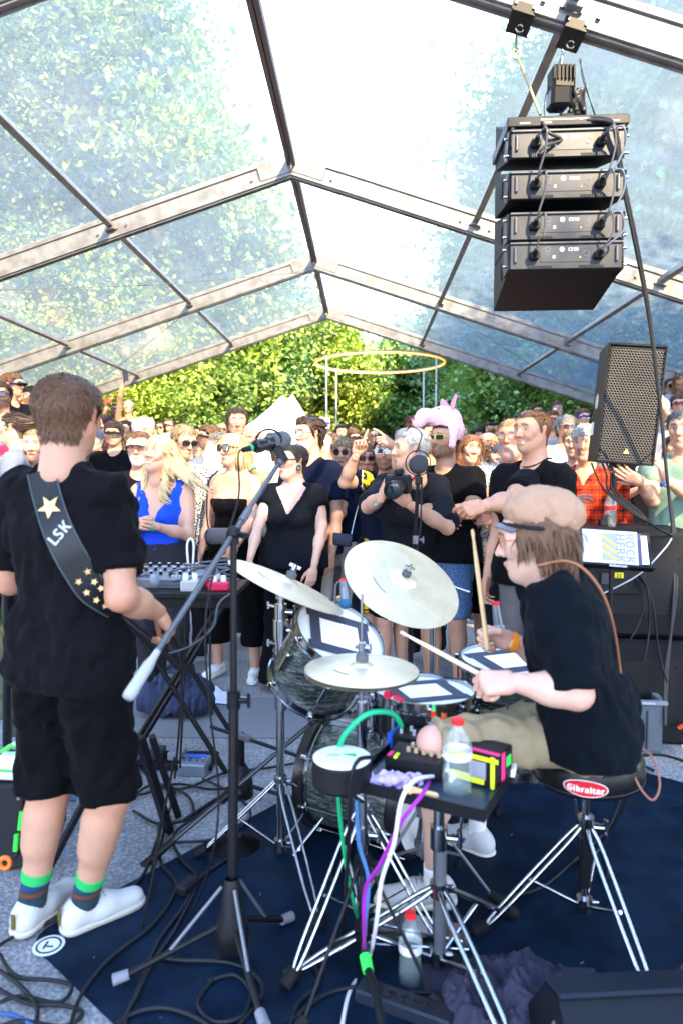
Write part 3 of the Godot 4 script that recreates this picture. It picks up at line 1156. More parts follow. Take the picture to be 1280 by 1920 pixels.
# ---------------------------------------------------------------- hair
var hair_jobs := {}
var hair_meshes := {}
func hair_request(head: String, style: String) -> void:
	var key := head + "/" + style
	if hair_jobs.has(key):
		return
	var w: float = HEADS[head].w
	var e := []
	var cell := 0.006
	var amp := 0.006
	var fr := Vector3(55, 14, 55)
	var face := [2, Vector3(0, -.018, .108), Vector3(0, -.10, .085), .070, .066, .012, Vector3.ZERO, 1.0]
	if style == "long" or style == "wavy" or style == "curly" or style == "bob" or style == "blown":
		var bulk := .010 if style != "curly" else .018
		e.append(cap(Vector3(0, .032, -.038), Vector3(0, .034, .016), .078 * w + bulk, .077 * w + bulk, .02))
		var end := -.26 if style != "bob" else -.085
		if style == "curly": end = -.24
		for s in [-1.0, 1.0]:
			e.append(cap(Vector3(s * .066 * w, .02, -.012), Vector3(s * (.080 if style != "bob" else .074), end, -.012 if style != "bob" else .004), .032, .030 if style != "curly" else .045, .03))
			e.append(cap(Vector3(s * .035, .0, -.075), Vector3(s * .05, end + .01, -.085), .048, .036, .04))
		if style == "blown":
			e.append(cap(Vector3(.05, .0, -.05), Vector3(.19, -.11, -.10), .055, .035, .03))
			e.append(cap(Vector3(.19, -.11, -.10), Vector3(.33, -.17, -.12), .035, .010, .03))
			e.append(cap(Vector3(.06, -.05, -.03), Vector3(.24, -.17, -.06), .035, .006, .02))
		e.append(face)
		e.append([2, Vector3(0, .028, .112), Vector3(0, .028, .112), .042, .042, .012, Vector3.ZERO, 1.0])
		if style == "curly":
			amp = -.022
			fr = Vector3(40, 40, 40)
	elif style == "mop":
		e.append(cap(Vector3(0, .040, -.036), Vector3(0, .050, .026), .086 * w, .078 * w, .02))
		e.append(cap(Vector3(0, -.01, -.055), Vector3(0, -.05, -.06), .062, .040, .03))
		e.append([2, Vector3(0, -.03, .115), Vector3(0, -.10, .085), .074, .07, .012, Vector3.ZERO, 1.0])
		for s in [-1.0, 1.0]:
			e.append([2, Vector3(s * .09, -.03, .03), Vector3(s * .09, -.10, -.02), .045, .05, .012, Vector3.ZERO, 1.0])
		amp = -.016
		fr = Vector3(45, 45, 45)
	elif style == "shag":
		# thick straight hair to the collar, under a cap
		e.append(cap(Vector3(0, .028, -.038), Vector3(0, .030, .010), .088 * w, .083 * w, .02))
		for s in [-1.0, 1.0]:
			e.append(cap(Vector3(s * .070, .0, -.02), Vector3(s * .077, -.055, -.018), .030, .020, .03))
			e.append(cap(Vector3(s * .070, .02, .03), Vector3(s * .083, -.015, .040), .020, .008, .02))
		e.append(cap(Vector3(-.04, -.02, -.075), Vector3(-.045, -.105, -.085), .045, .020, .04))
		e.append(cap(Vector3(.04, -.02, -.075), Vector3(.045, -.105, -.085), .045, .020, .04))
		e.append(face)
	elif style == "bun":
		e.append(cap(Vector3(0, .030, -.038), Vector3(0, .031, .017), .082 * w, .079 * w, .02))
		e.append(cap(Vector3(0, .05, -.12), Vector3(0, .06, -.13), .036, .034, .02))
		e.append(cap(Vector3(0, -.01, -.06), Vector3(0, -.04, -.06), .055, .035, .03))
		e.append(face)
		e.append([2, Vector3(0, .024, .115), Vector3(0, .024, .115), .045, .045, .012, Vector3.ZERO, 1.0])
		amp = .003
	else:
		return
	hair_jobs[key] = job(e, cell, amp, fr, 3)

func hair_mesh(head: String, style: String) -> ArrayMesh:
	var key := head + "/" + style
	if hair_meshes.has(key):
		return hair_meshes[key]
	var b := MB.new()
	var rng := RandomNumberGenerator.new()
	rng.seed = key.hash()
	var f := FastNoiseLite.new()
	f.frequency = 30.0
	var A: Array
	var strands := 420
	var length := 0.03
	var wide := .0045
	if hair_jobs.has(key):
		A = done[hair_jobs[key]]
		b.join(A, Transform3D(), Color.WHITE)
		length = .07
		strands = 700
		if style == "shag":
			strands = 2600
			wide = .0024
		if style in ["curly", "mop"]:
			length = .022
	else:
		A = done[HEADS[head].job]
		var thick: float = {"crop": .005, "short": .014, "thick": .024, "swept": .020, "fringe": .010, "slick": .009, "neat": .013}.get(style, .014)
		length = {"crop": .008, "short": .022, "thick": .034, "neat": .020, "swept": .036, "slick": .03}.get(style, .02)
		strands = {"crop": 800, "thick": 3600, "neat": 5200}.get(style, 800)
		wide = .0022 if style in ["thick", "neat"] else (.0026 if style == "crop" else .0042)
		var V: PackedVector3Array = A[0]
		var N: PackedVector3Array = A[1]
		var map := {}
		var line := 0.035 if style == "fringe" else 0.0
		for k in range(0, A[2].size(), 3):
			var ok := true
			for c in 3:
				var p := V[A[2][k + c]]
				var sc := scalp(p, line)
				if sc < -.004 or (style == "fringe" and p.y > .055):
					ok = false
					break
			if not ok:
				continue
			var id := []
			for c in 3:
				var q: int = A[2][k + c]
				if not map.has(q):
					var p := V[q]
					var sc := scalp(p, line)
					var t := thick * smoothstep(-.004, .03, sc) * (1.0 + 0.35 * f.get_noise_3d(p.x * 1.6, p.y * .6, p.z * 1.6))
					if p.y > .05 and style in ["swept", "short"]: t *= 1.45
					map[q] = b.add(p + N[q] * (t + .001), N[q])
				id.append(map[q])
			b.i.append_array(id)
	# strands lying on the hair
	var base := b.v.size()
	if base == 0:
		hair_meshes[key] = b.mesh()
		return hair_meshes[key]
	var swirl := Vector3(0.018, .10, -.045)
	for k in strands:
		var q := rng.randi() % base
		var p := b.v[q]
		if style == "shag" and p.y > .028: continue
		var nv := b.n[q]
		var d: Vector3
		if style in ["long", "bob", "wavy", "blown", "shag", "curly", "mop"]:
			d = Vector3(rng.randfn() * .12, -1, rng.randfn() * .12)
			if style == "blown" and p.x > .05: d = Vector3(1, -.5, -.2)
			if p.y > .05: d += Vector3(p.x * 14.0, 0, p.z * 6.0 + .3)
			if style in ["curly", "mop"]: d = Vector3(rng.randfn(), rng.randfn(), rng.randfn())
		elif style in ["bun", "slick"]:
			d = Vector3(0, .05 - p.y * 1.5, -1)
		else:
			d = (p - swirl) * 6.0 + Vector3(rng.randfn(), rng.randfn(), rng.randfn()) * .25
			if style == "swept": d = Vector3(.9, .2, -.35)
			if p.y < .05: d += Vector3(0, -.9, 0)
			if style == "crop": d += nv * 1.1
		d = (d - nv * nv.dot(d) * (0.92 if style != "crop" else 0.3)).normalized()
		var L := length * rng.randf_range(0.55, 1.25)
		var s := d.cross(nv).normalized() * wide * rng.randf_range(.6, 1.3)
		var lift := rng.randf_range(0.0, .35)
		if style in ["long", "bob", "blown", "bun", "slick", "shag"]: lift = -.25
		var p0 := p - nv * .002
		var p1 := p + d * L * .5 + nv * L * (.12 + lift * .3)
		var p2 := p + d * L + nv * L * (lift * .35 - .06)
		var n1 := (nv + s.normalized() * rng.randf_range(-.6, .6)).normalized()
		var a := b.add(p0 - s, n1)
		b.add(p0 + s, n1); b.add(p1 - s * .9, n1); b.add(p1 + s * .9, n1); b.add(p2, n1)
		b.quad(a, a + 1, a + 3, a + 2)
		b.tri(a + 2, a + 3, a + 4)
	hair_meshes[key] = b.mesh()
	return hair_meshes[key]

# ---------------------------------------------------------------- glasses, hats
var worn := {}
func rrect(w: float, h: float, r: float, per := 4) -> PackedVector2Array:
	var p := PackedVector2Array()
	for c in [[1, 1, 0.0], [-1, 1, 0.5], [-1, -1, 1.0], [1, -1, 1.5]]:
		for k in per + 1:
			var a: float = PI * (c[2] + 0.5 * k / per)
			p.append(Vector2(c[0] * (w - r) + cos(a) * r, c[1] * (h - r) + sin(a) * r))
	return p

func glasses_mesh(kind: String) -> Array:
	if worn.has(kind):
		return worn[kind]
	var fr := MB.new()
	var ln := MB.new()
	var w := .025
	var h := .019
	var r := .010
	var t := .0022
	match kind:
		"round": w = .0225; h = .0225; r = .022
		"thin": w = .0235; h = .0165; r = .012; t = .0014
		"big": w = .0285; h = .0245; r = .014; t = .0034
		"wrap": w = .030; h = .0185; r = .014
	for s in [-1.0, 1.0]:
		var T := Transform3D(Basis(Vector3.UP, s * .16), Vector3(s * .0335, .006, .1005))
		var pl := rrect(w, h, r)
		ln.prism(T, pl, .0018)
		var loop := []
		for q in pl:
			loop.append(T * Vector3(q.x, q.y, 0))
		loop.append(loop[0])
		fr.tube(loop, t, 6, true)
		fr.tube([T * Vector3(s * w, h * .45, 0), Vector3(s * .073, .012, .085), Vector3(s * .0815, .014, .03), Vector3(s * .0815, .010, -.012)], t * 1.15, 6)
	fr.tube([Vector3(-.010, .012, .103), Vector3(0, .0145, .1045), Vector3(.010, .012, .103)], t, 6)
	worn[kind] = [fr.mesh(), ln.mesh()]
	return worn[kind]

func cap_mesh(kind: String) -> Array:
	if worn.has("cap" + kind):
		return worn["cap" + kind]
	var d := MB.new()
	var rows := 9
	var seg := 28
	var flat := kind == "flat"
	for a in rows + 1:
		for k in seg + 1:
			var th := PI * .5 * a / rows
			var ph := TAU * k / seg
			var rr := sin(th)
			if flat: rr = pow(rr, .55)
			var y := cos(th) * (.085 if not flat else .068) + .030
			var p := Vector3(cos(ph) * rr * .0905, y, sin(ph) * rr * .106 - .010)
			if a == rows: p.y -= .014
			d.add(p, Vector3(p.x / .0082, (p.y - .03) / .007, (p.z + .01) / .011).normalized(), Vector2(float(k) / seg, float(a) / rows))
	for a in rows:
		for k in seg:
			var q := a * (seg + 1) + k
			d.quad(q, q + 1, q + seg + 2, q + seg + 1)
	d.ball(Transform3D(Basis(), Vector3(0, .116 if not flat else .099, -.01)), Vector3(.006, .004, .006), 8)
	var br := MB.new()
	if kind != "beanie":
		var first := br.v.size()
		var m := 14
		for lay in 2:
			for k in m + 1:
				var w := lerpf(-1.25, 1.25, float(k) / m)
				for e in 4:
					var q := e / 3.0
					var x := sin(w) * .0905
					var z := cos(w) * .104 - .010
					var out: float = .066 * q * pow(maxf(0.0, cos(w * 1.22)), .6)
					br.add(Vector3(x * (1.0 + .06 * q), .022 - .012 * q - 2.6 * x * x + (.002 if lay == 0 else -.002), z + out), Vector3(0, 1.0 if lay == 0 else -1.0, .15).normalized(), Vector2(w, q))
		for lay in 2:
			for k in m:
				for e in 3:
					var q: int = first + lay * (m + 1) * 4 + k * 4 + e
					br.quad(q, q + 1, q + 5, q + 4)
	worn["cap" + kind] = [d.mesh(), br.mesh()]
	return worn["cap" + kind]

# ---------------------------------------------------------------- hands
# wrist at w, fingers along d, back of the hand towards up, thumb on the side t (unit vectors); curl 0..1 for thumb and four fingers
func hand_elems(w: Vector3, d: Vector3, up: Vector3, thumb_side: float, curl: Array, size := 1.0) -> Array:
	d = d.normalized()
	up = (up - d * up.dot(d)).normalized()
	var x := up.cross(d).normalized() * thumb_side
	var e := []
	var S := size
	e.append(cap(w - d * .02 * S, w + d * .035 * S, .025 * S, .024 * S, .02, up, 1.25))
	var off := [.030, .010, -.010, -.028]
	var klen := [.088, .091, .086, .077]
	var fl := [[.040, .025, .020], [.044, .028, .021], [.041, .026, .021], [.032, .020, .018]]
	for k in 4:
		var base: Vector3 = w + d * klen[k] * S + x * off[k] * S
		e.append(cap(w + d * .025 * S + x * off[k] * .6 * S, base, .0165 * S, .0115 * S, .016))
	for k in 4:
		var p: Vector3 = w + d * klen[k] * S + x * off[k] * S
		var c: float = curl[k + 1]
		var spread: float = off[k] * 2.2 * (1.0 - c)
		var dir := (d + x * spread).normalized()
		var ax := dir.cross(up).normalized()
		var r := [.0096, .0088, .0080, .0070]
		if k == 3: r = [.0084, .0076, .0069, .0062]
		for j in 3:
			dir = dir.rotated(ax, -(c * [1.35, 1.65, 1.0][j] + .05))
			var q: Vector3 = p + dir * fl[k][j] * S
			e.append(cap(p, q, r[j] * S, r[j + 1] * S, .004))
			p = q
	var tc: float = curl[0]
	var tb := w + d * .022 * S + x * .024 * S - up * .006 * S
	var td := (d * .75 + x * (.75 - .5 * tc) - up * (.15 + .55 * tc)).normalized()
	var t1 := tb + td * .040 * S
	e.append(cap(tb, t1, .0150 * S, .0115 * S, .014))
	td = (td + d * .35 - x * tc * .9 - up * tc * .2).normalized()
	var t2 := t1 + td * .032 * S
	e.append(cap(t1, t2, .0108 * S, .0096 * S, .005))
	td = (td - x * tc * .7).normalized()
	e.append(cap(t2, t2 + td * .026 * S, .0096 * S, .0075 * S, .004))
	return e

# ---------------------------------------------------------------- people
const SKINS := [Color(.50, .285, .195), Color(.44, .235, .15), Color(.54, .34, .255), Color(.37, .20, .125), Color(.50, .235, .155)]
const HAIRS := {"black": Color(.012, .010, .010), "dark": Color(.035, .022, .015), "brown": Color(.105, .052, .026), "auburn": Color(.14, .06, .025), "ginger": Color(.34, .16, .06), "blond": Color(.48, .36, .19), "dblond": Color(.22, .155, .085), "grey": Color(.32, .31, .30), "white": Color(.62, .60, .57), "dgrey": Color(.13, .125, .12), "pink": Color(.42, .03, .10), "none": Color(.1, .07, .05)}
var people := []
var cloth_n: NoiseTexture2D
var skin_m: StandardMaterial3D
var lens_m: StandardMaterial3D
var clear_lens: StandardMaterial3D

func cloth(r: float, g: float, b: float, tex: Texture2D = null, scale := 6.0, rough := 0.9) -> StandardMaterial3D:
	var key := "cloth%s%s%s%s%s" % [r, g, b, tex, scale]
	if mats.has(key):
		return mats[key]
	if cloth_n == null:
		cloth_n = noise_tex(0.02, 4, 41, null, true, 5.0, 512)
	var m := StandardMaterial3D.new()
	m.albedo_color = lin(r, g, b)
	m.roughness = rough
	m.metallic_specular = 0.16
	m.rim_enabled = true
	m.rim = 0.12
	m.normal_enabled = true
	m.normal_texture = cloth_n
	m.normal_scale = 0.6
	m.uv1_triplanar = true
	m.uv1_scale = Vector3.ONE * scale
	m.albedo_texture = tex
	if tex:
		m.normal_enabled = false
	mats[key] = m
	return m

func hair_mat(name_: String) -> StandardMaterial3D:
	var c: Color = HAIRS[name_]
	var m := mat(c.r, c.g, c.b, 0.48)
	m.rim_enabled = true
	m.rim = 0.35
	return m

func ypr(yaw: float, pitch: float, roll: float) -> Basis:
	return Basis(Vector3.UP, deg_to_rad(yaw)) * Basis(Vector3.RIGHT, deg_to_rad(-pitch)) * Basis(Vector3.BACK, deg_to_rad(roll))

const POSES := {
	"down": [Vector3(.235, 1.12, -.03), Vector3(.25, .87, .05)],
	"fold": [Vector3(.245, 1.13, .03), Vector3(-.05, 1.15, .19)],
	"chest": [Vector3(.24, 1.14, .02), Vector3(.06, 1.26, .21)],
	"up": [Vector3(.27, 1.60, .10), Vector3(.20, 1.86, .13)],
	"phone": [Vector3(.22, 1.44, .24), Vector3(.13, 1.70, .30)],
	"drink": [Vector3(.25, 1.13, .06), Vector3(.15, 1.22, .28)],
	"clap": [Vector3(.23, 1.16, .08), Vector3(.05, 1.32, .27)],
	"back": [Vector3(.24, 1.13, -.12), Vector3(.10, .98, -.16)],
}

func person(o: Dictionary) -> Dictionary:
	var hc: Vector3 = P(o.at[0], o.at[1], o.at[2])
	var fem: bool = o.get("sex", "m") == "f"
	var lean: Vector3 = o.get("lean", Vector3.ZERO)
	var hips := hc - Vector3(lean.x, 0, lean.z)
	var gy := ground_y(hips.x, hips.z)
	var S := clampf(hc.y + .118 - gy, 1.54 if fem else 1.62, 1.95)
	S = o.get("S", S)
	var base := Vector3(hips.x, hc.y + .118 - S, hips.z)
	if base.y < gy - .02 and not o.has("S"): base.y = maxf(base.y, gy - .25)
	var u := S / (1.70 if fem else 1.78)
	var yaw: float = o.get("yaw", 0.0)
	var Y := Basis(Vector3.UP, deg_to_rad(yaw))
	var X := Y.x
	var F := Y.z
	var wd: float = o.get("wide", 1.0)
	var fine: float = o.get("cell", .013 if o.at[2] < 5.3 else (.018 if o.at[2] < 7.0 else .026))
	var hip_y := (.93 if not fem else .90) * u
	var sh_y := (1.43 if not fem else 1.37) * u
	var sh_x := (.182 if not fem else .158) * u * sqrt(wd)
	var B := func(p: Vector3) -> Vector3:
		var q: Vector3 = Y * p
		var a := clampf((p.y - hip_y) / (S - .118 - hip_y), 0.0, 1.0)
		return q + Vector3(lean.x, 0, lean.z) * a
	var hcl := Vector3(lean.x, S - .118, lean.z) + F * 0.0
	var HT := Transform3D(ypr(o.get("hyaw", yaw), o.get("pitch", 0.0), o.get("roll", 0.0)), hcl)
	var d := {"o": o, "base": base, "HT": HT, "parts": [], "skin": -1, "hands": [], "B": B, "Y": Y, "u": u, "S": S}
	var back := -.030
	# torso points
	var t := {}
	t.hip = [B.call(Vector3(-.078 * wd, hip_y, back)), B.call(Vector3(.078 * wd, hip_y, back))]
	t.waist = [B.call(Vector3(-.055 * wd, hip_y + .17 * u, back)), B.call(Vector3(.055 * wd, hip_y + .17 * u, back))]
	t.chest = [B.call(Vector3(-.075 * wd, sh_y - .13 * u, back)), B.call(Vector3(.075 * wd, sh_y - .13 * u, back))]
	t.sh = [B.call(Vector3(-sh_x * .86, sh_y - .005, back)), B.call(Vector3(sh_x * .86, sh_y - .005, back))]
	t.neck = [B.call(Vector3(0, sh_y + .02 * u, back)), HT * Vector3(0, -.13, -.04)]
	var bust: float = o.get("bust", 1.0) if fem else 0.0
	var torso := func(g: float) -> Array:
		var e := []
		e.append(cap(t.hip[0], t.hip[1], (.112 if not fem else .118) * u * wd + g, (.112 if not fem else .118) * u * wd + g, .08, F, 1.15))
		e.append(cap(t.waist[0], t.waist[1], (.108 if not fem else .092) * u * wd + g, (.108 if not fem else .092) * u * wd + g, .09, F, 1.12))
		e.append(cap(t.chest[0], t.chest[1], (.128 if not fem else .106) * u * wd + g, (.128 if not fem else .106) * u * wd + g, .10, F, 1.22))
		e.append(cap(t.sh[0], t.sh[1], (.056 if not fem else .046) * u + g, (.056 if not fem else .046) * u + g, .08))
		if o.get("belly", 0.0) > 0.0:
			e.append(cap(B.call(Vector3(0, hip_y + .14 * u, .05 * o.belly)), B.call(Vector3(0, hip_y + .22 * u, .05 * o.belly)), .105 * u + g, .10 * u + g, .08))
		if bust > 0.0:
			for s in [-1.0, 1.0]:
				e.append(cap(B.call(Vector3(s * .068, sh_y - .165 * u, .062)), B.call(Vector3(s * .066, sh_y - .165 * u, .07)), .056 * bust + g, .054 * bust + g, .045))
		for s in [0, 1]:
			e.append(cap(t.sh[s].lerp(t.neck[0], .35), t.neck[0] + Vector3(0, .03, 0), .036 * u + g * .8, .042 * u + g * .6, .06))
		return e
	# arms
	var arms := []
	for q in 2:
		var s := 1.0 if q == 0 else -1.0
		var a: Variant = o.get("al" if q == 0 else "ar", "down")
		var sh: Vector3 = B.call(Vector3(s * sh_x, sh_y - .012, back))
		if o.has("shl" if q == 0 else "shr"): sh = (o["shl" if q == 0 else "shr"] as Vector3) - base
		var el: Vector3
		var wr: Vector3
		if a is String:
			var p: Array = POSES[a]
			el = B.call(Vector3(p[0].x * s * (.95 if fem else 1.0), p[0].y * u * (.97 if fem else 1.0), p[0].z))
			wr = B.call(Vector3(p[1].x * s, p[1].y * u * (.97 if fem else 1.0), p[1].z))
		else:
			el = a[0] - base
			wr = a[1] - base
		arms.append([sh, el, wr])
	d.arms = arms
	var ar: float = (1.0 if not fem else .84) * sqrt(wd) * o.get("arm", 1.0)
	# legs
	var legs := []
	var stance: float = o.get("stance", .10)
	for q in 2:
		var s := 1.0 if q == 0 else -1.0
		var hp: Vector3 = B.call(Vector3(s * .088 * wd, hip_y - .03, back))
		var kn: Vector3 = Y * Vector3(s * stance * 1.05, .50 * u, back + .03)
		var an: Vector3 = Y * Vector3(s * stance * 1.1, .085, back)
		if o.has("ll" if q == 0 else "lr"):
			var lg: Array = o["ll" if q == 0 else "lr"]
			kn = lg[0] - base
			an = lg[1] - base
			if lg.size() > 2: hp = lg[2] - base
		legs.append([hp, kn, an])
	d.legs = legs
	# skin
	var e := []
	var top: String = o.get("top", "tee")
	var bare: bool = top in ["strapless", "vest", "vneck", "tank", "dress", "open"]
	e.append_array(torso.call(0.0 if bare else -.014))
	e.append(cap(t.neck[0], t.neck[1], (.060 if not fem else .050) * u, (.056 if not fem else .046), .05))
	for a in arms:
		var dv: Vector3 = (a[1] - a[0]).normalized()
		e.append(cap(a[0], a[1], .050 * ar, .040 * ar, .035))
		e.append(cap(a[0] + dv * .06, a[0].lerp(a[1], .62), .043 * ar, .044 * ar, .03))
		var fv: Vector3 = a[2] - a[1]
		e.append(cap(a[1], a[1] + fv * .45, .039 * ar, .042 * ar, .025))
		e.append(cap(a[1] + fv * .35, a[2], .042 * ar, .0265 * ar, .02, F, 1.0))
	var lower: String = o.get("legs", "trousers")
	for l in legs:
		if lower in ["shorts", "skirt", "capri", "none"]:
			var lw: float = o.get("legw", 1.0)
			e.append(cap(l[0], l[1], .080 * u * lw, .055 * u * lw, .05))
			e.append(cap(l[1], l[2], .052 * u * lw, .036 * u * lw, .03))
			e.append(cap(l[1].lerp(l[2], .22) - F * .018, l[1].lerp(l[2], .45) - F * .018, .050 * u * lw, .042 * u * lw, .04))
			if not o.has("shoes"): e.append(cap(l[2] - Vector3(0, .035, 0), l[2] + F * .14 - Vector3(0, .055, 0), .036, .03, .02))
	d.skin = job(e, fine)
	# hands: given as [direction, up, curl] or made from the pose
	for q in 2:
		var a: Array = arms[q]
		var s := 1.0 if q == 0 else -1.0
		var dir: Vector3 = (a[2] - a[1]).normalized()
		var hd: Variant = o.get("hl" if q == 0 else "hr", null)
		var up: Vector3 = (Y * Vector3(s, .2, 0.1))
		var curl := [.35, .25, .32, .38, .42]
		if hd != null:
			if hd[0] != null: dir = hd[0]
			up = hd[1]
			curl = hd[2]
		# seen with the back of the hand towards us and fingers up, a left thumb lies on the right
		d.hands.append(job(hand_elems(a[2], dir, up, -s, curl, (.92 if fem else 1.02) * o.get("hand", 1.0)), .0042 if o.at[2] < 5.6 else .009))
	# clothes
	var fold: float = o.get("fold", .006)
	var sd: int = int(o.at[0] * 7 + o.at[1])
	var add := func(called: String, el: Array, m: Material, amp := fold, fr := Vector3(7, 5, 7)) -> void:
		d.parts.append([called, job(el, fine, amp, fr, sd), m])
	var sleeve := func(el: Array, frac: float, g: float, flare := 0.0) -> void:
		for a in arms:
			var en: Vector3 = a[0].lerp(a[1], minf(frac, 1.0))
			el.append(cap(a[0], en, .054 * ar + g, .050 * ar + g + flare, .05, Vector3.ZERO, 1.0, 1 if frac <= 1.0 else 0))
			if frac > 1.0:
				el.append(cap(a[1], a[1].lerp(a[2], frac - 1.0), .050 * ar + g, .036 * ar + g, .03, Vector3.ZERO, 1.0, 1))
	var gap: float = o.get("loose", .014)
	var hem: float = o.get("hem", hip_y - .07)
	var tm: Material = o.get("topm")
	if top != "none":
		var c: Array = torso.call(gap if top in ["tee", "shirt", "vneck", "open"] else .008)
		if top in ["tee", "shirt", "open", "vneck", "dress"]:
			c.append(cap(B.call(Vector3(-.075 * wd, hem + .10, back)), B.call(Vector3(.075 * wd, hem + .10, back)), .115 * u * wd + gap + .012, .115 * u * wd + gap + .012, .08, F, 1.15))
			c.append(cap(B.call(Vector3(-.075 * wd, hem - .05, back)), B.call(Vector3(.075 * wd, hem - .05, back)), .115 * u * wd + gap + .010, .115 * u * wd + gap + .010, .08, F, 1.15))
		if top in ["tee", "shirt", "open"]:
			sleeve.call(c, o.get("sleeve", .62), .016, .012)
		if top == "vneck":
			sleeve.call(c, .36, .018, .020)
		if top == "dress":
			for k in 2:
				c.append(cap(Y * Vector3((k * 2 - 1) * .05, hip_y, back), Y * Vector3((k * 2 - 1) * .085, o.get("skirt", .52) * u, back), .13 * u, .15 * u, .10, Vector3.ZERO, 1.0, 1))
		if top != "dress": c.append([3, Y * Vector3(0, hem, 0), Vector3.DOWN, 0, 0, 0, Vector3.ZERO, 1.0])
		if top == "strapless":
			c.append([3, B.call(Vector3(0, sh_y - .115 * u, 0)), Vector3.UP, 0, 0, 0, Vector3.ZERO, 1.0])
		elif top in ["tee", "shirt"]:
			c.append([2, B.call(Vector3(0, sh_y + .085 * u, .025)), HT * Vector3(0, -.07, -.02), .072 if not fem else .068, .075, .012, Vector3.ZERO, 1.0])
			if o.has("vee"):
				c.append([4, B.call(Vector3(0, sh_y - o.vee * u, 0)), X, 2.2, 0, 0, F, .03])
		if top in ["vneck", "vest", "open", "dress"]:
			var dep: float = {"vneck": .155, "vest": .19, "open": .34, "dress": .13}[top]
			var ap: Vector3 = B.call(Vector3(0, sh_y - dep * u, 0))
			c.append([4, ap, X, {"vneck": 1.75, "vest": 2.15, "open": 3.4, "dress": 1.5}[top], 0, 0, F, -ap.dot(F) * 0.0 - .02 + (B.call(Vector3(0, sh_y, .03)) as Vector3).dot(F) - ap.dot(F)])
			c.append([2, B.call(Vector3(0, sh_y + .08 * u, .02)), HT * Vector3(0, -.07, -.02), .070, .08, .012, Vector3.ZERO, 1.0])
		if top in ["vest", "tank", "dress"]:
			# arm holes, cut well inside the shoulders
			for s in [-1.0, 1.0]:
				var hx: float = .062 if top == "vest" else .012
				c.append([2, B.call(Vector3(s * (sh_x + hx), sh_y + .06, back)), B.call(Vector3(s * (sh_x + hx + .038), sh_y - .18 * u, back)), .062, .060, .012, Vector3.ZERO, 1.0])
			if top == "tank":
				c.append([2, B.call(Vector3(0, sh_y + .05 * u, .03)), HT * Vector3(0, -.07, -.02), .088, .09, .012, Vector3.ZERO, 1.0])
		if top == "vest":
			for s in [-1.0, 1.0]:
				c.append([3, B.call(Vector3(0, hem - .01 + .0, .1)), (Y * Vector3(-s * .0, -1, 0)).normalized(), 0, 0, 0, Vector3.ZERO, 1.0])
		add.call({"dress": "dress", "strapless": "top", "vest": "waistcoat"}.get(top, "shirt"), c, tm)
	if lower != "none" and not (top == "dress"):
		var c := []
		c.append(cap(t.hip[0], t.hip[1], (.112 if not fem else .118) * u * wd + .010, (.112 if not fem else .118) * u * wd + .010, .07, F, 1.15))
		c.append(cap(t.hip[0] + Vector3(0, .09, 0), t.hip[1] + Vector3(0, .09, 0), .104 * u * wd + .010, .104 * u * wd + .010, .07, F, 1.15))
		var lw: float = o.get("legloose", 1.0)
		for l in legs:
			if lower == "trousers":
				c.append(cap(l[0], l[1], .090 * u * lw, .070 * u * lw, .05))
				c.append(cap(l[1], l[2] - Vector3(0, .02, 0), .068 * u * lw, .060 * u * lw * o.get("flare", 1.0), .03, Vector3.ZERO, 1.0, 1))
			elif lower == "capri":
				c.append(cap(l[0], l[1], .10 * u * lw, .085 * u * lw, .05))
				c.append(cap(l[1], l[1].lerp(l[2], .62), .085 * u * lw, .098 * u * lw, .04, Vector3.ZERO, 1.0, 1))
			elif lower == "shorts":
				c.append(cap(l[0], l[0].lerp(l[1], o.get("shortlen", .92)), .098 * u * lw, .088 * u * lw, .05, Vector3.ZERO, 1.0, 1))
			elif lower == "skirt":
				c.append(cap(l[0], l[0].lerp(l[1], o.get("shortlen", 1.0)), .12 * u, .15 * u, .10, Vector3.ZERO, 1.0, 1))
		c.append([3, Y * Vector3(0, hip_y + .16 * u, 0), Vector3.UP, 0, 0, 0, Vector3.ZERO, 1.0])
		add.call({"skirt": "skirt", "shorts": "shorts"}.get(lower, "trousers"), c, o.get("legm", cloth(.02, .02, .025)), fold * 1.2)
	if o.has("shoes"):
		for q in 2:
			var l: Array = legs[q]
			var fd: Vector3 = (o.get("footl" if q == 0 else "footr", F) as Vector3).normalized()
			var an: Vector3 = l[2]
			var g0: float = an.y - .085
			var heel := Vector3(an.x, g0 + .045, an.z) - fd * .035
			var toe := Vector3(an.x, g0 + .036, an.z) + fd * .165
			var sz: float = .9 if fem else 1.0
			var up := [cap(heel, heel.lerp(toe, .5) + Vector3(0, .010, 0), .043 * sz, .042 * sz, .02), cap(heel.lerp(toe, .45), toe, .044 * sz, .036 * sz, .03, Vector3.UP, 1.15), cap(heel + Vector3(0, .02, 0) + fd * .01, an + Vector3(0, .002, 0), .042 * sz, .043 * sz, .02, Vector3.ZERO, 1.0, 1), [3, Vector3(0, g0 + .022, 0), Vector3.DOWN, 0, 0, 0, Vector3.ZERO, 1.0]]
			d.parts.append(["shoe", job(up, .007), o.shoes])
			var so := [cap(heel + Vector3(0, -.02, 0), toe + Vector3(0, -.012, 0), .047 * sz, .043 * sz, .02), cap(heel.lerp(toe, .5), toe - fd * .03, .046 * sz, .048 * sz, .02), [3, Vector3(0, g0 + .028, 0), Vector3.UP, 0, 0, 0, Vector3.ZERO, 1.0], [3, Vector3(0, g0 + .002, 0), Vector3.DOWN, 0, 0, 0, Vector3.ZERO, 1.0]]
			d.parts.append(["shoe_sole", job(so, .007), o.get("solem", mat(.75, .74, .70, .6))])
			if o.has("socks"):
				d.parts.append(["sock", job([cap(an - Vector3(0, .03, 0), an.lerp(l[1], .14), .040 * u, .041 * u, .02, Vector3.ZERO, 1.0, 1)], .007), o.socks])
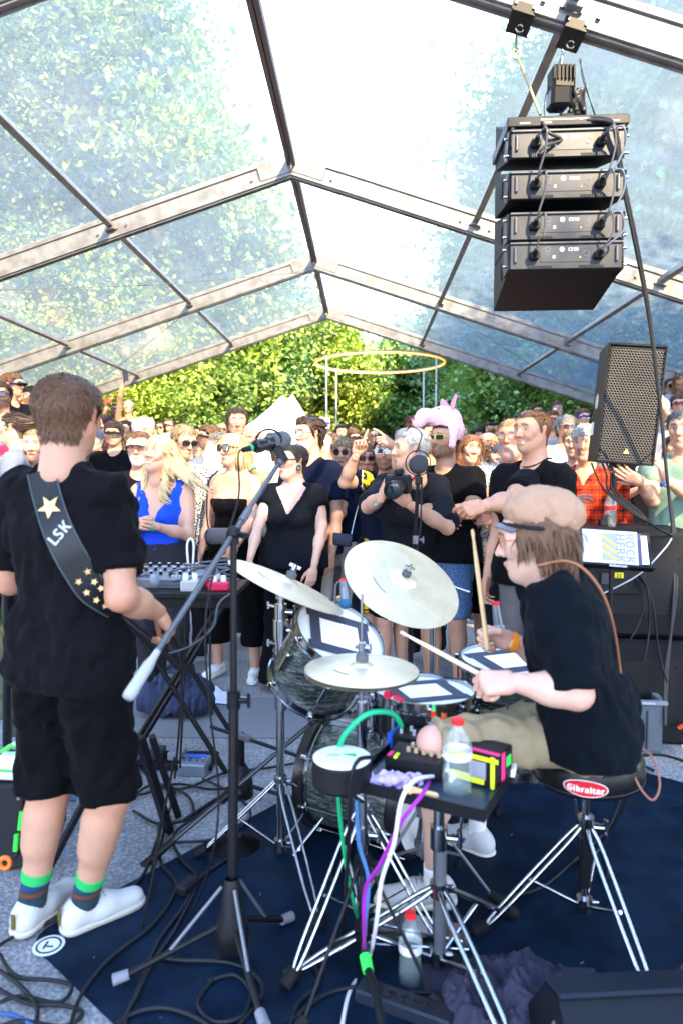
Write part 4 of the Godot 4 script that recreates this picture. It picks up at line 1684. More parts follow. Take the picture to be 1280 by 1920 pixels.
	if o.get("hair", "short") != "bald":
		hair_request(o.get("head", "f" if fem else "m"), o.get("hair", "short"))
	people.append(d)
	return d

func build_person(d: Dictionary) -> Node3D:
	var o: Dictionary = d.o
	var fem: bool = o.get("sex", "m") == "f"
	var n := thing("person", o.label, "person", d.base, 0.0, o.get("group", "crowd watching the band"))
	var head: String = o.get("head", "f" if fem else "m")
	var H: Dictionary = HEADS[head]
	var skin: Color = SKINS[o.get("skin", 0)]
	if skin_m == null:
		skin_m = StandardMaterial3D.new()
		skin_m.vertex_color_use_as_albedo = true
		skin_m.roughness = 0.52
		skin_m.subsurf_scatter_enabled = true
		skin_m.subsurf_scatter_strength = 0.06
		skin_m.metallic_specular = 0.4
		lens_m = mat(.012, .012, .014, .06, 0.0)
		clear_lens = mat(.9, .93, .95, .03, 0.0, {"a": .10, "transparency": BaseMaterial3D.TRANSPARENCY_ALPHA})
	var hairc: String = o.get("hairc", "brown")
	var opt := {"hairc": HAIRS[hairc], "beard": o.get("beard", 0.0), "moustache": o.get("moustache", o.get("beard", 0.0)), "beardc": HAIRS[o.get("beardc", hairc)], "stubble": o.get("stubble", .2), "stain": 0.0 if o.get("hair", "") == "bald" else .9}
	if o.has("lip"): opt.lip = o.lip
	var A: Array = done[H.job if o.at[2] < 6.6 else H.far]
	var V: PackedVector3Array = A[0]
	if o.get("beardlen", 0.0) > 0.0:
		V = V.duplicate()
		var NN: PackedVector3Array = A[1]
		for k in V.size():
			var p := V[k]
			if p.y < -.045 and p.y > -.13 and p.z > -.01:
				V[k] = p + (NN[k] + Vector3(0, -.6, .1)) * o.beardlen * smoothstep(-.045, -.075, p.y) * smoothstep(-.01, .03, p.z)
	var b := MB.new()
	b.join([V, A[1], A[2], head_colors(V, H, skin, opt, int(o.at[0]))], d.HT, skin)
	var tint := FastNoiseLite.new()
	tint.frequency = 1.0
	for h in [d.skin]:
		if o.at[2] < 3.0:
			var SV: PackedVector3Array = done[h][0]
			var cc := PackedColorArray()
			for p in SV:
				var q := 1.0 + .10 * tint.get_noise_3dv(p * 16.0) + .05 * tint.get_noise_3dv(p * 70.0)
				var e := 0.0
				for a in d.arms: e = maxf(e, maxf(smoothstep(.09, .02, p.distance_to(a[1])) * .8, smoothstep(.12, .02, p.distance_to(a[2])) * .4))
				for l in d.legs: e = maxf(e, smoothstep(.14, .04, p.distance_to(l[1])) * .5)
				cc.append(Color(skin.r * q, skin.g * q * (1.0 - .22 * e), skin.b * q * (1.0 - .25 * e)))
			b.join([SV, done[h][1], done[h][2], cc], Transform3D(), skin)
		else:
			b.join(done[h], Transform3D(), skin)
	for h in d.hands:
		b.join(done[h], Transform3D(), Color(skin.r * .98, skin.g * .88, skin.b * .85))
	obj("body", b.mesh(true), skin_m, n)
	for p in d.parts:
		var part := obj(p[0], arr_mesh(done[p[1]]), p[2], n)
		if p[0] == "shirt" and o.has("print"):
			chest_print(n, part, d, o.print)
	var style: String = o.get("hair", "short")
	if style != "bald":
		obj("hair", hair_mesh(head, style), hair_mat(hairc), n).transform = d.HT
	if o.has("glasses"):
		var g := glasses_mesh(o.glasses)
		var fr := obj("sunglasses" if o.get("dark", true) else "glasses", g[0], o.get("framem", mat(.015, .014, .014, .25)), n)
		fr.transform = d.HT
		if o.get("onhair", false):
			fr.transform = d.HT * Transform3D(Basis(Vector3.RIGHT, -.85), Vector3(0, .072, -.012))
		obj("lens", g[1], (o.get("lens", lens_m) if o.get("dark", true) else clear_lens), fr)
	if o.has("cap"):
		var c := cap_mesh(o.cap)
		var T: Transform3D = d.HT * Transform3D(ypr(o.get("capyaw", 0.0), o.get("cappitch", 0.0), 0), Vector3(0, .004, 0))
		var cp := obj("cap" if o.cap != "beanie" else "beanie", c[0], o.capm, n)
		cp.transform = T
		if o.cap != "beanie":
			obj("peak", c[1], o.get("peakm", o.capm), cp)
	d.node = n
	return n

# a printed patch of the shirt, lifted off it by a millimetre
func chest_print(n: Node3D, part: MeshInstance3D, d: Dictionary, q: Dictionary) -> void:
	var a := part.mesh.surface_get_arrays(0)
	var V: PackedVector3Array = a[Mesh.ARRAY_VERTEX]
	var N: PackedVector3Array = a[Mesh.ARRAY_NORMAL]
	var I: PackedInt32Array = a[Mesh.ARRAY_INDEX]
	var Y: Basis = d.Y
	var c: Vector3 = (q.at as Vector3) - (d.base as Vector3)
	var b := MB.new()
	var map := {}
	for k in range(0, I.size(), 3):
		var ok := true
		for e in 3:
			var l: Vector3 = Y.inverse() * (V[I[k + e]] - c)
			if absf(l.x) > q.w * .5 or absf(l.y) > q.h * .5 or l.z < -.12 or N[I[k + e]].dot(Y.z) < 0.0:
				ok = false
				break
		if not ok: continue
		var id := []
		for e in 3:
			var m: int = I[k + e]
			if not map.has(m):
				var l: Vector3 = Y.inverse() * (V[m] - c)
				map[m] = b.add(V[m] + N[m] * .0016, N[m], Vector2(.5 + l.x / q.w, .5 - l.y / q.h))
			id.append(map[m])
		b.i.append_array(id)
	if b.i.size():
		obj("print", b, q.m, n)

const C_BLACK := [.0042, .0042, .0055]
const C_NAVY := [.005, .008, .022]
var tx := {}

func plaid() -> ImageTexture:
	var im := Image.create(256, 256, false, Image.FORMAT_RGB8)
	for y in 256:
		for x in 256:
			var c := Color(.82, .22, .08)
			var q := 0.0
			for p in [x, y]:
				var m: int = p % 128
				if m < 34: q += .42
				elif m > 44 and m < 50: q += .3
				elif m > 72 and m < 84: q -= .35
				elif m > 100 and m < 106: q += .35
			if q > 0.0: c = c.lerp(Color(.07, .07, .16), minf(q, .9))
			elif q < 0.0: c = c.lerp(Color(.93, .62, .42), minf(-q * .8, .8))
			if (x + y) % 4 < 2: c = c * .94
			im.set_pixel(x, y, c)
	return ImageTexture.create_from_image(im)

func speckle(base: Color, dot: Color, thresh: float, freq: float, sd: int, cell := true) -> ImageTexture:
	var f := FastNoiseLite.new()
	f.seed = sd
	f.frequency = freq
	f.noise_type = FastNoiseLite.TYPE_CELLULAR if cell else FastNoiseLite.TYPE_SIMPLEX
	f.fractal_type = FastNoiseLite.FRACTAL_NONE
	var im := Image.create(128, 128, false, Image.FORMAT_RGB8)
	for y in 128:
		for x in 128:
			im.set_pixel(x, y, dot if f.get_noise_2d(x, y) > thresh else base)
	return ImageTexture.create_from_image(im)

func stripes(list: Array) -> ImageTexture:
	var im := Image.create(8, 128, false, Image.FORMAT_RGB8)
	for y in 128:
		for x in 8:
			im.set_pixel(x, y, list[(y * list.size() / 128)])
	return ImageTexture.create_from_image(im)

func kilt() -> ImageTexture:
	var im := Image.create(128, 128, false, Image.FORMAT_RGB8)
	im.fill(Color(.05, .05, .09))
	for y in 128:
		for x in range(50, 66):
			if y % 32 < 25: im.set_pixel(x, y, Color(.85, .70, .03))
			elif x % 3 == 0: im.set_pixel(x, y, Color(.5, .42, .05))
	return ImageTexture.create_from_image(im)

func yellow_print() -> ImageTexture:
	var f := FastNoiseLite.new()
	f.frequency = .03
	f.seed = 6
	var im := Image.create(96, 128, false, Image.FORMAT_RGB8)
	for y in 128:
		for x in 96:
			var c := Color(.05, .05, .05)
			if x < 5 or y < 5 or x > 90 or y > 122: c = Color(.9, .88, .7)
			elif f.get_noise_2d(x * 1.4, y) > .05: c = Color(.92, .78, .12)
			elif f.get_noise_2d(x * 3.0, y * 3.0 + 90) > .25: c = Color(.8, .8, .7)
			im.set_pixel(x, y, c)
	return ImageTexture.create_from_image(im)

func tee(c: Array) -> StandardMaterial3D:
	return cloth(c[0], c[1], c[2])

func cr(px: float, py: float, h: float, label: String, o := {}) -> void:
	var q := {"at": [px, py, clampf(300.0 / h, 3.4, 16.0)], "label": label, "topm": tee(C_BLACK), "cell": .030 if h < 40 else (.024 if h < 50 else .018)}
	q.merge(o, true)
	if o.has("c"): q.topm = tee(o.c)
	if o.has("capc"): q.capm = tee(o.capc)
	person(q)

func crowd() -> void:
	tx.plaid = plaid()
	tx.leafy = speckle(Color(.88, .88, .86), Color(.12, .13, .2), -.62, .16, 4)
	tx.dots = speckle(Color(.9, .9, .89), Color(.35, .38, .45), -.2, .05, 9)
	tx.purple = speckle(Color(.30, .22, .38), Color(.6, .55, .65), -.45, .12, 5)
	var denim := cloth(.10, .19, .34, noise_tex(.05, 3, 61, ramp([[.3, Color(.7, .7, .72)], [.7, Color(1, 1, 1)]]), false, 0, 256), 5.0)
	var white_shoe := mat(.72, .71, .68, .55)
	# ---- front rows
	person({"at": [300, 852, 4.25], "label": "laughing blonde woman in a blue waistcoat, hair blowing to the side", "sex": "f", "head": "fsmile", "hair": "blown", "hairc": "blond", "yaw": -8, "hyaw": -24, "pitch": 12, "roll": -5, "skin": 0, "top": "vest", "topm": cloth(.012, .055, .50), "hem": 1.05, "legs": "trousers", "bust": 1.15, "wide": 1.06,
		"al": [P(353, 1003, 4.2), P(290, 986, 3.98)], "hl": [Vector3(-1, .18, .1), Vector3(0, .35, 1), [.5, .3, .45, .6, .7]], "ar": [P(238, 1000, 4.3), P(258, 985, 4.0)], "cell": .0155})
	person({"at": [437, 843, 4.95], "label": "blonde woman with black sunglasses in a strapless black top", "sex": "f", "head": "f", "hair": "bob", "hairc": "blond", "yaw": -16, "hyaw": -36, "pitch": 2, "skin": 0, "glasses": "big", "top": "strapless", "legs": "capri", "legm": cloth(.003, .003, .004), "topm": cloth(.0035, .0035, .0045), "hem": .98, "bust": 1.05,
		"al": [P(478, 968, 4.85), P(441, 1026, 4.62)], "hl": [Vector3(-.55, -1, .1), Vector3(.5, -.2, 1), [.6, .7, .8, .85, .9]], "ar": "down", "shoes": white_shoe, "footl": Vector3(.0, 0, 1), "footr": Vector3(-.35, 0, 1), "lip": Color(.5, .06, .07), "cell": .0155, "stance": .14})
	person({"at": [547, 865, 4.62], "label": "dark haired woman with tortoise sunglasses in a black V neck top", "sex": "f", "head": "fround", "hair": "slick", "hairc": "black", "yaw": -12, "hyaw": -46, "skin": 2, "glasses": "big", "framem": mat(.12, .035, .015, .2), "lens": mat(.10, .025, .015, .06), "top": "vneck", "topm": cloth(.006, .007, .010), "legs": "trousers", "legm": cloth(.003, .003, .0045), "legloose": 1.25, "flare": 2.0, "hem": .86, "bust": 1.1, "wide": 1.08,
		"ar": [P(485, 985, 4.6), P(468, 1052, 4.5)], "hr": [Vector3(0, -1, .15), Vector3(-1, 0, .5), [.5, .4, .5, .55, .6]], "al": [P(604, 985, 4.6), P(588, 1066, 4.5)], "hl": [Vector3(-.2, -1, .1), Vector3(.35, 0, 1), [.3, .15, .2, .25, .3]], "lip": Color(.45, .06, .08), "cell": .0155})
	person({"at": [768, 842, 4.15], "label": "grey haired photographer in a charcoal tee aiming a camera", "head": "m", "hair": "short", "hairc": "grey", "yaw": -18, "hyaw": -74, "skin": 0, "lean": Vector3(-.02, 0, .42), "top": "tee", "topm": cloth(.010, .011, .015), "loose": .03, "sleeve": .92, "legs": "shorts", "legm": cloth(.005, .005, .006), "shortlen": .95, "stance": .16, "stubble": .5,
		"ar": [P(690, 950, 4.0), P(716, 930, 3.75)], "hr": [Vector3(.3, .75, 0), Vector3(-.9, .2, .4), [.3, .55, .6, .65, .7]], "al": [P(838, 990, 4.0), P(767, 946, 3.72)], "hl": [Vector3(-.8, .55, .05), Vector3(.1, -.75, .6), [.2, .35, .4, .45, .5]], "shoes": mat(.012, .012, .014, .6), "solem": mat(.03, .03, .03, .6), "socks": mat(.012, .012, .014, .9), "hem": .735, "cell": .014})
	var pig := person({"at": [832, 826, 4.5], "label": "goateed man with yellow sunglasses and a pink plush pig hat", "head": "wide", "hair": "crop", "hairc": "dark", "yaw": -32, "hyaw": -42, "pitch": 6, "skin": 1, "beard": .85, "stubble": 0.0, "glasses": "wrap", "framem": mat(.72, .58, .02, .3), "top": "tee", "topm": tee(C_BLACK), "wide": 1.12, "arm": 1.12, "legs": "shorts", "legm": denim, "hem": .92,
		"al": [P(884, 958, 4.35), P(828, 962, 4.1)], "hl": [Vector3(-1, .1, 0), Vector3(0, .3, 1), [.4, .4, .5, .5, .6]], "ar": "fold", "cell": .014})
	person({"at": [996, 808, 3.75], "label": "smiling man in a black tee and lanyard pointing across the band", "head": "smile", "hair": "crop", "hairc": "brown", "yaw": -48, "hyaw": -54, "skin": 1, "top": "tee", "topm": tee(C_BLACK), "wide": 1.1, "arm": 1.08, "legs": "trousers", "legm": cloth(.11, .10, .105), "legloose": 1.15, "hem": .88,
		"al": [P(960, 938, 3.42), P(908, 948, 3.22)], "shl": P(985, 905, 3.55), "hl": [Vector3(-1, -.22, .1), Vector3(.1, .6, 1), [.6, .35, .75, .85, .9]], "ar": "down", "cell": .014})
	person({"at": [724, 848, 4.72], "label": "bearded man in white rimmed goggles raising one finger", "head": "m", "hair": "crop", "hairc": "dark", "yaw": -8, "hyaw": -12, "skin": 0, "beard": .9, "glasses": "wrap", "framem": mat(.7, .72, .74, .3), "lens": mat(.10, .10, .11, .05, .6), "cap": "beanie", "capm": tee(C_NAVY), "top": "tee", "topm": tee(C_NAVY), "legs": "skirt", "legm": cloth(1, 1, 1, kilt(), 4.0), "shortlen": .9, "hem": .735,
		"ar": [P(646, 905, 4.6), P(667, 853, 4.45)], "shr": P(690, 900, 4.72), "hr": [Vector3(.25, 1, .1), Vector3(-.5, .1, -.8), [.85, .0, .85, .9, .9]], "al": [P(752, 892, 4.6), P(738, 838, 4.5)], "hl": [Vector3(-.7, .55, .1), Vector3(.4, .6, .7), [.7, .05, .65, .75, .8]], "print": {"at": P(705, 918, 4.55), "w": .22, "h": .28, "m": mat(1, 1, 1, .8, 0, {"albedo_texture": yellow_print()})}, "cell": .014})
	person({"at": [684, 858, 5.05], "label": "auburn haired woman in narrow black sunglasses and a navy top", "sex": "f", "head": "f", "hair": "bob", "hairc": "auburn", "yaw": -14, "hyaw": 8, "pitch": -8, "skin": 1, "glasses": "thin", "top": "tee", "topm": tee(C_NAVY), "legs": "shorts", "legm": cloth(.45, .43, .40), "hem": 1.0, "ar": [P(640, 962, 4.95), P(612, 1002, 4.8)], "al": "down", "cell": .015})
	person({"at": [641, 850, 5.35], "label": "curly blond man in round sunglasses and an open white shirt", "head": "talk", "hair": "mop", "hairc": "dblond", "yaw": 5, "hyaw": -4, "skin": 0, "glasses": "round", "top": "open", "topm": cloth(.60, .62, .66), "legs": "shorts", "legm": cloth(.30, .27, .24), "hem": .78, "al": "down", "ar": "down"})
	person({"at": [578, 815, 4.95], "label": "man with swept dark hair, round glasses and grey beard in navy tee", "head": "m", "hair": "swept", "hairc": "dark", "yaw": -35, "hyaw": -48, "skin": 0, "beard": .8, "beardc": "grey", "beardlen": .014, "glasses": "thin", "dark": false, "topm": tee(C_NAVY), "wide": 1.1, "al": "down", "ar": "fold", "legs": "shorts", "legm": cloth(.35, .31, .27)})
	person({"at": [445, 792, 5.75], "label": "tall man with dark hair and thin glasses in a cream shirt", "head": "thin", "hair": "short", "hairc": "dark", "yaw": 10, "hyaw": 14, "skin": 4, "glasses": "thin", "dark": false, "top": "tee", "topm": cloth(.62, .57, .46), "al": [P(500, 920, 5.6), P(468, 872, 5.4)], "hl": [Vector3(-.2, 1, .1), Vector3(.2, 0, 1), [.4, .4, .5, .5, .6]], "wide": 1.08, "stubble": .5})
	person({"at": [1097, 832, 4.62], "label": "moustached man in an orange plaid shirt behind the pole speaker", "head": "m", "hair": "mop", "hairc": "grey", "yaw": -25, "hyaw": -38, "skin": 0, "moustache": .95, "beardc": "dark", "stubble": .3, "top": "shirt", "vee": .055, "topm": cloth(1, 1, 1, tx.plaid, 7.5), "sleeve": .95, "loose": .022, "wide": 1.1, "al": "down", "ar": "chest", "cell": .014})
	person({"at": [1280, 806, 4.25], "label": "man in a sage green tee clapping at the right edge", "head": "m", "hair": "short", "hairc": "dgrey", "yaw": -28, "hyaw": -40, "skin": 0, "topm": cloth(.14, .22, .17), "wide": 1.05, "legs": "shorts", "legm": cloth(.30, .31, .34),
		"ar": [P(1222, 936, 4.0), P(1204, 904, 3.85)], "hr": [Vector3(-.85, .35, .1), Vector3(-.2, -.6, .8), [.1, .12, .15, .2, .25]], "al": [P(1300, 930, 4.0), P(1246, 900, 3.85)], "hl": [Vector3(-.35, 1, .1), Vector3(.8, .1, .6), [.2, .2, .22, .25, .3]], "cell": .014})
	person({"at": [934, 853, 5.0], "label": "strawberry blonde woman in a backward cap and black dress", "sex": "f", "head": "fsmile", "hair": "curly", "hairc": "ginger", "yaw": -2, "hyaw": -8, "pitch": 4, "skin": 2, "cap": "flat", "capyaw": 180, "capm": cloth(.05, .055, .085), "peakm": cloth(.35, .02, .02), "top": "dress", "topm": tee(C_BLACK), "legs": "none", "ar": [P(906, 965, 4.9), P(886, 995, 4.7)], "al": "chest", "lip": Color(.5, .14, .12), "cell": .014, "skirt": .46})
	person({"at": [880, 842, 5.5], "label": "young woman with long auburn hair in a dotted white dress", "sex": "f", "head": "fsmile", "hair": "long", "hairc": "auburn", "yaw": 5, "hyaw": 14, "roll": -6, "skin": 0, "top": "dress", "topm": cloth(1, 1, 1, tx.dots, 7.0), "legs": "none", "al": "down", "ar": "down", "skirt": .60})
	person({"at": [958, 818, 4.5], "label": "grey bearded man with red glasses poking out his tongue", "head": "wide", "hair": "crop", "hairc": "dblond", "yaw": -22, "hyaw": -30, "pitch": -6, "skin": 4, "beard": .9, "beardc": "grey", "beardlen": .02, "glasses": "thin", "dark": false, "framem": mat(.10, .02, .02, .3), "top": "shirt", "vee": .12, "topm": cloth(1, 1, 1, tx.leafy, 5.0), "lip": Color(.6, .12, .14), "ar": [P(925, 950, 4.3), P(940, 922, 4.05)], "hr": [Vector3(.2, .5, .5), Vector3(-.4, .3, .9), [.6, .55, .6, .65, .7]], "al": "fold", "cell": .015})
	# ---- left side
	cr(25, 722, 42, "man in a navy cap and black tee seen in profile at far left", {"yaw": 70, "hyaw": 84, "cap": "dome", "capc": [.012, .016, .07], "skin": 4, "wide": 1.15, "glasses": "wrap"})
	cr(3, 742, 47, "bearded man in sunglasses and pale blue shirt on the left edge", {"yaw": 15, "c": [.42, .50, .62], "glasses": "big", "beard": .9, "hairc": "dark", "skin": 4})
	cr(51, 764, 34, "woman with auburn hair and blue sunglasses pushed up, behind the guitarist", {"sex": "f", "hair": "long", "hairc": "auburn", "yaw": -10, "glasses": "wrap", "onhair": true, "c": [.3, .35, .4], "lens": mat(.1, .2, .5, .1)})
	cr(38, 738, 28, "dark haired person half hidden behind the navy cap man", {"hair": "thick", "hairc": "black", "yaw": 30})
	cr(58, 740, 28, "dark haired person with head down behind the auburn woman", {"hair": "thick", "hairc": "black", "yaw": -30, "pitch": -15, "c": C_NAVY})
	cr(26, 802, 61, "young man in profile with dark bun and glasses at far left", {"hair": "bun", "hairc": "dark", "yaw": -75, "hyaw": -82, "skin": 0, "glasses": "thin", "dark": false, "c": [.13, .15, .2], "head": "thin", "stubble": .35})
	cr(68, 834, 61, "shaven headed young man looking over the guitarist's shoulder", {"hair": "crop", "hairc": "dblond", "yaw": 12, "hyaw": 6, "pitch": -4, "skin": 0, "c": [.16, .17, .2], "head": "talk", "stubble": .4})
	cr(4, 868, 56, "person in a dark teal jacket cut by the left edge", {"hair": "thick", "hairc": "pink", "yaw": 60, "c": [.01, .05, .06], "sleeve": 1.9})
	cr(241, 764, 25, "man in a grey tank top holding his phone high", {"hair": "short", "hairc": "grey", "yaw": 6, "top": "tank", "c": [.05, .06, .08], "pitch": 14, "ar": [P(226, 742, 11.7), P(233, 712, 11.6)], "hr": [Vector3(.1, 1, 0), Vector3(-.3, .2, 1), [.5, .3, .4, .4, .5]]})
	cr(216, 768, 23, "bearded man in a purple patterned shirt filming with a phone", {"beard": 1.0, "beardlen": .02, "hair": "crop", "hairc": "black", "glasses": "wrap", "topm": cloth(1, 1, 1, tx.purple, 3.0), "yaw": 15, "ar": [P(196, 775, 12.6), P(203, 756, 12.5)]})
	cr(262, 784, 19, "balding man far back beside the phone holder", {"hair": "crop", "hairc": "dark", "yaw": 5, "c": [.3, .3, .32]})
	cr(282, 786, 17, "small far man in sunglasses under the left trees", {"glasses": "wrap", "hair": "short", "hairc": "dark", "c": [.04, .04, .05]})
	cr(301, 802, 21, "far woman in dark sunglasses and pale top by the bushes", {"sex": "f", "glasses": "big", "hair": "bun", "hairc": "dark", "c": [.55, .5, .42]})
	cr(317, 797, 21, "far man in a pale grey cap by the bushes", {"cap": "dome", "capc": [.42, .42, .45], "c": [.2, .25, .35], "glasses": "thin"})
	cr(214, 812, 43, "person under a flat black cap with a yellow badge", {"cap": "flat", "capc": [.010, .010, .012], "yaw": 5, "c": C_BLACK, "pitch": -8, "hairc": "dark"})
	cr(219, 846, 42, "pale young woman with sunglasses pushed into brown hair", {"sex": "f", "hair": "bun", "hairc": "brown", "glasses": "big", "onhair": true, "top": "vest", "topm": cloth(.55, .52, .48), "skin": 2, "yaw": 0, "cell": .016})
	cr(261, 842, 62, "man with a white goatee and cream cap behind the blonde", {"head": "thin", "cap": "dome", "capc": [.55, .53, .46], "cappitch": 4, "beard": .95, "beardc": "white", "skin": 4, "yaw": 4, "hyaw": 8, "stubble": .3, "cell": .015})
	cr(273, 806, 40, "white haired man with his head bowed left of centre", {"hair": "thick", "hairc": "white", "yaw": 60, "hyaw": 110, "c": [.4, .4, .42]})
	cr(236, 806, 33, "small dark haired man behind the black cap", {"hair": "short", "hairc": "black", "yaw": -8, "c": C_NAVY})
	cr(243, 838, 30, "dark haired person between pale woman and goatee man", {"hair": "short", "hairc": "black", "yaw": 10})
	cr(346, 828, 57, "man with sandy hair and black sunglasses looking down", {"hair": "short", "hairc": "dblond", "glasses": "wrap", "yaw": 25, "hyaw": 42, "pitch": -14, "topm": cloth(1, 1, 1, tx.leafy, 4.0), "al": "down"})
	cr(370, 840, 34, "sandy curly head behind the dark glasses man", {"hair": "mop", "hairc": "dblond", "yaw": 10, "c": [.5, .5, .5]})
	cr(391, 820, 44, "man in a black baseball cap turned to the left", {"cap": "dome", "capc": [.010, .011, .014], "yaw": -35, "hyaw": -48, "skin": 4, "c": [.55, .52, .45], "stubble": .4})
	cr(404, 832, 44, "grey haired person shading the eyes with one hand", {"hair": "mop", "hairc": "dgrey", "yaw": -20, "hyaw": -34, "c": [.62, .58, .48], "ar": [P(378, 905, 6.6), P(388, 850, 6.4)], "hr": [Vector3(.4, 1, 0), Vector3(-.4, .3, 1), [.3, .15, .2, .2, .25]]})
	cr(416, 806, 27, "bald man in sunglasses behind the tall cream shirted man", {"hair": "bald", "glasses": "wrap", "yaw": 15, "skin": 4, "c": [.3, .2, .2]})
	cr(474, 826, 49, "bald man with glasses and moustache behind the microphone", {"hair": "bald", "glasses": "thin", "dark": false, "moustache": .9, "beardc": "dark", "yaw": 12, "skin": 1, "c": [.6, .56, .48]})
	# ---- middle, behind
	cr(600, 834, 44, "fair haired man in profile with white collar", {"hair": "crop", "hairc": "white", "yaw": -60, "hyaw": -72, "skin": 4, "c": [.55, .6, .68], "top": "shirt"})
	cr(621, 832, 36, "person in a bright blue cap seen from the side", {"cap": "dome", "capc": [.02, .08, .30], "yaw": -60, "c": C_NAVY, "skin": 4})
	cr(640, 812, 30, "dark haired man peering over the curly man", {"hair": "short", "hairc": "black", "yaw": 5, "c": [.05, .05, .06]})
	cr(663, 820, 32, "person in a dark flat cap between raised hand and curls", {"cap": "flat", "capc": [.02, .02, .03], "yaw": 20, "pitch": -10})
	cr(683, 824, 30, "person in a second dark cap behind the raised finger", {"cap": "dome", "capc": [.03, .028, .035], "yaw": -20, "pitch": -8, "c": C_NAVY})
	cr(778, 800, 36, "brown haired head behind the photographer", {"hair": "thick", "hairc": "brown", "yaw": 60, "c": [.3, .2, .15]})
	cr(803, 818, 55, "shaven man hidden behind the pig snout", {"hair": "crop", "hairc": "dark", "yaw": 20, "skin": 1, "c": [.05, .05, .05]})
	cr(914, 832, 45, "man with black goatee and sunglasses behind the capped woman", {"hair": "bald", "glasses": "wrap", "beard": 1.0, "beardc": "black", "beardlen": .015, "yaw": 10, "skin": 1, "c": [.4, .4, .38]})
	cr(931, 818, 36, "person in a patterned bandana behind the goatee man", {"cap": "beanie", "capm": cloth(1, 1, 1, speckle(Color(.55, .5, .42), Color(.16, .14, .13), -.5, .2, 2), 8.0), "yaw": 25, "skin": 1})
	cr(918, 806, 26, "dark haired head far behind the patterned bandana", {"hair": "short", "hairc": "black", "yaw": -15, "c": [.1, .1, .12]})
	cr(895, 818, 28, "dark wavy head behind the long haired young woman", {"hair": "thick", "hairc": "dark", "yaw": 15, "c": [.2, .2, .22]})
	# ---- right
	cr(1034, 788, 32, "man with moustache, orange cap and sunglasses at the back", {"cap": "dome", "capc": [.42, .09, .02], "glasses": "wrap", "moustache": .9, "yaw": 0, "skin": 4, "c": [.35, .34, .36]})
	cr(1043, 768, 29, "man in a grey blue beanie and glasses at the back", {"cap": "beanie", "capc": [.12, .15, .24], "glasses": "thin", "dark": false, "yaw": -8, "c": [.3, .3, .33]})
	cr(1060, 802, 42, "silver haired man in black sunglasses and cream shirt", {"hair": "thick", "hairc": "grey", "glasses": "wrap", "yaw": 6, "c": [.55, .52, .44], "skin": 4})
	cr(1076, 832, 52, "young man with a thin moustache in a royal blue tee", {"hair": "short", "hairc": "dblond", "moustache": .7, "beardc": "brown", "yaw": -22, "hyaw": -30, "c": [.02, .06, .40], "skin": 0, "stubble": .5})
	cr(1036, 838, 31, "short cropped head behind the pointing man's shoulder", {"hair": "crop", "hairc": "dark", "yaw": -60, "hyaw": -110, "c": [.3, .2, .15]})
	cr(1050, 862, 28, "fair child's head behind the pointing man", {"hair": "mop", "hairc": "blond", "yaw": -40, "hyaw": -120, "c": [.6, .4, .05], "S": 1.5})
	cr(1091, 784, 34, "man in a royal blue cap and glasses beside the speaker", {"cap": "dome", "capc": [.015, .06, .30], "glasses": "thin", "dark": false, "yaw": 8, "c": [.4, .4, .42]})
	cr(1006, 772, 26, "dark haired man at the back above the pointing man", {"hair": "short", "hairc": "dark", "yaw": 0, "c": [.25, .2, .2]})
	cr(1018, 782, 24, "fair person in a tan hat at the back", {"cap": "flat", "capc": [.42, .27, .13], "yaw": 0, "c": [.3, .3, .3]})
	cr(1237, 766, 43, "white bearded man right of the speaker", {"hair": "crop", "hairc": "white", "beard": 1.0, "beardc": "white", "beardlen": .03, "yaw": -30, "skin": 2, "c": [.3, .3, .32]})
	cr(1239, 802, 42, "woman with crimson hair bending behind the speaker", {"sex": "f", "hair": "bob", "hairc": "pink", "yaw": -40, "pitch": -18, "c": [.012, .015, .05], "skin": 0})
	cr(1257, 726, 33, "woman in dark sunglasses standing high on the right bank", {"sex": "f", "hair": "bun", "hairc": "dark", "glasses": "big", "top": "tank", "topm": tee(C_BLACK), "yaw": -6, "skin": 3})
	cr(1275, 716, 34, "long haired man standing high at the right edge", {"hair": "long", "head": "m", "hairc": "brown", "beard": .7, "yaw": -10, "skin": 3, "c": [.2, .22, .26]})
	cr(1274, 760, 42, "person in a navy cap with one arm raised, right edge", {"cap": "dome", "capc": [.012, .03, .14], "yaw": -30, "c": [.05, .05, .07], "ar": [P(1262, 800, 6.9), P(1240, 760, 6.7)], "hr": [Vector3(-.3, 1, 0), Vector3(0, 0, 1), [.2, .1, .1, .15, .2]]})
	cr(1259, 794, 36, "balding man with flushed face behind the crimson hair", {"hair": "bald", "yaw": -35, "skin": 4, "c": [.45, .02, .10]})
	cr(1262, 838, 46, "dark long haired woman tucked behind the green tee", {"sex": "f", "hair": "long", "hairc": "black", "yaw": -20, "c": C_BLACK, "skin": 0})
	cr(1206, 822, 58, "man in a printed black tee hidden by the speaker", {"hair": "short", "hairc": "dark", "yaw": -12, "c": C_BLACK, "al": "down", "ar": "chest", "skin": 0})
	cr(1172, 828, 56, "man in a grey tee hidden by the speaker", {"hair": "short", "hairc": "brown", "yaw": -16, "c": [.12, .13, .16], "al": "down", "skin": 1, "belly": .6})
	# ---- people further back who fill the gaps
	var r := RandomNumberGenerator.new()
	r.seed = 77
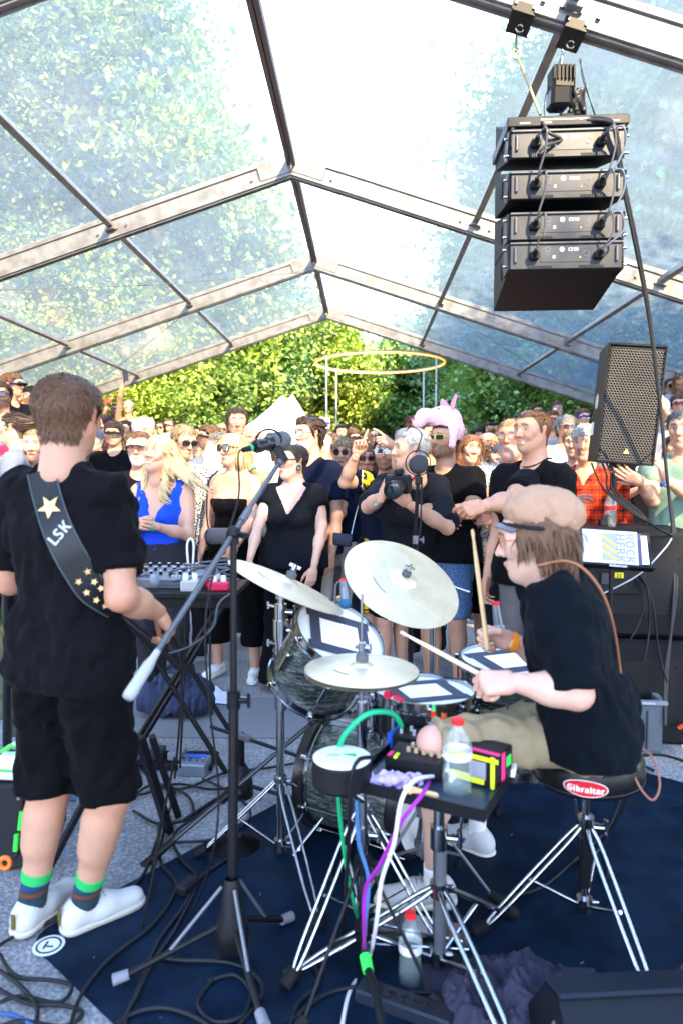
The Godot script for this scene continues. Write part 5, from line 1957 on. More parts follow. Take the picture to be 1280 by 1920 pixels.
	var spots := [[330, 806, 18], [352, 808, 20], [368, 810, 19], [425, 818, 22], [508, 822, 20], [660, 806, 18], [700, 818, 20], [745, 812, 19], [760, 818, 24], [842, 812, 20], [868, 810, 22], [858, 816, 24], [905, 812, 21], [970, 790, 24], [985, 780, 20], [1052, 790, 22], [1075, 798, 26], [1110, 800, 28], [178, 800, 26], [196, 790, 22], [180, 828, 34], [12, 775, 34], [84, 770, 30], [1222, 790, 30], [1250, 775, 30], [1196, 780, 26], [618, 816, 21], [592, 820, 24]]
	var whats := ["dark haired", "brown haired", "fair haired", "grey haired", "black capped"]
	var cols := ["black", "brown", "dblond", "grey", "dark"]
	for k in spots.size():
		var q: Array = spots[k]
		var w := r.randi() % 5
		var fem := r.randf() < .4
		var o := {"sex": "f" if fem else "m", "hair": (["long", "bun", "bob"] if fem else ["short", "crop", "thick"])[r.randi() % 3], "hairc": cols[w], "yaw": r.randf_range(-25, 25), "c": [[.02, .02, .025], [.5, .48, .45], [.03, .04, .12], [.3, .06, .05], [.2, .22, .2]][r.randi() % 5], "skin": r.randi() % 3, "head": "f" if fem else ["m", "wide", "thin"][r.randi() % 3]}
		if w == 4: o.merge({"cap": "dome", "capc": [.012, .012, .016]})
		if r.randf() < .4: o.glasses = ["wrap", "thin", "big"][r.randi() % 3]
		var place: String = "far back on the left" if q[0] < 400 else ("far back in the middle" if q[0] < 760 else ("far back right of centre" if q[0] < 1000 else "far back on the right"))
		cr(q[0], q[1], q[2], "%s %s %s, %s%s" % [whats[w], "woman" if fem else "man", place, "small and " if q[2] < 21 else "", ["in a black top", "in a pale top", "in a blue top", "in a red top", "in a green top"][[[.02, .02, .025], [.5, .48, .45], [.03, .04, .12], [.3, .06, .05], [.2, .22, .2]].find(o.c)]], o)

func band() -> void:
	var blk := cloth(.0042, .0038, .0050)
	person({"at": [132, 780, 2.16], "label": "guitarist in black tee and shorts with his back to us", "group": "", "head": "wide", "hair": "neat", "hairc": "brown", "yaw": 160, "hyaw": 172, "pitch": -4, "skin": 1, "top": "tee", "topm": blk, "loose": .016, "wide": .97, "arm": 1.12, "sleeve": .74, "hem": .83, "legs": "shorts", "legm": cloth(.0028, .0026, .0030), "legloose": 1.16, "shortlen": 1.0, "fold": .012,
		"ar": [P(228, 1118, 2.05), P(296, 1148, 2.28)], "shr": P(214, 955, 2.14), "hr": [Vector3(.35, -.75, -.5), Vector3(.8, .5, -.2), [.5, .5, .6, .7, .7]], "al": [P(20, 1090, 2.35), P(-25, 1010, 2.6)],
		"lr": [P(208, 1490, 2.16), G(160, 1738) + Vector3(0, .088, 0)], "ll": [P(96, 1475, 2.22), G(62, 1738) + Vector3(0, .088, 0)], "legw": 1.12, "footr": Vector3(.75, 0, -.66), "footl": Vector3(.30, 0, -.95), "shoes": mat(.44, .43, .41, .6), "solem": mat(.42, .39, .33, .5), "cell": .0098})
	person({"at": [1003, 1012, 2.02], "label": "drummer in a tan cap and black tee seated at the kit", "group": "", "head": "m", "hair": "shag", "hairc": "brown", "yaw": -112, "hyaw": -104, "pitch": -8, "roll": 0, "skin": 2, "S": 1.51, "lean": (P(1003, 1012, 2.02) - P(1092, 1400, 2.16)) * Vector3(1, 0, 1), "top": "tee", "topm": cloth(.0026, .0042, .0068), "loose": .028, "sleeve": .96, "wide": 1.12, "hem": .735, "legs": "shorts", "legm": cloth(.25, .195, .115), "legloose": 1.02, "shortlen": .98, "shoes": mat(.50, .49, .48, .5), "socks": cloth(.72, .71, .72), "solem": mat(.66, .62, .52, .6), "footl": Vector3(-1, 0, .06), "footr": Vector3(-.8, 0, -.6), "ll": [P(812, 1392, 2.06), G(812, 1704) + Vector3(0, .10, 0), P(1062, 1392, 2.10)], "lr": [P(915, 1335, 2.62), P(892, 1560, 2.72), P(1075, 1375, 2.34)], "glasses": "thin", "framem": mat(.5, .12, .02, .3), "dark": false, "fold": .011,
		"al": [P(1080, 1300, 1.83), P(968, 1280, 1.88)], "shl": P(1050, 1128, 1.90), "hl": [Vector3(-1, -.05, -.1), Vector3(-.1, .75, .6), [.65, .75, .85, .9, .95]],
		"ar": [P(1030, 1235, 2.32), P(962, 1204, 2.26)], "shr": P(1010, 1110, 2.26), "hr": [Vector3(-1, .18, -.2), Vector3(.1, .35, -.9), [.55, .65, .8, .85, .9]], "cell": .0098})

func crowd_after() -> void:
	pass

# ---------------------------------------------------------------- equipment
var chrome: StandardMaterial3D
var black_m: StandardMaterial3D
var plastic: StandardMaterial3D
var rubber: StandardMaterial3D
var grey_m: StandardMaterial3D
var brass: StandardMaterial3D
var cable_n := 0

func kit() -> void:
	chrome = mat(.40, .41, .43, .16, 1.0)
	black_m = mat(.006, .006, .008, .42, .2)
	plastic = mat(.0065, .0065, .008, .5)
	rubber = mat(.006, .006, .007, .75)
	grey_m = mat(.12, .125, .14, .4, .5)
	brass = mat(.66, .575, .42, .42, .5)
	brass.albedo_texture = noise_tex(.006, 5, 71, ramp([[.25, Color(.95, .93, .88)], [.5, Color(1, .99, .97)], [.75, Color(.97, .96, .93)]]), false, 0, 512)
	brass.uv1_scale = Vector3(1.3, 1.3, 1)
	brass.roughness_texture = noise_tex(.03, 4, 72, ramp([[.3, Color(.85, .85, .85)], [.7, Color(1, 1, 1)]]), false, 0, 256)

func cable(pts: Array, r: float, m: Material, label: String, group := "cables on the ground", per := 7) -> MeshInstance3D:
	var b := MB.new()
	b.tube(spline(pts, per), r, 7)
	return solo("cable", b, m, label, "cable", group)

func g3(px: float, py: float, y := 0.012) -> Vector3:
	return G(px, py, y)

# chrome double braced tripod: collar at height hc over base, feet at the given offsets
func tripod(t: Node3D, hc: float, low: float, feet: Array, bar := .0055, m: Material = null, twin := .011, tip := .022) -> void:
	m = m if m else chrome
	for f in feet:
		var d := Vector3(f.x, 0, f.y).normalized()
		var s := d.cross(Vector3.UP) * twin
		var b := MB.new()
		var top := d * .022 + Vector3(0, hc, 0)
		var foot := Vector3(f.x, .03, f.y)
		for e in ([-1.0, 1.0] if twin > 0.0 else [0.0]):
			b.tube(spline([top + s * e * .8, top.lerp(foot, .18) + s * e * 1.5, top.lerp(foot, .82) + s * e * 1.3, foot + s * e * .25], 3), bar, 7)
		var leg := obj("leg", b, m, t)
		var rb := MB.new()
		rb.cyl(foot + d * -.012 + Vector3(0, .012, 0), foot + d * .03 + Vector3(0, -.012, 0), tip * .75, tip, 10)
		obj("rubber_foot", rb, rubber, leg)
		var br := MB.new()
		br.cyl(d * .02 + Vector3(0, low, 0), top.lerp(foot, .52), bar * .95, bar * .95, 7)
		obj("brace", br, m, t)
	var c := MB.new()
	for y in [hc, low]:
		c.cyl(Vector3(0, y - .022, 0), Vector3(0, y + .022, 0), .026, .026, 14)
		c.box(Transform3D(Basis(), Vector3(.03, y, 0)), Vector3(.03, .022, .016), .003)
	obj("collar", c, m, t)

func stand_pole(t: Node3D, a: Vector3, b: Vector3, r: float, m: Material = null) -> void:
	var q := MB.new()
	q.cyl(a, b, r, r, 14)
	obj("pole", q, m if m else chrome, t)

func clamp_joint(t: Node3D, at: Vector3, r := .022, m: Material = null) -> void:
	var b := MB.new()
	b.cyl(at - Vector3(0, r * 1.3, 0), at + Vector3(0, r * 1.3, 0), r, r, 14)
	b.cyl(at + Vector3(0, 0, 0), at + Vector3(r * 2.1, 0, r * .4), r * .45, r * .45, 8)
	b.box(Transform3D(Basis(Vector3.UP, .3), at + Vector3(r * 2.3, 0, r * .4)), Vector3(r * .5, r * 2.2, r * .7), .003)
	obj("clamp", b, m if m else chrome, t)

func cymbal(called: String, label: String, c: Vector3, n: Vector3, R: float, bell := .11) -> Node3D:
	var t := thing(called, label, "cymbal", c)
	var T := axis(Vector3.ZERO, n)
	var b := MB.new()
	var prof := []
	for k in 61:
		var a := 1.0 - k / 60.0
		var r := R * a
		var y := -R * .085 * a * a + (.00035 * sin(k * 2.1) if k < 52 else 0.0)
		if a < bell * 1.8: y += R * .075 * pow(cos(minf(a / (bell * 1.8), 1.0) * PI * .5), .8)
		prof.append(Vector2(maxf(r, .0005), y))
	b.lathe(T, prof, 72, true)
	var under := []
	for k in range(prof.size() - 1, -1, -1):
		under.append(prof[k] + Vector2(0, -.0014))
	b.lathe(T, under, 72, true)
	obj("plate", b, brass, t)
	var w := MB.new()
	w.lathe(T * Transform3D(Basis(), Vector3(0, R * .075, 0)), [Vector2(.02, 0), Vector2(.02, .018), Vector2(.012, .022), Vector2(.012, .03), Vector2(0, .031)], 16)
	obj("felt", w, mat(.10, .10, .11, .9), t)
	var nut := MB.new()
	nut.cyl(T * Vector3(0, R * .075 + .03, 0), T * Vector3(0, R * .075 + .05, 0), .011, .009, 12)
	nut.box(T * Transform3D(Basis(), Vector3(0, R * .075 + .044, 0)), Vector3(.046, .014, .006), .002)
	obj("wing_nut", nut, chrome, t)
	# maker's stamp pressed in ink, unreadable rings of small marks
	var st := MB.new()
	for k in 9:
		var a := 2.0 + k * .07
		st.box(T * Transform3D(Basis(Vector3.UP, -a), Vector3(cos(a) * R * .55, -R * .085 * .3025 + .0012, sin(a) * R * .55)), Vector3(.003, .0006, .010 + .004 * (k % 3)), 0.0)
	obj("stamp", st, mat(.16, .15, .14, .7), t)
	return t

func drum(called: String, label: String, c: Vector3, n: Vector3, R: float, depth: float, shell: Material, lugs: int, hint := Vector3.BACK, tape := true) -> Node3D:
	var t := thing(called, label, "drum", c)
	var T := axis(Vector3.ZERO, n, hint)
	var b := MB.new()
	b.lathe(T, [Vector2(R * .985, -depth + .008), Vector2(R * .985, -.008)], 48)
	obj("shell", b, shell, t)
	for e in 2:
		var y := -.004 if e == 0 else -depth + .004
		var hp := MB.new()
		hp.lathe(T * Transform3D(Basis(), Vector3(0, y, 0)), [Vector2(R * 1.0, -.020), Vector2(R * 1.045, -.020), Vector2(R * 1.045, -.014), Vector2(R * 1.02, -.012), Vector2(R * 1.02, .012), Vector2(R * 1.045, .014), Vector2(R * 1.045, .019), Vector2(R * .995, .019), Vector2(R * .995, -.004)], 48)
		obj("hoop", hp, chrome, t)
	for e in 2:
		var h := MB.new()
		h.lathe(T * Transform3D(Basis(), Vector3(0, .001 if e == 0 else -depth - .001, 0)), [Vector2(R * .994, 0), Vector2(R * .5, .001 if e == 0 else -.001), Vector2(.0005, .001 if e == 0 else -.001)], 48)
		obj("drum_head", h, mat(.74, .74, .75, .55), t)
	for k in lugs:
		var a := TAU * k / lugs + .3
		var B := T.basis * Basis(Vector3.UP, -a)
		var l := MB.new()
		l.box(Transform3D(B, T * Vector3(cos(a) * (R * 1.0 + .009), -depth * .5, sin(a) * (R * 1.0 + .009))), Vector3(.022, minf(.09, depth * .5), .020), .005)
		for s in [0, 1]:
			l.cyl(T * Vector3(cos(a) * (R * 1.035 + .006), .006 if s == 0 else -depth - .006, sin(a) * (R * 1.035 + .006)), T * Vector3(cos(a) * (R * 1.0 + .012), -depth * .5, sin(a) * (R * 1.0 + .012)), .0038, .0038, 6)
			l.box(Transform3D(B, T * Vector3(cos(a) * (R * 1.045 + .008), -.006 if s == 0 else -depth + .006, sin(a) * (R * 1.045 + .008))), Vector3(.022, .030, .018), .004)
		obj("lug", l, chrome, t)
	if tape:
		var q := MB.new()
		q.box(T * Transform3D(Basis(Vector3.UP, .35), Vector3(.0, .0032, .0)), Vector3(R * .95, .0008, R * .80), 0.0)
		obj("damping_sheet", q, mat(.86, .86, .87, .8), t)
		for s in [-1.0, 1.0]:
			for x in 2:
				var g := MB.new()
				var dim := Vector3(R * 1.5, .0008, R * .24) if x == 0 else Vector3(R * .24, .0008, R * 1.15)
				g.box(T * Transform3D(Basis(Vector3.UP, .35), Basis(Vector3.UP, .35) * Vector3(0 if x == 0 else s * R * .575, .0046 + .0012 * x, s * R * .50 if x == 0 else 0)), dim, 0.0)
				obj("tape", g, mat(.045, .05, .075, .55), t)
	return t

func mic_foam(t: Node3D, at: Vector3, d: Vector3, L: float, r: float, m: Material) -> void:
	var b := MB.new()
	var T := axis(at, d)
	b.lathe(T, [Vector2(.001, 0), Vector2(r * .7, .001), Vector2(r, r * .3), Vector2(r, L - r * .6), Vector2(r * .8, L - r * .15), Vector2(r * .4, L), Vector2(.001, L)], 20, true)
	obj("foam", b, m, t)

func stage() -> void:
	kit()
	# mats
	var c := [Vector2(-1.08, -2.08), Vector2(.44, -4.12), Vector2(2.75, -2.35), Vector2(1.20, -.25)]
	var poly := PackedVector2Array()
	for k in 4:
		var p: Vector2 = c[k]
		var a: Vector2 = (c[(k + 3) % 4] - p).normalized()
		var b2: Vector2 = (c[(k + 1) % 4] - p).normalized()
		for e in 6:
			var f := e / 5.0
			poly.append((p + a * .09).lerp(p, f).lerp(p.lerp(p + b2 * .09, f), f))
	var b := MB.new()
	b.prism(Transform3D(Basis(Vector3.RIGHT, PI / 2), Vector3(0, .0045, 0)), poly, .009)
	var mm := mat(.0034, .0120, .0270, .75, 0.0, {"metallic_specular": .2})
	mm.albedo_texture = noise_tex(.012, 5, 91, ramp([[.25, Color(.72, .75, .78)], [.5, Color(.9, .92, .95)], [.75, Color(1, 1, 1)]]), false, 0, 512)
	mm.roughness_texture = noise_tex(.01, 4, 92, ramp([[.3, Color(.7, .7, .7)], [.7, Color(1, 1, 1)]]), false, 0, 256)
	mm.uv1_triplanar = true
	mm.uv1_scale = Vector3.ONE * .8
	mm.normal_enabled = true
	mm.normal_texture = noise_tex(.25, 2, 93, null, true, 2.0, 512)
	mm.normal_scale = .25
	solo("stage_mat", b, mm, "large black rubber mat under the drums and microphone stand", "mat")
	b = MB.new()
	var f0 := [G(225, 1312), G(640, 1308), G(640, 1386), G(225, 1384)]
	b.prism(Transform3D(Basis(Vector3.RIGHT, PI / 2), Vector3(0, .004, 0)), PackedVector2Array([Vector2(f0[0].x, f0[0].z), Vector2(f0[1].x, f0[1].z), Vector2(f0[2].x, f0[2].z), Vector2(f0[3].x, f0[3].z)]), .007)
	solo("floor_mat", b, mat(.17, .17, .18, .8), "long grey cable mat lying on the asphalt before the front row", "mat")
	var rr := RandomNumberGenerator.new()
	rr.seed = 4
	b = MB.new()
	for k in 34:
		var p2 := Vector2(rr.randf_range(-.9, 2.2), rr.randf_range(-3.4, -.9))
		if Geometry2D.is_point_in_polygon(p2, poly):
			b.box(Transform3D(Basis(Vector3.UP, rr.randf() * TAU), Vector3(p2.x, .0105, p2.y)), Vector3(rr.randf_range(.002, .013), .0012, rr.randf_range(.002, .005)), 0.0)
	var lit := obj("litter", b, mat(.14, .135, .13, .9))
	tag(lit, "small pale scraps and dust scattered over the black mat", "", "", "stuff")
	b = MB.new()
	var o := G(92, 1773, .011)
	b.cyl(o, o + Vector3(0, .0012, 0), .048, .048, 32)
	var rd := solo("floor_sticker", b, mat(.6, .6, .62, .6), "round white sticker on the mat corner between the shoes", "sticker")
	b = MB.new()
	b.ring(Transform3D(Basis(), o + Vector3(0, .0016, 0)), .036, .003, 32, 4)
	b.box(Transform3D(Basis(), o + Vector3(-.010, .0016, 0)), Vector3(.006, .002, .034), 0.0)
	b.box(Transform3D(Basis(), o + Vector3(.006, .0016, .006)), Vector3(.022, .002, .006), 0.0)
	obj("emblem", b, plastic, rd)

func drums() -> void:
	var swirl := mat(.03, .035, .034, .18)
	var im := Image.create(256, 256, false, Image.FORMAT_RGB8)
	var f := FastNoiseLite.new()
	f.frequency = .012
	f.domain_warp_enabled = true
	f.domain_warp_amplitude = 40.0
	f.domain_warp_frequency = .01
	for y in 256:
		for x in 256:
			var q := pow(absf(sin((f.get_noise_2d(x * .35, y * 2.6)) * 9.0)), 5.0)
			im.set_pixel(x, y, Color(.02, .03, .03).lerp(Color(.42, .47, .45), q))
	swirl = mat(1, 1, 1, .18)
	swirl.albedo_texture = ImageTexture.create_from_image(im)
	swirl.uv1_triplanar = true
	swirl.uv1_scale = Vector3(3, 3, 3)
	swirl.clearcoat_enabled = true
	swirl.clearcoat = .6
	var C := cam.basis
	var blackshell := mat(.010, .010, .012, .15)
	# bass drum
	var bf := Vector3(-.86, 0, -.50).normalized()
	var bc := G(625, 1540) + Vector3(0, .245, 0)
	var bd := drum("bass_drum", "bass drum with oyster swirl shell lying on its side", bc, bf, .235, .40, swirl, 8, Vector3.UP, false)
	for s in [-1.0, 1.0]:
		var sp := MB.new()
		var sd: Vector3 = bf.cross(Vector3.UP) * s
		sp.tube([-bf * .08 + sd * .20 + Vector3(0, -.12, 0), -bf * .02 + sd * .32 + Vector3(0, -.235, 0)], .008, 8)
		obj("spur", sp, chrome, bd)
	for e in 2:
		var hp := MB.new()
		hp.lathe(axis(bf * (.012 if e == 0 else -.412), bf, Vector3.UP), [Vector2(.236, -.022), Vector2(.258, -.022), Vector2(.258, .020), Vector2(.236, .020), Vector2(.236, -.022)], 48)
		obj("wood_hoop", hp, mat(.012, .012, .014, .25), bd)
	# rack tom
	var rc := P(636, 1192, 2.52)
	var rn := C * Vector3(.42, .78, .46)
	drum("rack_tom", "rack tom with green black swirl shell tilted to the drummer", rc, rn, .172, .25, swirl, 6)
	# floor tom on three legs
	var fc := P(962, 1239, 2.68)
	var ft := drum("floor_tom", "floor tom behind the drummer's raised hand", fc, C * Vector3(.0, .985, .10), .205, .38, swirl, 8)
	for a in [0.5, 2.6, 4.7]:
		var lg := MB.new()
		lg.tube([Vector3(cos(a) * .225, -.10, sin(a) * .225), Vector3(cos(a) * .225, -.33, sin(a) * .225), Vector3(cos(a) * .27, -fc.y + .02, sin(a) * .27)], .0065, 8)
		var l := obj("leg", lg, chrome, ft)
		var rb := MB.new()
		rb.cyl(Vector3(cos(a) * .27, -fc.y + .003, sin(a) * .27), Vector3(cos(a) * .27, -fc.y + .04, sin(a) * .27), .016, .011, 10)
		obj("rubber_foot", rb, rubber, l)
	# snare
	var sc := P(793, 1297, 2.42)
	var sn := drum("snare_drum", "black snare drum with taped white head before the drummer's knees", sc, C * Vector3(.02, .97, .05), .178, .145, blackshell, 10)
	var st := thing("snare_stand", "chrome basket stand under the snare drum", "stand", Vector3(sc.x, 0, sc.z))
	stand_pole(st, Vector3(0, .12, 0), Vector3(0, sc.y - .22, 0), .013)
	tripod(st, .30, .16, [Vector2(-.22, .12), Vector2(.24, .08), Vector2(.0, -.26)], .006, grey_m, 0.0)
	for a in [0.3, 2.4, 4.5]:
		var ar := MB.new()
		ar.tube(spline([Vector3(0, sc.y - .22, 0), Vector3(cos(a) * .12, sc.y - .19, sin(a) * .12), Vector3(cos(a) * .195, sc.y - .165, sin(a) * .195), Vector3(cos(a) * .20, sc.y - .12, sin(a) * .20)], 4), .006, 7)
		obj("arm", ar, chrome, st)
	# hi-hat
	var hc := P(678, 1246, 2.16)
	cymbal("hi_hat_cymbal", "upper hi-hat cymbal in front of the swirl tom", hc, Vector3(.02, 1, .02), .18)
	cymbal("hi_hat_cymbal", "lower hi-hat cymbal turned over beneath the upper one", hc - Vector3(0, .045, 0), Vector3(0, -1, .0), .18)
	st = thing("hi_hat_stand", "chrome hi-hat stand with rod and foot pedal", "stand", Vector3(hc.x, 0, hc.z))
	stand_pole(st, Vector3(0, .05, 0), Vector3(0, hc.y - .12, 0), .0165)
	stand_pole(st, Vector3(0, hc.y - .14, 0), Vector3(0, hc.y + .225, 0), .0042)
	clamp_joint(st, Vector3(0, hc.y + .055, 0), .012)
	tripod(st, .42, .10, [Vector2(-.20, .22), Vector2(.26, .12), Vector2(-.10, -.28)])
	b_pedal(st, Vector3(0, 0, 0), Vector3(.95, 0, .05))
	# ride
	var rp := P(757, 1084, 2.98)
	var rnn := C * Vector3(.33, .76, .56)
	cymbal("ride_cymbal", "large pale ride cymbal tilted towards us in the middle", rp, rnn, .268, .13)
	st = thing("cymbal_stand", "chrome cymbal stand under the right edge of the ride", "stand", G(808, 1470))
	var rl: Vector3 = rp - st.position
	stand_pole(st, Vector3(0, .04, 0), Vector3(0, .78, 0), .0145)
	stand_pole(st, Vector3(0, .7, 0), Vector3(0, 1.0, 0), .010)
	clamp_joint(st, Vector3(0, .80, 0), .024)
	clamp_joint(st, Vector3(0, 1.0, 0), .02)
	stand_pole(st, Vector3(0, 1.0, 0), rl - rnn * .05, .008)
	stand_pole(st, rl - rnn * .06, rl + rnn * .08, .005)
	stand_pole(st, Vector3(.03, .985, 0), Vector3(.17, .94, .02), .007)
	tripod(st, .34, .12, [Vector2(-.24, .10), Vector2(.2, .2), Vector2(.08, -.28)])
	# crash seen edge on
	var cp := P(541, 1090, 2.56)
	var cn := C * Vector3(.415, .90, .03)
	cymbal("crash_cymbal", "thin crash cymbal seen edge on left of the kit", cp, cn, .235)
	st = thing("cymbal_stand", "tall chrome boom stand left of the kit holding the crash", "stand", G(527, 1606))
	rl = cp - st.position
	stand_pole(st, Vector3(0, .02, 0), Vector3(0, .74, 0), .0165)
	stand_pole(st, Vector3(0, .7, 0), Vector3(.005, 1.04, 0), .0125)
	for y in [.62, .74, .83, .90, .97]:
		clamp_joint(st, Vector3(.003, y, 0), .024 if y != .9 else .03)
	for k in 4:
		var j := MB.new()
		var y: float = [.79, .845, .915, .985][k]
		var a: float = [.3, 2.6, 1.2, 3.5][k]
		var dd := Vector3(cos(a), .15, sin(a) * .6) * (.045 + .008 * (k % 2))
		j.cyl(Vector3(.003, y, 0), Vector3(.003, y, 0) + dd, .008, .006, 8)
		j.box(Transform3D(Basis(Vector3.UP, a), Vector3(.003, y, 0) + dd), Vector3(.012, .030, .008), .003)
		obj("wing_bolt", j, chrome, st)
	stand_pole(st, Vector3(.005, 1.04, 0), rl - cn * .04, .009)
	stand_pole(st, rl - cn * .05, rl + cn * .07, .005)
	clamp_joint(st, Vector3(.005, 1.05, 0), .022)
	tripod(st, .30, .05, [Vector2(.17, .42), Vector2(-.30, .02), Vector2(.22, -.30)])
	# throne
	var tc := P(1100, 1430, 2.2)
	t_throne(tc)
	# practice pad on its own stand left of the tray
	var pc := P(641, 1420, 1.95)
	var pd := thing("drum_pad", "round practice pad with a white top beside the tray", "drum pad", pc)
	b_lathe(pd, "body", [Vector2(0, -.078), Vector2(.080, -.078), Vector2(.085, -.07), Vector2(.085, -.008), Vector2(.080, -.002)], plastic, 36)
	b_lathe(pd, "playing_surface", [Vector2(.082, -.002), Vector2(.082, .002), Vector2(.076, .005), Vector2(.0005, .005)], mat(.70, .71, .72, .5), 36)
	var lf := MB.new()
	lf.prism(Transform3D(Basis(Vector3.RIGHT, -PI / 2), Vector3(.018, .0062, .0)), PackedVector2Array([Vector2(-.02, .01), Vector2(.02, -.008), Vector2(.022, .012)]), .0008)
	obj("mark", lf, mat(.02, .42, .12, .5), pd)
	lf = MB.new()
	lf.ball(Transform3D(Basis(), Vector3(-.025, .0055, 0)), Vector3(.022, .0012, .014), 12)
	obj("smudge", lf, mat(.45, .5, .38, .7), pd)
	st = thing("pad_stand", "chrome stand under the practice pad", "stand", Vector3(pc.x + .06, 0, pc.z - .03))
	stand_pole(st, Vector3(0, .05, 0), Vector3(0, pc.y - .09, 0), .012)
	stand_pole(st, Vector3(0, pc.y - .14, 0), Vector3(-.06, pc.y - .085, .03), .012)
	tripod(st, .36, .16, [Vector2(-.16, .2), Vector2(.2, .1), Vector2(0, -.22)], .0055, black_m, 0.0)
	clamp_joint(st, Vector3(0, .45, 0), .02)

func b_lathe(t: Node3D, called: String, prof: Array, m: Material, seg := 24, smooth := false) -> MeshInstance3D:
	var b := MB.new()
	b.lathe(Transform3D(), prof, seg, smooth)
	return obj(called, b, m, t)

func b_pedal(st: Node3D, at: Vector3, d: Vector3) -> void:
	d = d.normalized()
	var s := d.cross(Vector3.UP)
	var b := MB.new()
	b.box(Transform3D(Basis(d, Vector3.UP, d.cross(Vector3.UP)), at + d * .17 + Vector3(0, .012, 0)), Vector3(.34, .012, .10), .003)
	var up := Basis(s, deg_to_rad(-9.0)) * d
	b.box(Transform3D(Basis(up, s.cross(up), s).orthonormalized(), at + d * .18 + Vector3(0, .055, 0)), Vector3(.28, .010, .085), .003)
	obj("pedal", b, chrome, st)

func t_throne(tc: Vector3) -> void:
	var t := thing("drum_throne", "round black drum stool with a red oval badge", "stool", Vector3(tc.x, 0, tc.z))
	var y := tc.y
	var b := MB.new()
	b.lathe(Transform3D(Basis(Vector3.BACK, .05), Vector3(0, y, 0)), [Vector2(.001, -.05), Vector2(.150, -.05), Vector2(.168, -.044), Vector2(.172, -.02), Vector2(.172, .022), Vector2(.160, .044), Vector2(.12, .052), Vector2(.0, .054)], 48, true)
	obj("seat", b, mat(.005, .005, .006, .34), t)
	b = MB.new()
	b.ring(Transform3D(Basis(Vector3.BACK, .05), Vector3(0, y - .032, 0)), .171, .003, 48, 6)
	obj("piping", b, mat(.02, .02, .02, .4), t)
	# badge bent round the seat's side, facing the camera
	var ang := atan2(cam.position.x - tc.x, cam.position.z - tc.z) - .02
	var R := .1745
	var badge := func(w: float, h: float, r: float) -> MB:
		var q := MB.new()
		var m := q.add(Vector3(sin(ang) * r, y - .010, cos(ang) * r), Vector3(sin(ang), 0, cos(ang)))
		for k in 41:
			var a := TAU * k / 40.0
			var g := ang + cos(a) * w / r
			q.add(Vector3(sin(g) * r, y - .010 + sin(a) * h, cos(g) * r), Vector3(sin(g), 0, cos(g)))
		for k in 40:
			q.tri(m, m + 1 + k, m + 2 + k)
		return q
	obj("badge_rim", badge.call(.066, .0255, R), mat(.70, .66, .66, .3), t)
	obj("badge", badge.call(.063, .023, R + .001), mat(.50, .010, .014, .3), t)
	var tm := text_mesh("Gibraltar", .030, .0006)
	var a: Array = tm.get_mesh_arrays()
	var V: PackedVector3Array = a[Mesh.ARRAY_VERTEX]
	var N: PackedVector3Array = a[Mesh.ARRAY_NORMAL]
	var wmax := .001
	for p in V: wmax = maxf(wmax, absf(p.x))
	var k := minf(1.0, .053 / wmax)
	for e in V.size():
		var g := ang + V[e].x * k / R
		var r := R + .0022 + V[e].z
		V[e] = Vector3(sin(g) * r, y - .0125 + V[e].y * k, cos(g) * r)
		N[e] = Basis(Vector3.UP, g) * N[e]
	a[Mesh.ARRAY_VERTEX] = V
	a[Mesh.ARRAY_NORMAL] = N
	a[Mesh.ARRAY_TANGENT] = null
	var am := ArrayMesh.new()
	am.add_surface_from_arrays(Mesh.PRIMITIVE_TRIANGLES, a)
	obj("lettering", am, mat(.82, .80, .80, .4), t)
	stand_pole(t, Vector3(0, .08, 0), Vector3(0, y - .05, 0), .0125)
	stand_pole(t, Vector3(0, .16, 0), Vector3(0, y - .22, 0), .019, black_m)
	clamp_joint(t, Vector3(0, y - .21, 0), .026, chrome)
	tripod(t, .36, .10, [Vector2(-.33, .03), Vector2(.09, .32), Vector2(.16, -.28)], .006)

func drum_sticks() -> void:
	var wood := mat(.62, .43, .22, .5)
	var i := 0
	for q in [[P(913, 1217, 2.19), P(887, 1012, 2.12), "wooden drumstick held upright in the drummer's far hand"], [P(950, 1292, 1.90), P(782, 1202, 2.12), "worn pale drumstick held low in the drummer's near hand"]]:
		var a: Vector3 = q[0]
		var e: Vector3 = q[1]
		var b := MB.new()
		var d := (e - a).normalized()
		e = a + d * .40
		b.tube([a, a + d * .01, a.lerp(e, .7), e - d * .03, e - d * .016, e - d * .004, e], [.0055, .0075, .0072, .0042, .0060, .0045, .001], 10)
		solo("drumstick", b, wood if i == 0 else mat(.66, .52, .34, .55), q[2], "drumstick", "drumsticks in the drummer's hands")
		i += 1

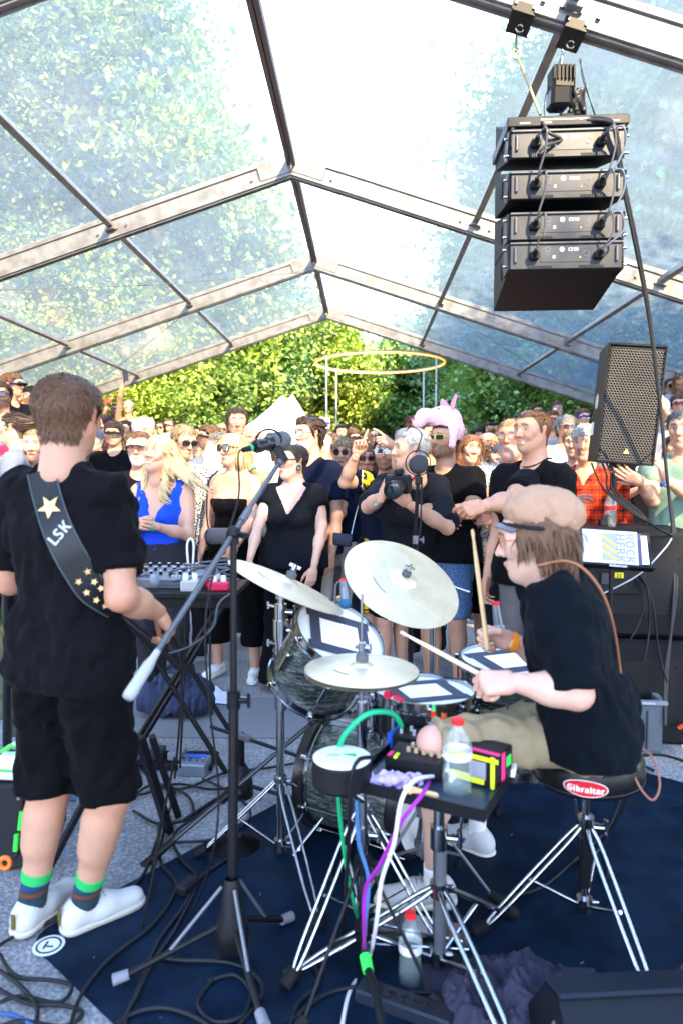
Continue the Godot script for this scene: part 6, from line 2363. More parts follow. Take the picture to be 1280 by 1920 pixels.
# things worn or carried by people that need the finished figures
func worn_things() -> void:
	# drummer's cap
	var d: Dictionary = people[people.size() - 1]
	var T: Transform3D = d.HT * Transform3D(Basis(Vector3.RIGHT, -.22).scaled(Vector3(.95, .92, .95)), Vector3(0, .054, -.010))
	var n: Node3D = d.node
	var b := MB.new()
	b.join(done[beret_job], T, Color.WHITE)
	obj("cap", b, cloth(.36, .215, .14, null, 6.0), n)
	b = MB.new()
	var pts := []
	for k in 41:
		var a := TAU * k / 40.0
		pts.append(T * Vector3(cos(a) * .090, -.016, sin(a) * .108 - .008))
	b.tube(pts, .0065, 8, true)
	obj("cap_band", b, mat(.012, .012, .014, .9), n)
	b = MB.new()
	for lay in 2:
		var first := b.v.size()
		for k in 13:
			var w := lerpf(-1.0, 1.0, k / 12.0)
			for e in 4:
				var q := e / 3.0
				b.add(T * Vector3(sin(w) * .094, -.012 - .012 * q - w * w * .012 - lay * .004, cos(w) * .100 + .026 * q * cos(w)), T.basis * Vector3(0, 1 - 2 * lay, .2))
		for k in 12:
			for e in 3:
				var q := first + k * 4 + e
				b.quad(q, q + 1, q + 5, q + 4)
	obj("cap_peak", b, mat(.24, .225, .24, .75), n)
	# cord of his in-ear monitors
	var bp: Vector3 = d.base
	b = MB.new()
	b.tube(spline([P(1008, 1060, 1.93) - bp, P(1062, 1052, 1.90) - bp, P(1105, 1078, 1.86) - bp, P(1140, 1140, 1.90) - bp, P(1160, 1240, 2.02) - bp, P(1172, 1380, 2.10) - bp], 8), .004, 6)
	obj("earphone_cord", b, mat(.30, .12, .06, .45), n)
	b = MB.new()
	var wr := P(957, 1203, 2.26) - bp
	b.lathe(axis(wr, P(1000, 1210, 2.28) - P(940, 1195, 2.25)), [Vector2(.033, -.012), Vector2(.034, .012)], 20)
	obj("wristband", b, mat(.85, .25, .02, .5), n)
	# drummer's shoe stripes and laces
	for q in 2:
		var l: Array = d.legs[q]
		var fd: Vector3 = (d.o["footl" if q == 0 else "footr"] as Vector3).normalized()
		shoe_trim(d, l[2], fd, true)
	# guitarist's strap and socks tops
	d = people[people.size() - 2]
	n = d.node
	bp = d.base
	strap(d, n)
	for q in 2:
		var l: Array = d.legs[q]
		b = MB.new()
		var an: Vector3 = l[2]
		shoe_trim(d, an, (d.o["footl" if q == 0 else "footr"] as Vector3).normalized(), false)
		var up: Vector3 = (l[1] - an).normalized()
		b.lathe(axis(an, up), [Vector2(.047, -.055), Vector2(.046, .0), Vector2(.044, .045), Vector2(.046, .085)], 20)
		var sk := obj("sock", b, cloth(1, 1, 1, tx.sock, 9.0), n)
		b = MB.new()
		b.lathe(axis(an, up), [Vector2(.0465, .083), Vector2(.048, .088), Vector2(.049, .115), Vector2(.046, .118)], 20)
		obj("sock_cuff", b, mat(.02, .34, .08, .85), sk)
		b = MB.new()
		var fd: Vector3 = (d.o["footl" if q == 0 else "footr"] as Vector3).normalized()
		b.box(Transform3D(Basis(fd.cross(Vector3.UP), Vector3.UP, -fd), an - fd * .0815 + Vector3(0, -.020, 0)), Vector3(.016, .05, .006), .002)
		obj("heel_tab", b, mat(.10, .075, .01, .5), n)
	# pig hat
	d = people[4]
	n = d.node
	T = d.HT
	var pink := mat(.88, .52, .60, .85)
	pink.rim_enabled = true
	pink.rim = .5
	var hat := obj("pig_hat", arr_mesh(done[pig_job]), pink, n)
	hat.transform = T * Transform3D(Basis(Vector3.UP, -.5).scaled(Vector3(.97, .95, .97)), Vector3(0, .022, -.005))
	for s in [-1.0, 1.0]:
		b = MB.new()
		var ep := PackedVector2Array()
		for k in 15:
			var w := PI * k / 14.0
			ep.append(Vector2(cos(w) * .042, -.01 + pow(sin(w), .8) * .03 + (.062 * pow(sin(w), 5.0))))
		b.prism(Transform3D(Basis(Vector3.BACK, -s * .55) * Basis(Vector3.UP, -s * .3), Vector3(s * .062, .215, -.01)), ep, .018)
		obj("ear", b, mat(.84, .28, .42, .85), hat)
		b = MB.new()
		b.ball(Transform3D(Basis(), Vector3(s * .020, .098, .245)), Vector3(.008, .011, .007), 10)
		obj("nostril", b, mat(.45, .10, .18, .8), hat)
		b = MB.new()
		b.ball(Transform3D(Basis(), Vector3(s * .040, .178, .080)), Vector3(.011, .012, .009), 10)
		obj("eye", b, mat(.05, .02, .02, .15), hat)
	# armbands, watches
	var bands := [[P(287, 986, 3.98), Vector3(1, .1, 0), mat(.02, .50, .16, .5), 0, .030], [P(713, 935, 3.77), Vector3(.35, -.4, -.1), mat(.80, .25, .05, .5), 3, .036], [P(709, 939, 3.80), Vector3(.35, -.4, -.1), mat(.15, .55, .75, .5), 3, .037], [P(1245, 903, 3.86), Vector3(-.5, .4, -.1), mat(.03, .20, .50, .4), 12, .035], [P(889, 990, 4.72), Vector3(-.4, -.6, -.3), mat(.02, .02, .025, .4), 13, .028], [P(473, 880, 5.42), Vector3(-.4, .7, -.2), mat(.03, .60, .16, .5), 10, .036], [P(741, 846, 4.52), Vector3(-.4, 1, 0), mat(.02, .02, .02, .6), 6, .034]]
	for w in bands:
		d = people[w[3]]
		b = MB.new()
		b.lathe(axis(w[0] - d.base, w[1]), [Vector2(w[4], -.008), Vector2(w[4] + .0015, 0), Vector2(w[4], .008)], 18)
		obj("wristband", b, w[2], d.node)
	# big round earrings
	d = people[2]
	b = MB.new()
	b.ring(d.HT * Transform3D(Basis(Vector3.BACK, PI / 2), Vector3(.080, -.042, .004)), .015, .006, 20, 8)
	obj("earring", b, mat(.06, .07, .09, .4), d.node)
	# lanyard of the pointing man
	d = people[5]
	b = MB.new()
	var lan := []
	for k in 14:
		var a := lerpf(-.9, PI + .9, k / 13.0)
		lan.append((d.HT as Transform3D) * Vector3(cos(a) * .072, -.150 - .05 * maxf(0.0, sin(a)), -.045 + sin(a) * .085))
	b.tube(lan, .006, 6)
	obj("lanyard", b, mat(.012, .012, .015, .6), d.node)
	# buttons on the waistcoat
	d = people[0]
	for k in 3:
		b = MB.new()
		b.ball(Transform3D(Basis(), Vector3(.0, 1.18 - k * .07, .135 - .006 * k)), Vector3(.007, .007, .004), 8)
		obj("button", b, mat(.01, .03, .30, .4), d.node, Vector3.ZERO)

var beret_job := 0
var pig_job := 0
func worn_jobs() -> void:
	var e := []
	e.append(cap(Vector3(0, .046, -.052), Vector3(0, .052, .022), .082, .074, .04, Vector3.UP, 1.15))
	e.append(cap(Vector3(-.02, .022, -.075), Vector3(.02, .020, -.075), .060, .060, .05, Vector3.UP, 1.25))
	e.append(cap(Vector3(-.03, .020, .04), Vector3(.03, .022, .035), .060, .060, .05, Vector3.UP, 1.3))
	for k in 7:
		var a := k * .9
		e.append([2, Vector3(cos(a) * .05, .142, sin(a) * .05 - .02), Vector3(cos(a + .3) * .135, .085, sin(a + .3) * .135 - .03), .014, .018, .03, Vector3.ZERO, 1.0])
	beret_job = job(e, .005, .006, Vector3(14, 10, 14), 5)
	e = []
	e.append(cap(Vector3(0, .055, -.035), Vector3(0, .105, -.02), .098, .090, .04))
	e.append(cap(Vector3(0, .130, .0), Vector3(0, .135, .03), .082, .078, .05))
	e.append(cap(Vector3(0, .135, .05), Vector3(.0, .13, .165), .058, .050, .03))
	e.append(cap(Vector3(0, .13, .165), Vector3(0, .085, .20), .048, .044, .02))
	for s in [-1.0, 1.0]:
		e.append(cap(Vector3(s * .092, .05, -.02), Vector3(s * .094, -.06, -.01), .030, .024, .03))
	e.append([2, Vector3(0, -.02, .06), Vector3(0, -.10, .06), .085, .085, .015, Vector3.ZERO, 1.0])
	pig_job = job(e, .006, -.004, Vector3(40, 40, 40), 2)
	tx.sock = stripes([Color(.12, .22, .24), Color(.12, .22, .24), Color(.28, .13, .24), Color(.10, .20, .22), Color(.14, .22, .40), Color(.12, .22, .24), Color(.40, .20, .14), Color(.10, .20, .22)])

func shoe_trim(d: Dictionary, an: Vector3, fd: Vector3, striped: bool) -> void:
	var sd := fd.cross(Vector3.UP)
	for k in 5:
		var b := MB.new()
		var o := an + fd * (.045 + .017 * k) + Vector3(0, .016 - .0085 * k, 0)
		b.tube([o - sd * .024 - Vector3(0, .006, 0), o + Vector3(0, .003, 0), o + sd * .024 - Vector3(0, .006, 0)], .003, 5)
		obj("lace", b, mat(.26, .255, .25, .8), d.node)
	if striped:
		for s in [-1.0, 1.0]:
			for k in 3:
				var b := MB.new()
				b.box(Transform3D(Basis(fd, Vector3.UP, sd) * Basis(Vector3.BACK, .35), an + fd * (.035 + .024 * k) + sd * s * (.0458 - .0008 * k) + Vector3(0, -.034, 0)), Vector3(.011, .042, .004), .001)
				obj("stripe", b, mat(.03, .08, .36, .6) if k != 1 else mat(.50, .03, .04, .6), d.node)

# leather strap over the guitarist's left shoulder
func strap(d: Dictionary, n: Node3D) -> void:
	var bp: Vector3 = d.base
	var a: Array = done[d.parts[0][1]]
	var V: PackedVector3Array = a[0]
	var N: PackedVector3Array = a[1]
	var way := [Vector2(70, 852), Vector2(72, 880), Vector2(82, 930), Vector2(96, 985), Vector2(118, 1035), Vector2(148, 1078), Vector2(182, 1110), Vector2(206, 1128), Vector2(226, 1142)]
	var pts := []
	var side := []
	for w in way:
		var r: Vector3 = (P(w.x, w.y, 1.0) - cam.position).normalized()
		var best := 1e9
		var hit := Vector3.ZERO
		var nn := Vector3.BACK
		for k in V.size():
			var q := V[k] + bp - cam.position
			var off := (q - r * q.dot(r)).length()
			if off < .022:
				var t := q.dot(r)
				if t < best:
					best = t
					hit = V[k]
					nn = N[k]
		if best < 1e8:
			pts.append(hit + nn * .012)
			side.append(nn)
	if pts.size() < 3: return
	var mean := Vector3.ZERO
	for w in side: mean += w
	mean = mean.normalized()
	for k in side.size(): side[k] = ((side[k] as Vector3) + mean * 1.3).normalized()
	for k in range(1, pts.size() - 1): pts[k] = ((pts[k - 1] + pts[k + 1]) * .25 + pts[k] * .5) + side[k] * .004
	var P2 := spline(pts, 5)
	var S2 := spline(side, 5)
	var b := MB.new()
	var sides := []
	for k in P2.size():
		var t: Vector3 = (P2[mini(k + 1, P2.size() - 1)] - P2[maxi(k - 1, 0)]).normalized()
		sides.append((S2[k] as Vector3).cross(t).normalized())
	b.strip(P2, sides, .092, .005)
	var st := obj("guitar_strap", b, mat(.0055, .008, .0105, .34), n)
	for s in [-1.0, 1.0]:
		var e := MB.new()
		var ln := []
		for k in P2.size(): ln.append(P2[k] + sides[k] * s * .043 + (S2[k] as Vector3).normalized() * .003)
		e.tube(ln, .0022, 5)
		obj("stitching", e, mat(.06, .07, .08, .7), st)
	var gold := mat(.55, .38, .16, .4, .4)
	var star := func(k: int, off: float, R: float, rot: float) -> void:
		var nn := (S2[k] as Vector3).normalized()
		var x: Vector3 = sides[k]
		var T := Transform3D(Basis(x, nn.cross(x), nn).orthonormalized(), P2[k] + x * off + nn * .005)
		var pl := PackedVector2Array()
		for e in 10:
			var w := TAU * e / 10.0 + rot
			pl.append(Vector2(cos(w), sin(w)) * (R if e % 2 == 0 else R * .42))
		var q := MB.new()
		q.prism(T, pl, .003)
		obj("star", q, gold, st)
	star.call(7, 0.0, .038, .5)
	for k in [21, 24, 27, 30]:
		if k < P2.size():
			star.call(k, .018, .0115, .4 + k)
			star.call(mini(k + 1, P2.size() - 1), -.018, .0115, .9 + k)
	var k2 := 12
	var nn2 := (S2[k2] as Vector3).normalized()
	var x2: Vector3 = sides[k2]
	var y2 := nn2.cross(x2)
	if y2.y < 0.0:
		y2 = -y2
		x2 = -x2
	text(st, "monogram", "LSK", .034, mat(.30, .32, .33, .4, .3), Transform3D(Basis(x2, y2, nn2).orthonormalized() * Basis(Vector3.BACK, .45), P2[k2] + nn2 * .0045))

func box_obj(t: Node3D, called: String, at: Vector3, size: Vector3, m: Material, B := Basis(), ch := .004) -> MeshInstance3D:
	var b := MB.new()
	b.box(Transform3D(B, at), size, ch)
	return obj(called, b, m, t)

func bottle(at: Vector3, h: float, r: float, label: String, liquid: Material, label_m: Material, lid := Color(.7, .02, .02)) -> void:
	var t := thing("bottle", label, "bottle", at, 0.0, "plastic drink bottles")
	var pet := mat(.55, .66, .62, .06, 0.0, {"a": .13, "transparency": BaseMaterial3D.TRANSPARENCY_ALPHA})
	b_lathe(t, "body", [Vector2(r * .8, 0), Vector2(r, h * .03), Vector2(r * .97, h * .10), Vector2(r, h * .2), Vector2(r * .93, h * .42), Vector2(r, h * .6), Vector2(r * .98, h * .66), Vector2(r * .7, h * .79), Vector2(r * .40, h * .89), Vector2(r * .40, h * .93)], pet, 24, true)
	if liquid:
		b_lathe(t, "drink", [Vector2(0.0005, .003), Vector2(r * .78, .004), Vector2(r * .95, h * .05), Vector2(r * .93, h * .34), Vector2(.0005, h * .342)], liquid, 20)
	if label_m:
		b_lathe(t, "label", [Vector2(r * 1.008, h * .47), Vector2(r * 1.012, h * .585)], label_m, 24)
	b_lathe(t, "lid", [Vector2(r * .44, h * .925), Vector2(r * .46, h * .93), Vector2(r * .45, h * .995), Vector2(r * .40, h), Vector2(0, h)], mat(lid.r, lid.g, lid.b, .35), 20)

func knobs(t: Node3D, pts: Array, r: float, h: float, m: Material) -> void:
	for p in pts:
		var b := MB.new()
		b.cyl(p, p + Vector3(0, h, 0), r, r * .85, 12)
		obj("knob", b, m, t)

func tray() -> void:
	var h := .62
	var a := G(655, 1472, h)
	var b := G(905, 1532, h)
	var c := G(1010, 1447, h)
	var x := (b - a).normalized()
	var z := -(c - b)
	z = (z - x * z.dot(x)).normalized()
	var W := a.distance_to(b)
	var D := .41
	var mid := (a + b) * .5 - z * D * .5
	var B := Basis(x, Vector3.UP, z)
	var t := thing("percussion_tray", "black tray table full of effect pedals beside the drummer", "table", Vector3(mid.x, 0, mid.z), 0.0)
	var L := func(u: float, y: float, v: float) -> Vector3: return B * Vector3(u, y, v)
	box_obj(t, "table_top", Vector3(0, h - .008, 0), Vector3(W, .014, D), mat(.020, .030, .055, .3), B, .004)
	for s in [-1.0, 1.0]:
		box_obj(t, "rim", L.call(0, h + .004, s * (D * .5 + .003)), Vector3(W + .012, .034, .006), black_m, B, .002)
		box_obj(t, "rim", L.call(s * (W * .5 + .003), h + .004, 0), Vector3(.006, .034, D), black_m, B, .002)
	stand_pole(t, Vector3(0, .06, 0), Vector3(0, h - .02, 0), .0165)
	stand_pole(t, Vector3(.004, .06, .0), Vector3(.004, h - .2, 0), .020, grey_m)
	clamp_joint(t, Vector3(0, h - .06, 0), .028, black_m)
	clamp_joint(t, Vector3(0, h - .20, 0), .026)
	tripod(t, .26, .05, [Vector2(-.42, .05), Vector2(.16, .34), Vector2(.26, -.24)], .0075)
	var y := h + .002
	var T := func(u: float, v: float) -> Vector3: return Vector3(mid.x, 0, mid.z) + B * Vector3(u * W * .5, y, v * D * .5)
	# pedals and boxes
	var p := thing("effects_unit", "blue and black multi effect unit with plugs at the tray's back", "effects unit", T.call(-.45, -.62))
	box_obj(p, "case", Vector3(0, .024, 0), Vector3(.20, .046, .10), plastic, B)
	box_obj(p, "side_cheek", B * Vector3(-.108, .026, 0), Vector3(.018, .052, .104), mat(.02, .10, .45, .4), B)
	var ks := []
	for k in 8: ks.append(B * Vector3(-.08 + .022 * k, .047, .02 - .03 * (k % 2)))
	knobs(p, ks, .006, .016, mat(.65, .66, .68, .35, .5))
	for k in 2:
		var q := MB.new()
		var o: Vector3 = B * Vector3(.01 + .035 * k, .047, -.03)
		q.cyl(o, o + Vector3(0, .05, 0), .008, .008, 12)
		obj("plug", q, mat(.62, .60, .55, .3, .6), p)
		q = MB.new()
		q.cyl(o + Vector3(0, .05, 0), o + Vector3(0, .072, 0), .010, .009, 12)
		obj("plug_band", q, mat(.75, .03, .02, .4) if k == 0 else mat(.80, .12, .03, .4), p)
		q = MB.new()
		q.cyl(o + Vector3(0, .072, 0), o + Vector3(0, .09, 0), .0085, .006, 12)
		obj("plug_boot", q, mat(.06, .62, .16, .4) if k == 0 else plastic, p)
	p = thing("effects_unit", "small black mixer with neon tape on its corner, mid tray", "effects unit", T.call(-.30, .10))
	box_obj(p, "case", Vector3(0, .026, 0), Vector3(.17, .05, .12), plastic, B * Basis(Vector3.UP, .1))
	box_obj(p, "tape", B * Vector3(-.07, .030, .045), Vector3(.018, .046, .036), mat(.85, .03, .20, .5), B * Basis(Vector3.UP, .1))
	box_obj(p, "tape", B * Vector3(-.050, .030, .047), Vector3(.016, .046, .036), mat(.62, .80, .02, .5), B * Basis(Vector3.UP, .1))
	ks = []
	for k in 10: ks.append(B * Vector3(-.03 + .024 * (k % 5), .05, -.03 + .035 * (k / 5)))
	knobs(p, ks, .007, .014, mat(.55, .42, .25, .4, .5))
	p = thing("tape_box", "black box crossed with pink and yellow neon tape on the tray", "box", T.call(.62, -.08))
	var Bx := B * Basis(Vector3.UP, -.12)
	box_obj(p, "case", Vector3(0, .048, 0), Vector3(.15, .094, .11), plastic, Bx)
	for q in [[Vector3(0, .097, .045), Vector3(.152, .003, .016), 0], [Vector3(.077, .048, .02), Vector3(.003, .096, .022), 0], [Vector3(.0, .080, .0565), Vector3(.152, .012, .003), 1], [Vector3(.060, .045, .0565), Vector3(.012, .09, .003), 1], [Vector3(-.02, .016, .0565), Vector3(.11, .022, .0034), 1], [Vector3(.077, .06, -.02), Vector3(.003, .03, .03), 2]]:
		box_obj(p, "tape", Bx * q[0], q[1], [mat(.85, .04, .20, .5), mat(.70, .85, .02, .5), mat(.05, .75, .10, .5)][q[2]], Bx, .001)
	box_obj(p, "label", Bx * Vector3(.015, .045, .0572), Vector3(.05, .05, .002), mat(.25, .25, .28, .5), Bx, .001)
	bottle(T.call(.46, .50), .205, .040, "clear cola bottle with a red lid standing on the tray", null, mat(.75, .70, .72, .4, 0.0, {"a": .6, "transparency": BaseMaterial3D.TRANSPARENCY_ALPHA}))
	p = thing("paper_stack", "white papers lying on the tray's right corner", "paper", T.call(.86, -.55))
	box_obj(p, "sheets", Vector3(0, .012, 0), Vector3(.07, .024, .13), mat(.80, .80, .80, .8), B * Basis(Vector3.UP, .15), .002)
	# tissue and cloth
	var e := [cap(Vector3(-.03, .03, 0), Vector3(.03, .04, .0), .028, .03, .03), cap(Vector3(.0, .05, .01), Vector3(.01, .0, .05), .02, .02, .03), cap(Vector3(.01, .01, .05), Vector3(-.005, -.03, .07), .016, .010, .02)]
	solo("tissue", arr_mesh(sdf(e, .004, .012, Vector3(24, 24, 24), 4)), mat(.84, .83, .84, .9), "crumpled white tissue between the pedals and the bottle", "tissue", "", T.call(.10, -.1))
	e = [cap(Vector3(-.08, .008, 0), Vector3(.0, .016, .01), .020, .026, .03, Vector3.UP, 1.5), cap(Vector3(.0, .016, .01), Vector3(.08, .01, -.01), .026, .022, .03, Vector3.UP, 1.5)]
	solo("cloth", arr_mesh(sdf(e, .004, .010, Vector3(26, 26, 26), 9)), mat(.46, .35, .58, .9), "crumpled lilac cloth along the tray's front edge", "cloth", "", T.call(-.50, .72))
	var pg := MB.new()
	for k in 2:
		pg.box(Transform3D(B * Basis(Vector3.UP, .5) * Basis(Vector3.BACK, -.5 + .22 * k), T.call(.08, .93) + Vector3(0, .004 + .016 * k, 0)), Vector3(.10, .014, .016), .004)
	solo("clothes_peg", pg, mat(.60, .40, .20, .6), "wooden peg clipped on the tray's front edge", "peg")
	# cables hanging off the tray
	var white := mat(.62, .60, .62, .5)
	cable([T.call(.02, .2), P(778, 1462, 1.78), P(752, 1500, 1.74), P(738, 1580, 1.75), P(715, 1650, 1.8), P(705, 1730, 1.85), G(690, 1800, .02), G(655, 1860, .012), G(640, 1930, .012)], .0055, white, "pale grey cable hanging from the tray to the floor", "cables hanging off the tray")
	cable([T.call(.0, .4), P(790, 1490, 1.76), P(752, 1540, 1.75), P(712, 1620, 1.8), P(685, 1665, 1.86), P(682, 1740, 1.9), G(684, 1800, .02)], .0055, mat(.30, .02, .32, .4), "purple cable hanging from the tray", "cables hanging off the tray")
	cable([P(636, 1400, 2.02), P(650, 1372, 2.0), P(690, 1338, 2.0), P(735, 1338, 2.05), P(752, 1362, 2.1)], .0085, mat(.01, .36, .16, .4), "thick green cable arching over the pedals", "cables hanging off the tray")
	cable([P(632, 1440, 1.98), P(636, 1520, 2.0), P(648, 1620, 2.05), P(664, 1700, 2.1), G(674, 1730, .02)], .006, mat(.01, .30, .12, .4), "green cable dropping beside the practice pad", "cables hanging off the tray")
	cable([P(700, 1420, 1.9), P(672, 1425, 1.84), P(658, 1460, 1.83), P(655, 1540, 1.86), P(650, 1640, 1.95), G(640, 1760, .012), G(600, 1830, .012)], .006, plastic, "black cable looping off the tray's left corner", "cables hanging off the tray")
	cable([P(668, 1500, 1.95), P(672, 1580, 1.95), P(690, 1650, 1.95), P(684, 1740, 1.97), G(690, 1795, .015)], .006, mat(.05, .14, .32, .4), "blue grey cable down the hi-hat stand", "cables hanging off the tray")
	pg = MB.new()
	pg.cyl(P(684, 1792, 1.97), P(690, 1822, 1.93), .017, .016, 12)
	solo("cable_tape", pg, mat(.04, .75, .08, .4), "neon green tape wrapped round the cable bundle", "tape")
	cable([P(688, 1815, 1.94), P(700, 1850, 1.86), P(712, 1900, 1.78), P(722, 1960, 1.7)], .012, plastic, "thick black cable bundle below the green tape", "cables hanging off the tray")

func mic_stands() -> void:
	# main boom stand
	var base := G(436, 1800)
	var t := thing("microphone_stand", "black boom microphone stand in the foreground with grey grip", "microphone stand", base)
	var lo := P(240, 1308, 1.66) - base
	var hi := P(527, 862, 2.46) - base
	var jo := lo.lerp(hi, .60)
	var top := jo - Vector3(0, .035, 0)
	stand_pole(t, Vector3(0, .05, 0), Vector3(top.x * .75, top.y * .62, top.z * .75), .0155, black_m)
	stand_pole(t, Vector3(top.x * .7, top.y * .58, top.z * .7), top, .0105, black_m)
	clamp_joint(t, Vector3(top.x * .75, top.y * .62, top.z * .75), .021, black_m)
	var hub := MB.new()
	hub.lathe(Transform3D(), [Vector2(.028, .03), Vector2(.05, .05), Vector2(.052, .11), Vector2(.034, .16), Vector2(.026, .24), Vector2(.018, .26)], 20, true)
	obj("hub", hub, plastic, t)
	for tip in [G(212, 1838, .02), G(497, 1925, .02), G(547, 1718, .02)]:
		var f: Vector3 = tip - base
		var d := f * Vector3(1, 0, 1)
		d = d.normalized()
		var b := MB.new()
		b.cyl(d * .03 + Vector3(0, .12, 0), f - d * .03 + Vector3(0, .004, 0), .0105, .0105, 10)
		var lg := obj("leg", b, black_m, t)
		b = MB.new()
		b.cyl(f - d * .045 + Vector3(0, .008, 0), f + Vector3(0, .0, 0), .015, .017, 12)
		obj("rubber_foot", b, mat(.16, .16, .18, .6), lg)
		b = MB.new()
		b.cyl(d * .03 + Vector3(0, .24, 0), f * .55 + Vector3(0, .055, 0), .006, .006, 8)
		obj("brace", b, grey_m, t)
	var b := MB.new()
	b.cyl(lo.lerp(hi, .12), hi, .0088, .0088, 12)
	obj("boom", b, mat(.10, .105, .115, .3, .6), t)
	b = MB.new()
	b.lathe(axis(lo, hi - lo), [Vector2(0, 0), Vector2(.014, 0), Vector2(.0155, .01), Vector2(.015, .10), Vector2(.010, .125), Vector2(.009, .15)], 16, true)
	obj("grip", b, mat(.32, .32, .34, .5), t)
	b = MB.new()
	b.cyl(top, jo, .018, .018, 12)
	b.ball(Transform3D(Basis(), jo), Vector3.ONE * .024, 12)
	b.cyl(jo - Vector3(.0, 0, .02), jo + Vector3(.045, -.005, .03), .010, .010, 10)
	obj("swivel", b, plastic, t)
	b = MB.new()
	b.cyl(lo.lerp(hi, .66), lo.lerp(hi, .72), .0125, .0125, 12)
	b.cyl(lo.lerp(hi, .97), hi + (hi - lo).normalized() * .02, .014, .010, 12)
	obj("ferrule", b, grey_m, t)
	b = MB.new()
	b.box(Transform3D(Basis(Vector3.BACK, .5), hi + Vector3(.0, .02, 0)), Vector3(.03, .06, .03), .004)
	obj("mic_clip", b, plastic, t)
	# the microphone
	var a := P(478, 838, 2.42)
	var e := P(556, 818, 2.56)
	var d := (e - a).normalized()
	t = thing("microphone", "black studio microphone with foam windscreen on the foreground boom", "microphone", a)
	var T := axis(Vector3.ZERO, d)
	b = MB.new()
	b.lathe(T, [Vector2(.0, .0), Vector2(.021, .0), Vector2(.025, .006), Vector2(.025, .03), Vector2(.022, .034), Vector2(.022, .05), Vector2(.027, .055), Vector2(.027, .078), Vector2(.020, .085)], 24)
	obj("body", b, mat(.02, .021, .024, .28, .4), t)
	mic_foam(t, T * Vector3(0, .075, 0), d, .085, .034, mat(.10, .10, .105, .95))
	b = MB.new()
	var yk := []
	for k in 13:
		var w := lerpf(-.2, PI + .2, k / 12.0)
		yk.append(Vector3(.05, 0, 0) + Vector3(cos(w) * .045, sin(w) * .040 + .022, 0))
	b.tube(yk, .0045, 8)
	obj("yoke", b, plastic, t)
	b = MB.new()
	b.cyl(-d * .012, -d * -.002, .013, .013, 14)
	b.cyl(-d * .055, -d * .012, .009, .0115, 14)
	obj("connector", b, plastic, t)
	b = MB.new()
	b.cyl(-d * .024, -d * .014, .0125, .0125, 14)
	obj("connector_band", b, mat(.02, .42, .14, .4), t)
	cable([a - d * .05, a - d * .075 + Vector3(0, -.015, 0), P(448, 930, 2.4), P(424, 1010, 2.3), P(400, 1080, 2.25), P(385, 1180, 2.2), P(394, 1330, 2.2), P(410, 1480, 2.2), P(400, 1600, 2.2), G(360, 1720), G(330, 1790)], .0036, plastic, "thin black microphone cable falling from the foreground boom", "microphone cables", 9)
	# second microphone in front of the photographer
	base = G(768, 1418)
	t = thing("microphone_stand", "straight black microphone stand before the photographer", "microphone stand", base)
	top = P(783, 905, 3.42) - base
	stand_pole(t, Vector3(0, .03, 0), Vector3(0, .72, 0), .0145, black_m)
	stand_pole(t, Vector3(0, .7, 0), top, .0095, black_m)
	clamp_joint(t, Vector3(0, .72, 0), .02, black_m)
	for y in [.62, .7]:
		clamp_joint(t, Vector3(top.x * y, top.y * (y + .1), top.z * y), .016, grey_m)
	b = MB.new()
	b.lathe(Transform3D(), [Vector2(.13, .0), Vector2(.13, .012), Vector2(.03, .035), Vector2(.016, .06)], 28, true)
	obj("base", b, plastic, t)
	a = P(784, 868, 3.40)
	t = thing("microphone", "round foam covered microphone facing us before the photographer", "microphone", a)
	mic_foam(t, Vector3(-.0, -.01, -.05), Vector3(.0, .05, 1), .10, .048, mat(.035, .035, .038, .95))
	b = MB.new()
	b.ring(Transform3D(Basis(Vector3.RIGHT, PI / 2), Vector3(0, 0, -.03)), .062, .0035, 32, 6)
	obj("shock_ring", b, plastic, t)
	b = MB.new()
	b.box(Transform3D(Basis(), Vector3(0, -.085, -.03)), Vector3(.03, .05, .03), .004)
	b.cyl(Vector3(0, -.06, -.03), Vector3(0, -.12, -.03), .009, .009, 10)
	obj("mic_clip", b, plastic, t)
	cable([a + Vector3(-.01, .05, -.06), P(790, 815, 3.46), P(772, 800, 3.5), P(762, 806, 3.52)], .003, plastic, "wire arching above the round foam microphone", "microphone cables")
	cable([a + Vector3(.02, -.07, -.03), P(789, 940, 3.4), P(788, 985, 3.4), P(781, 1040, 3.42), P(776, 1110, 3.44)], .004, plastic, "cable running down the straight microphone stand", "microphone cables")
	# low booms at the bass drum
	base = G(453, 1492)
	t = thing("microphone_stand", "short black boom stand behind the crash stand", "microphone stand", base)
	b = MB.new()
	b.lathe(Transform3D(), [Vector2(.055, .0), Vector2(.055, .06), Vector2(.04, .12), Vector2(.022, .15)], 16)
	obj("hub", b, plastic, t)
	stand_pole(t, Vector3(0, .1, 0), Vector3(0, .30, 0), .017, black_m)
	b = MB.new()
	b.cyl(P(395, 1362, 3.2) - base, P(560, 1418, 3.1) - base, .009, .009, 10)
	obj("boom", b, black_m, t)
	b = MB.new()
	b.box(Transform3D(Basis(Vector3.UP, -.1) * Basis(Vector3.BACK, -.3), P(452, 1380, 3.16) - base), Vector3(.10, .03, .03), .006)
	obj("swivel", b, mat(.09, .09, .10, .4), t)
	for q in [Vector2(.34, .10), Vector2(-.20, .26), Vector2(-.1, -.33)]:
		b = MB.new()
		b.cyl(Vector3(0, .06, 0), Vector3(q.x, .015, q.y), .0095, .0095, 8)
		obj("leg", b, black_m, t)
	t = thing("microphone_boom", "long black boom running from the asphalt up to the bass drum", "microphone stand", Vector3.ZERO)
	b = MB.new()
	var k0 := P(268, 1625, 2.62)
	var k1 := P(615, 1330, 2.85)
	b.cyl(k0.lerp(k1, .1), k1, .0095, .0095, 10)
	obj("boom", b, mat(.04, .042, .05, .3, .5), t)
	b = MB.new()
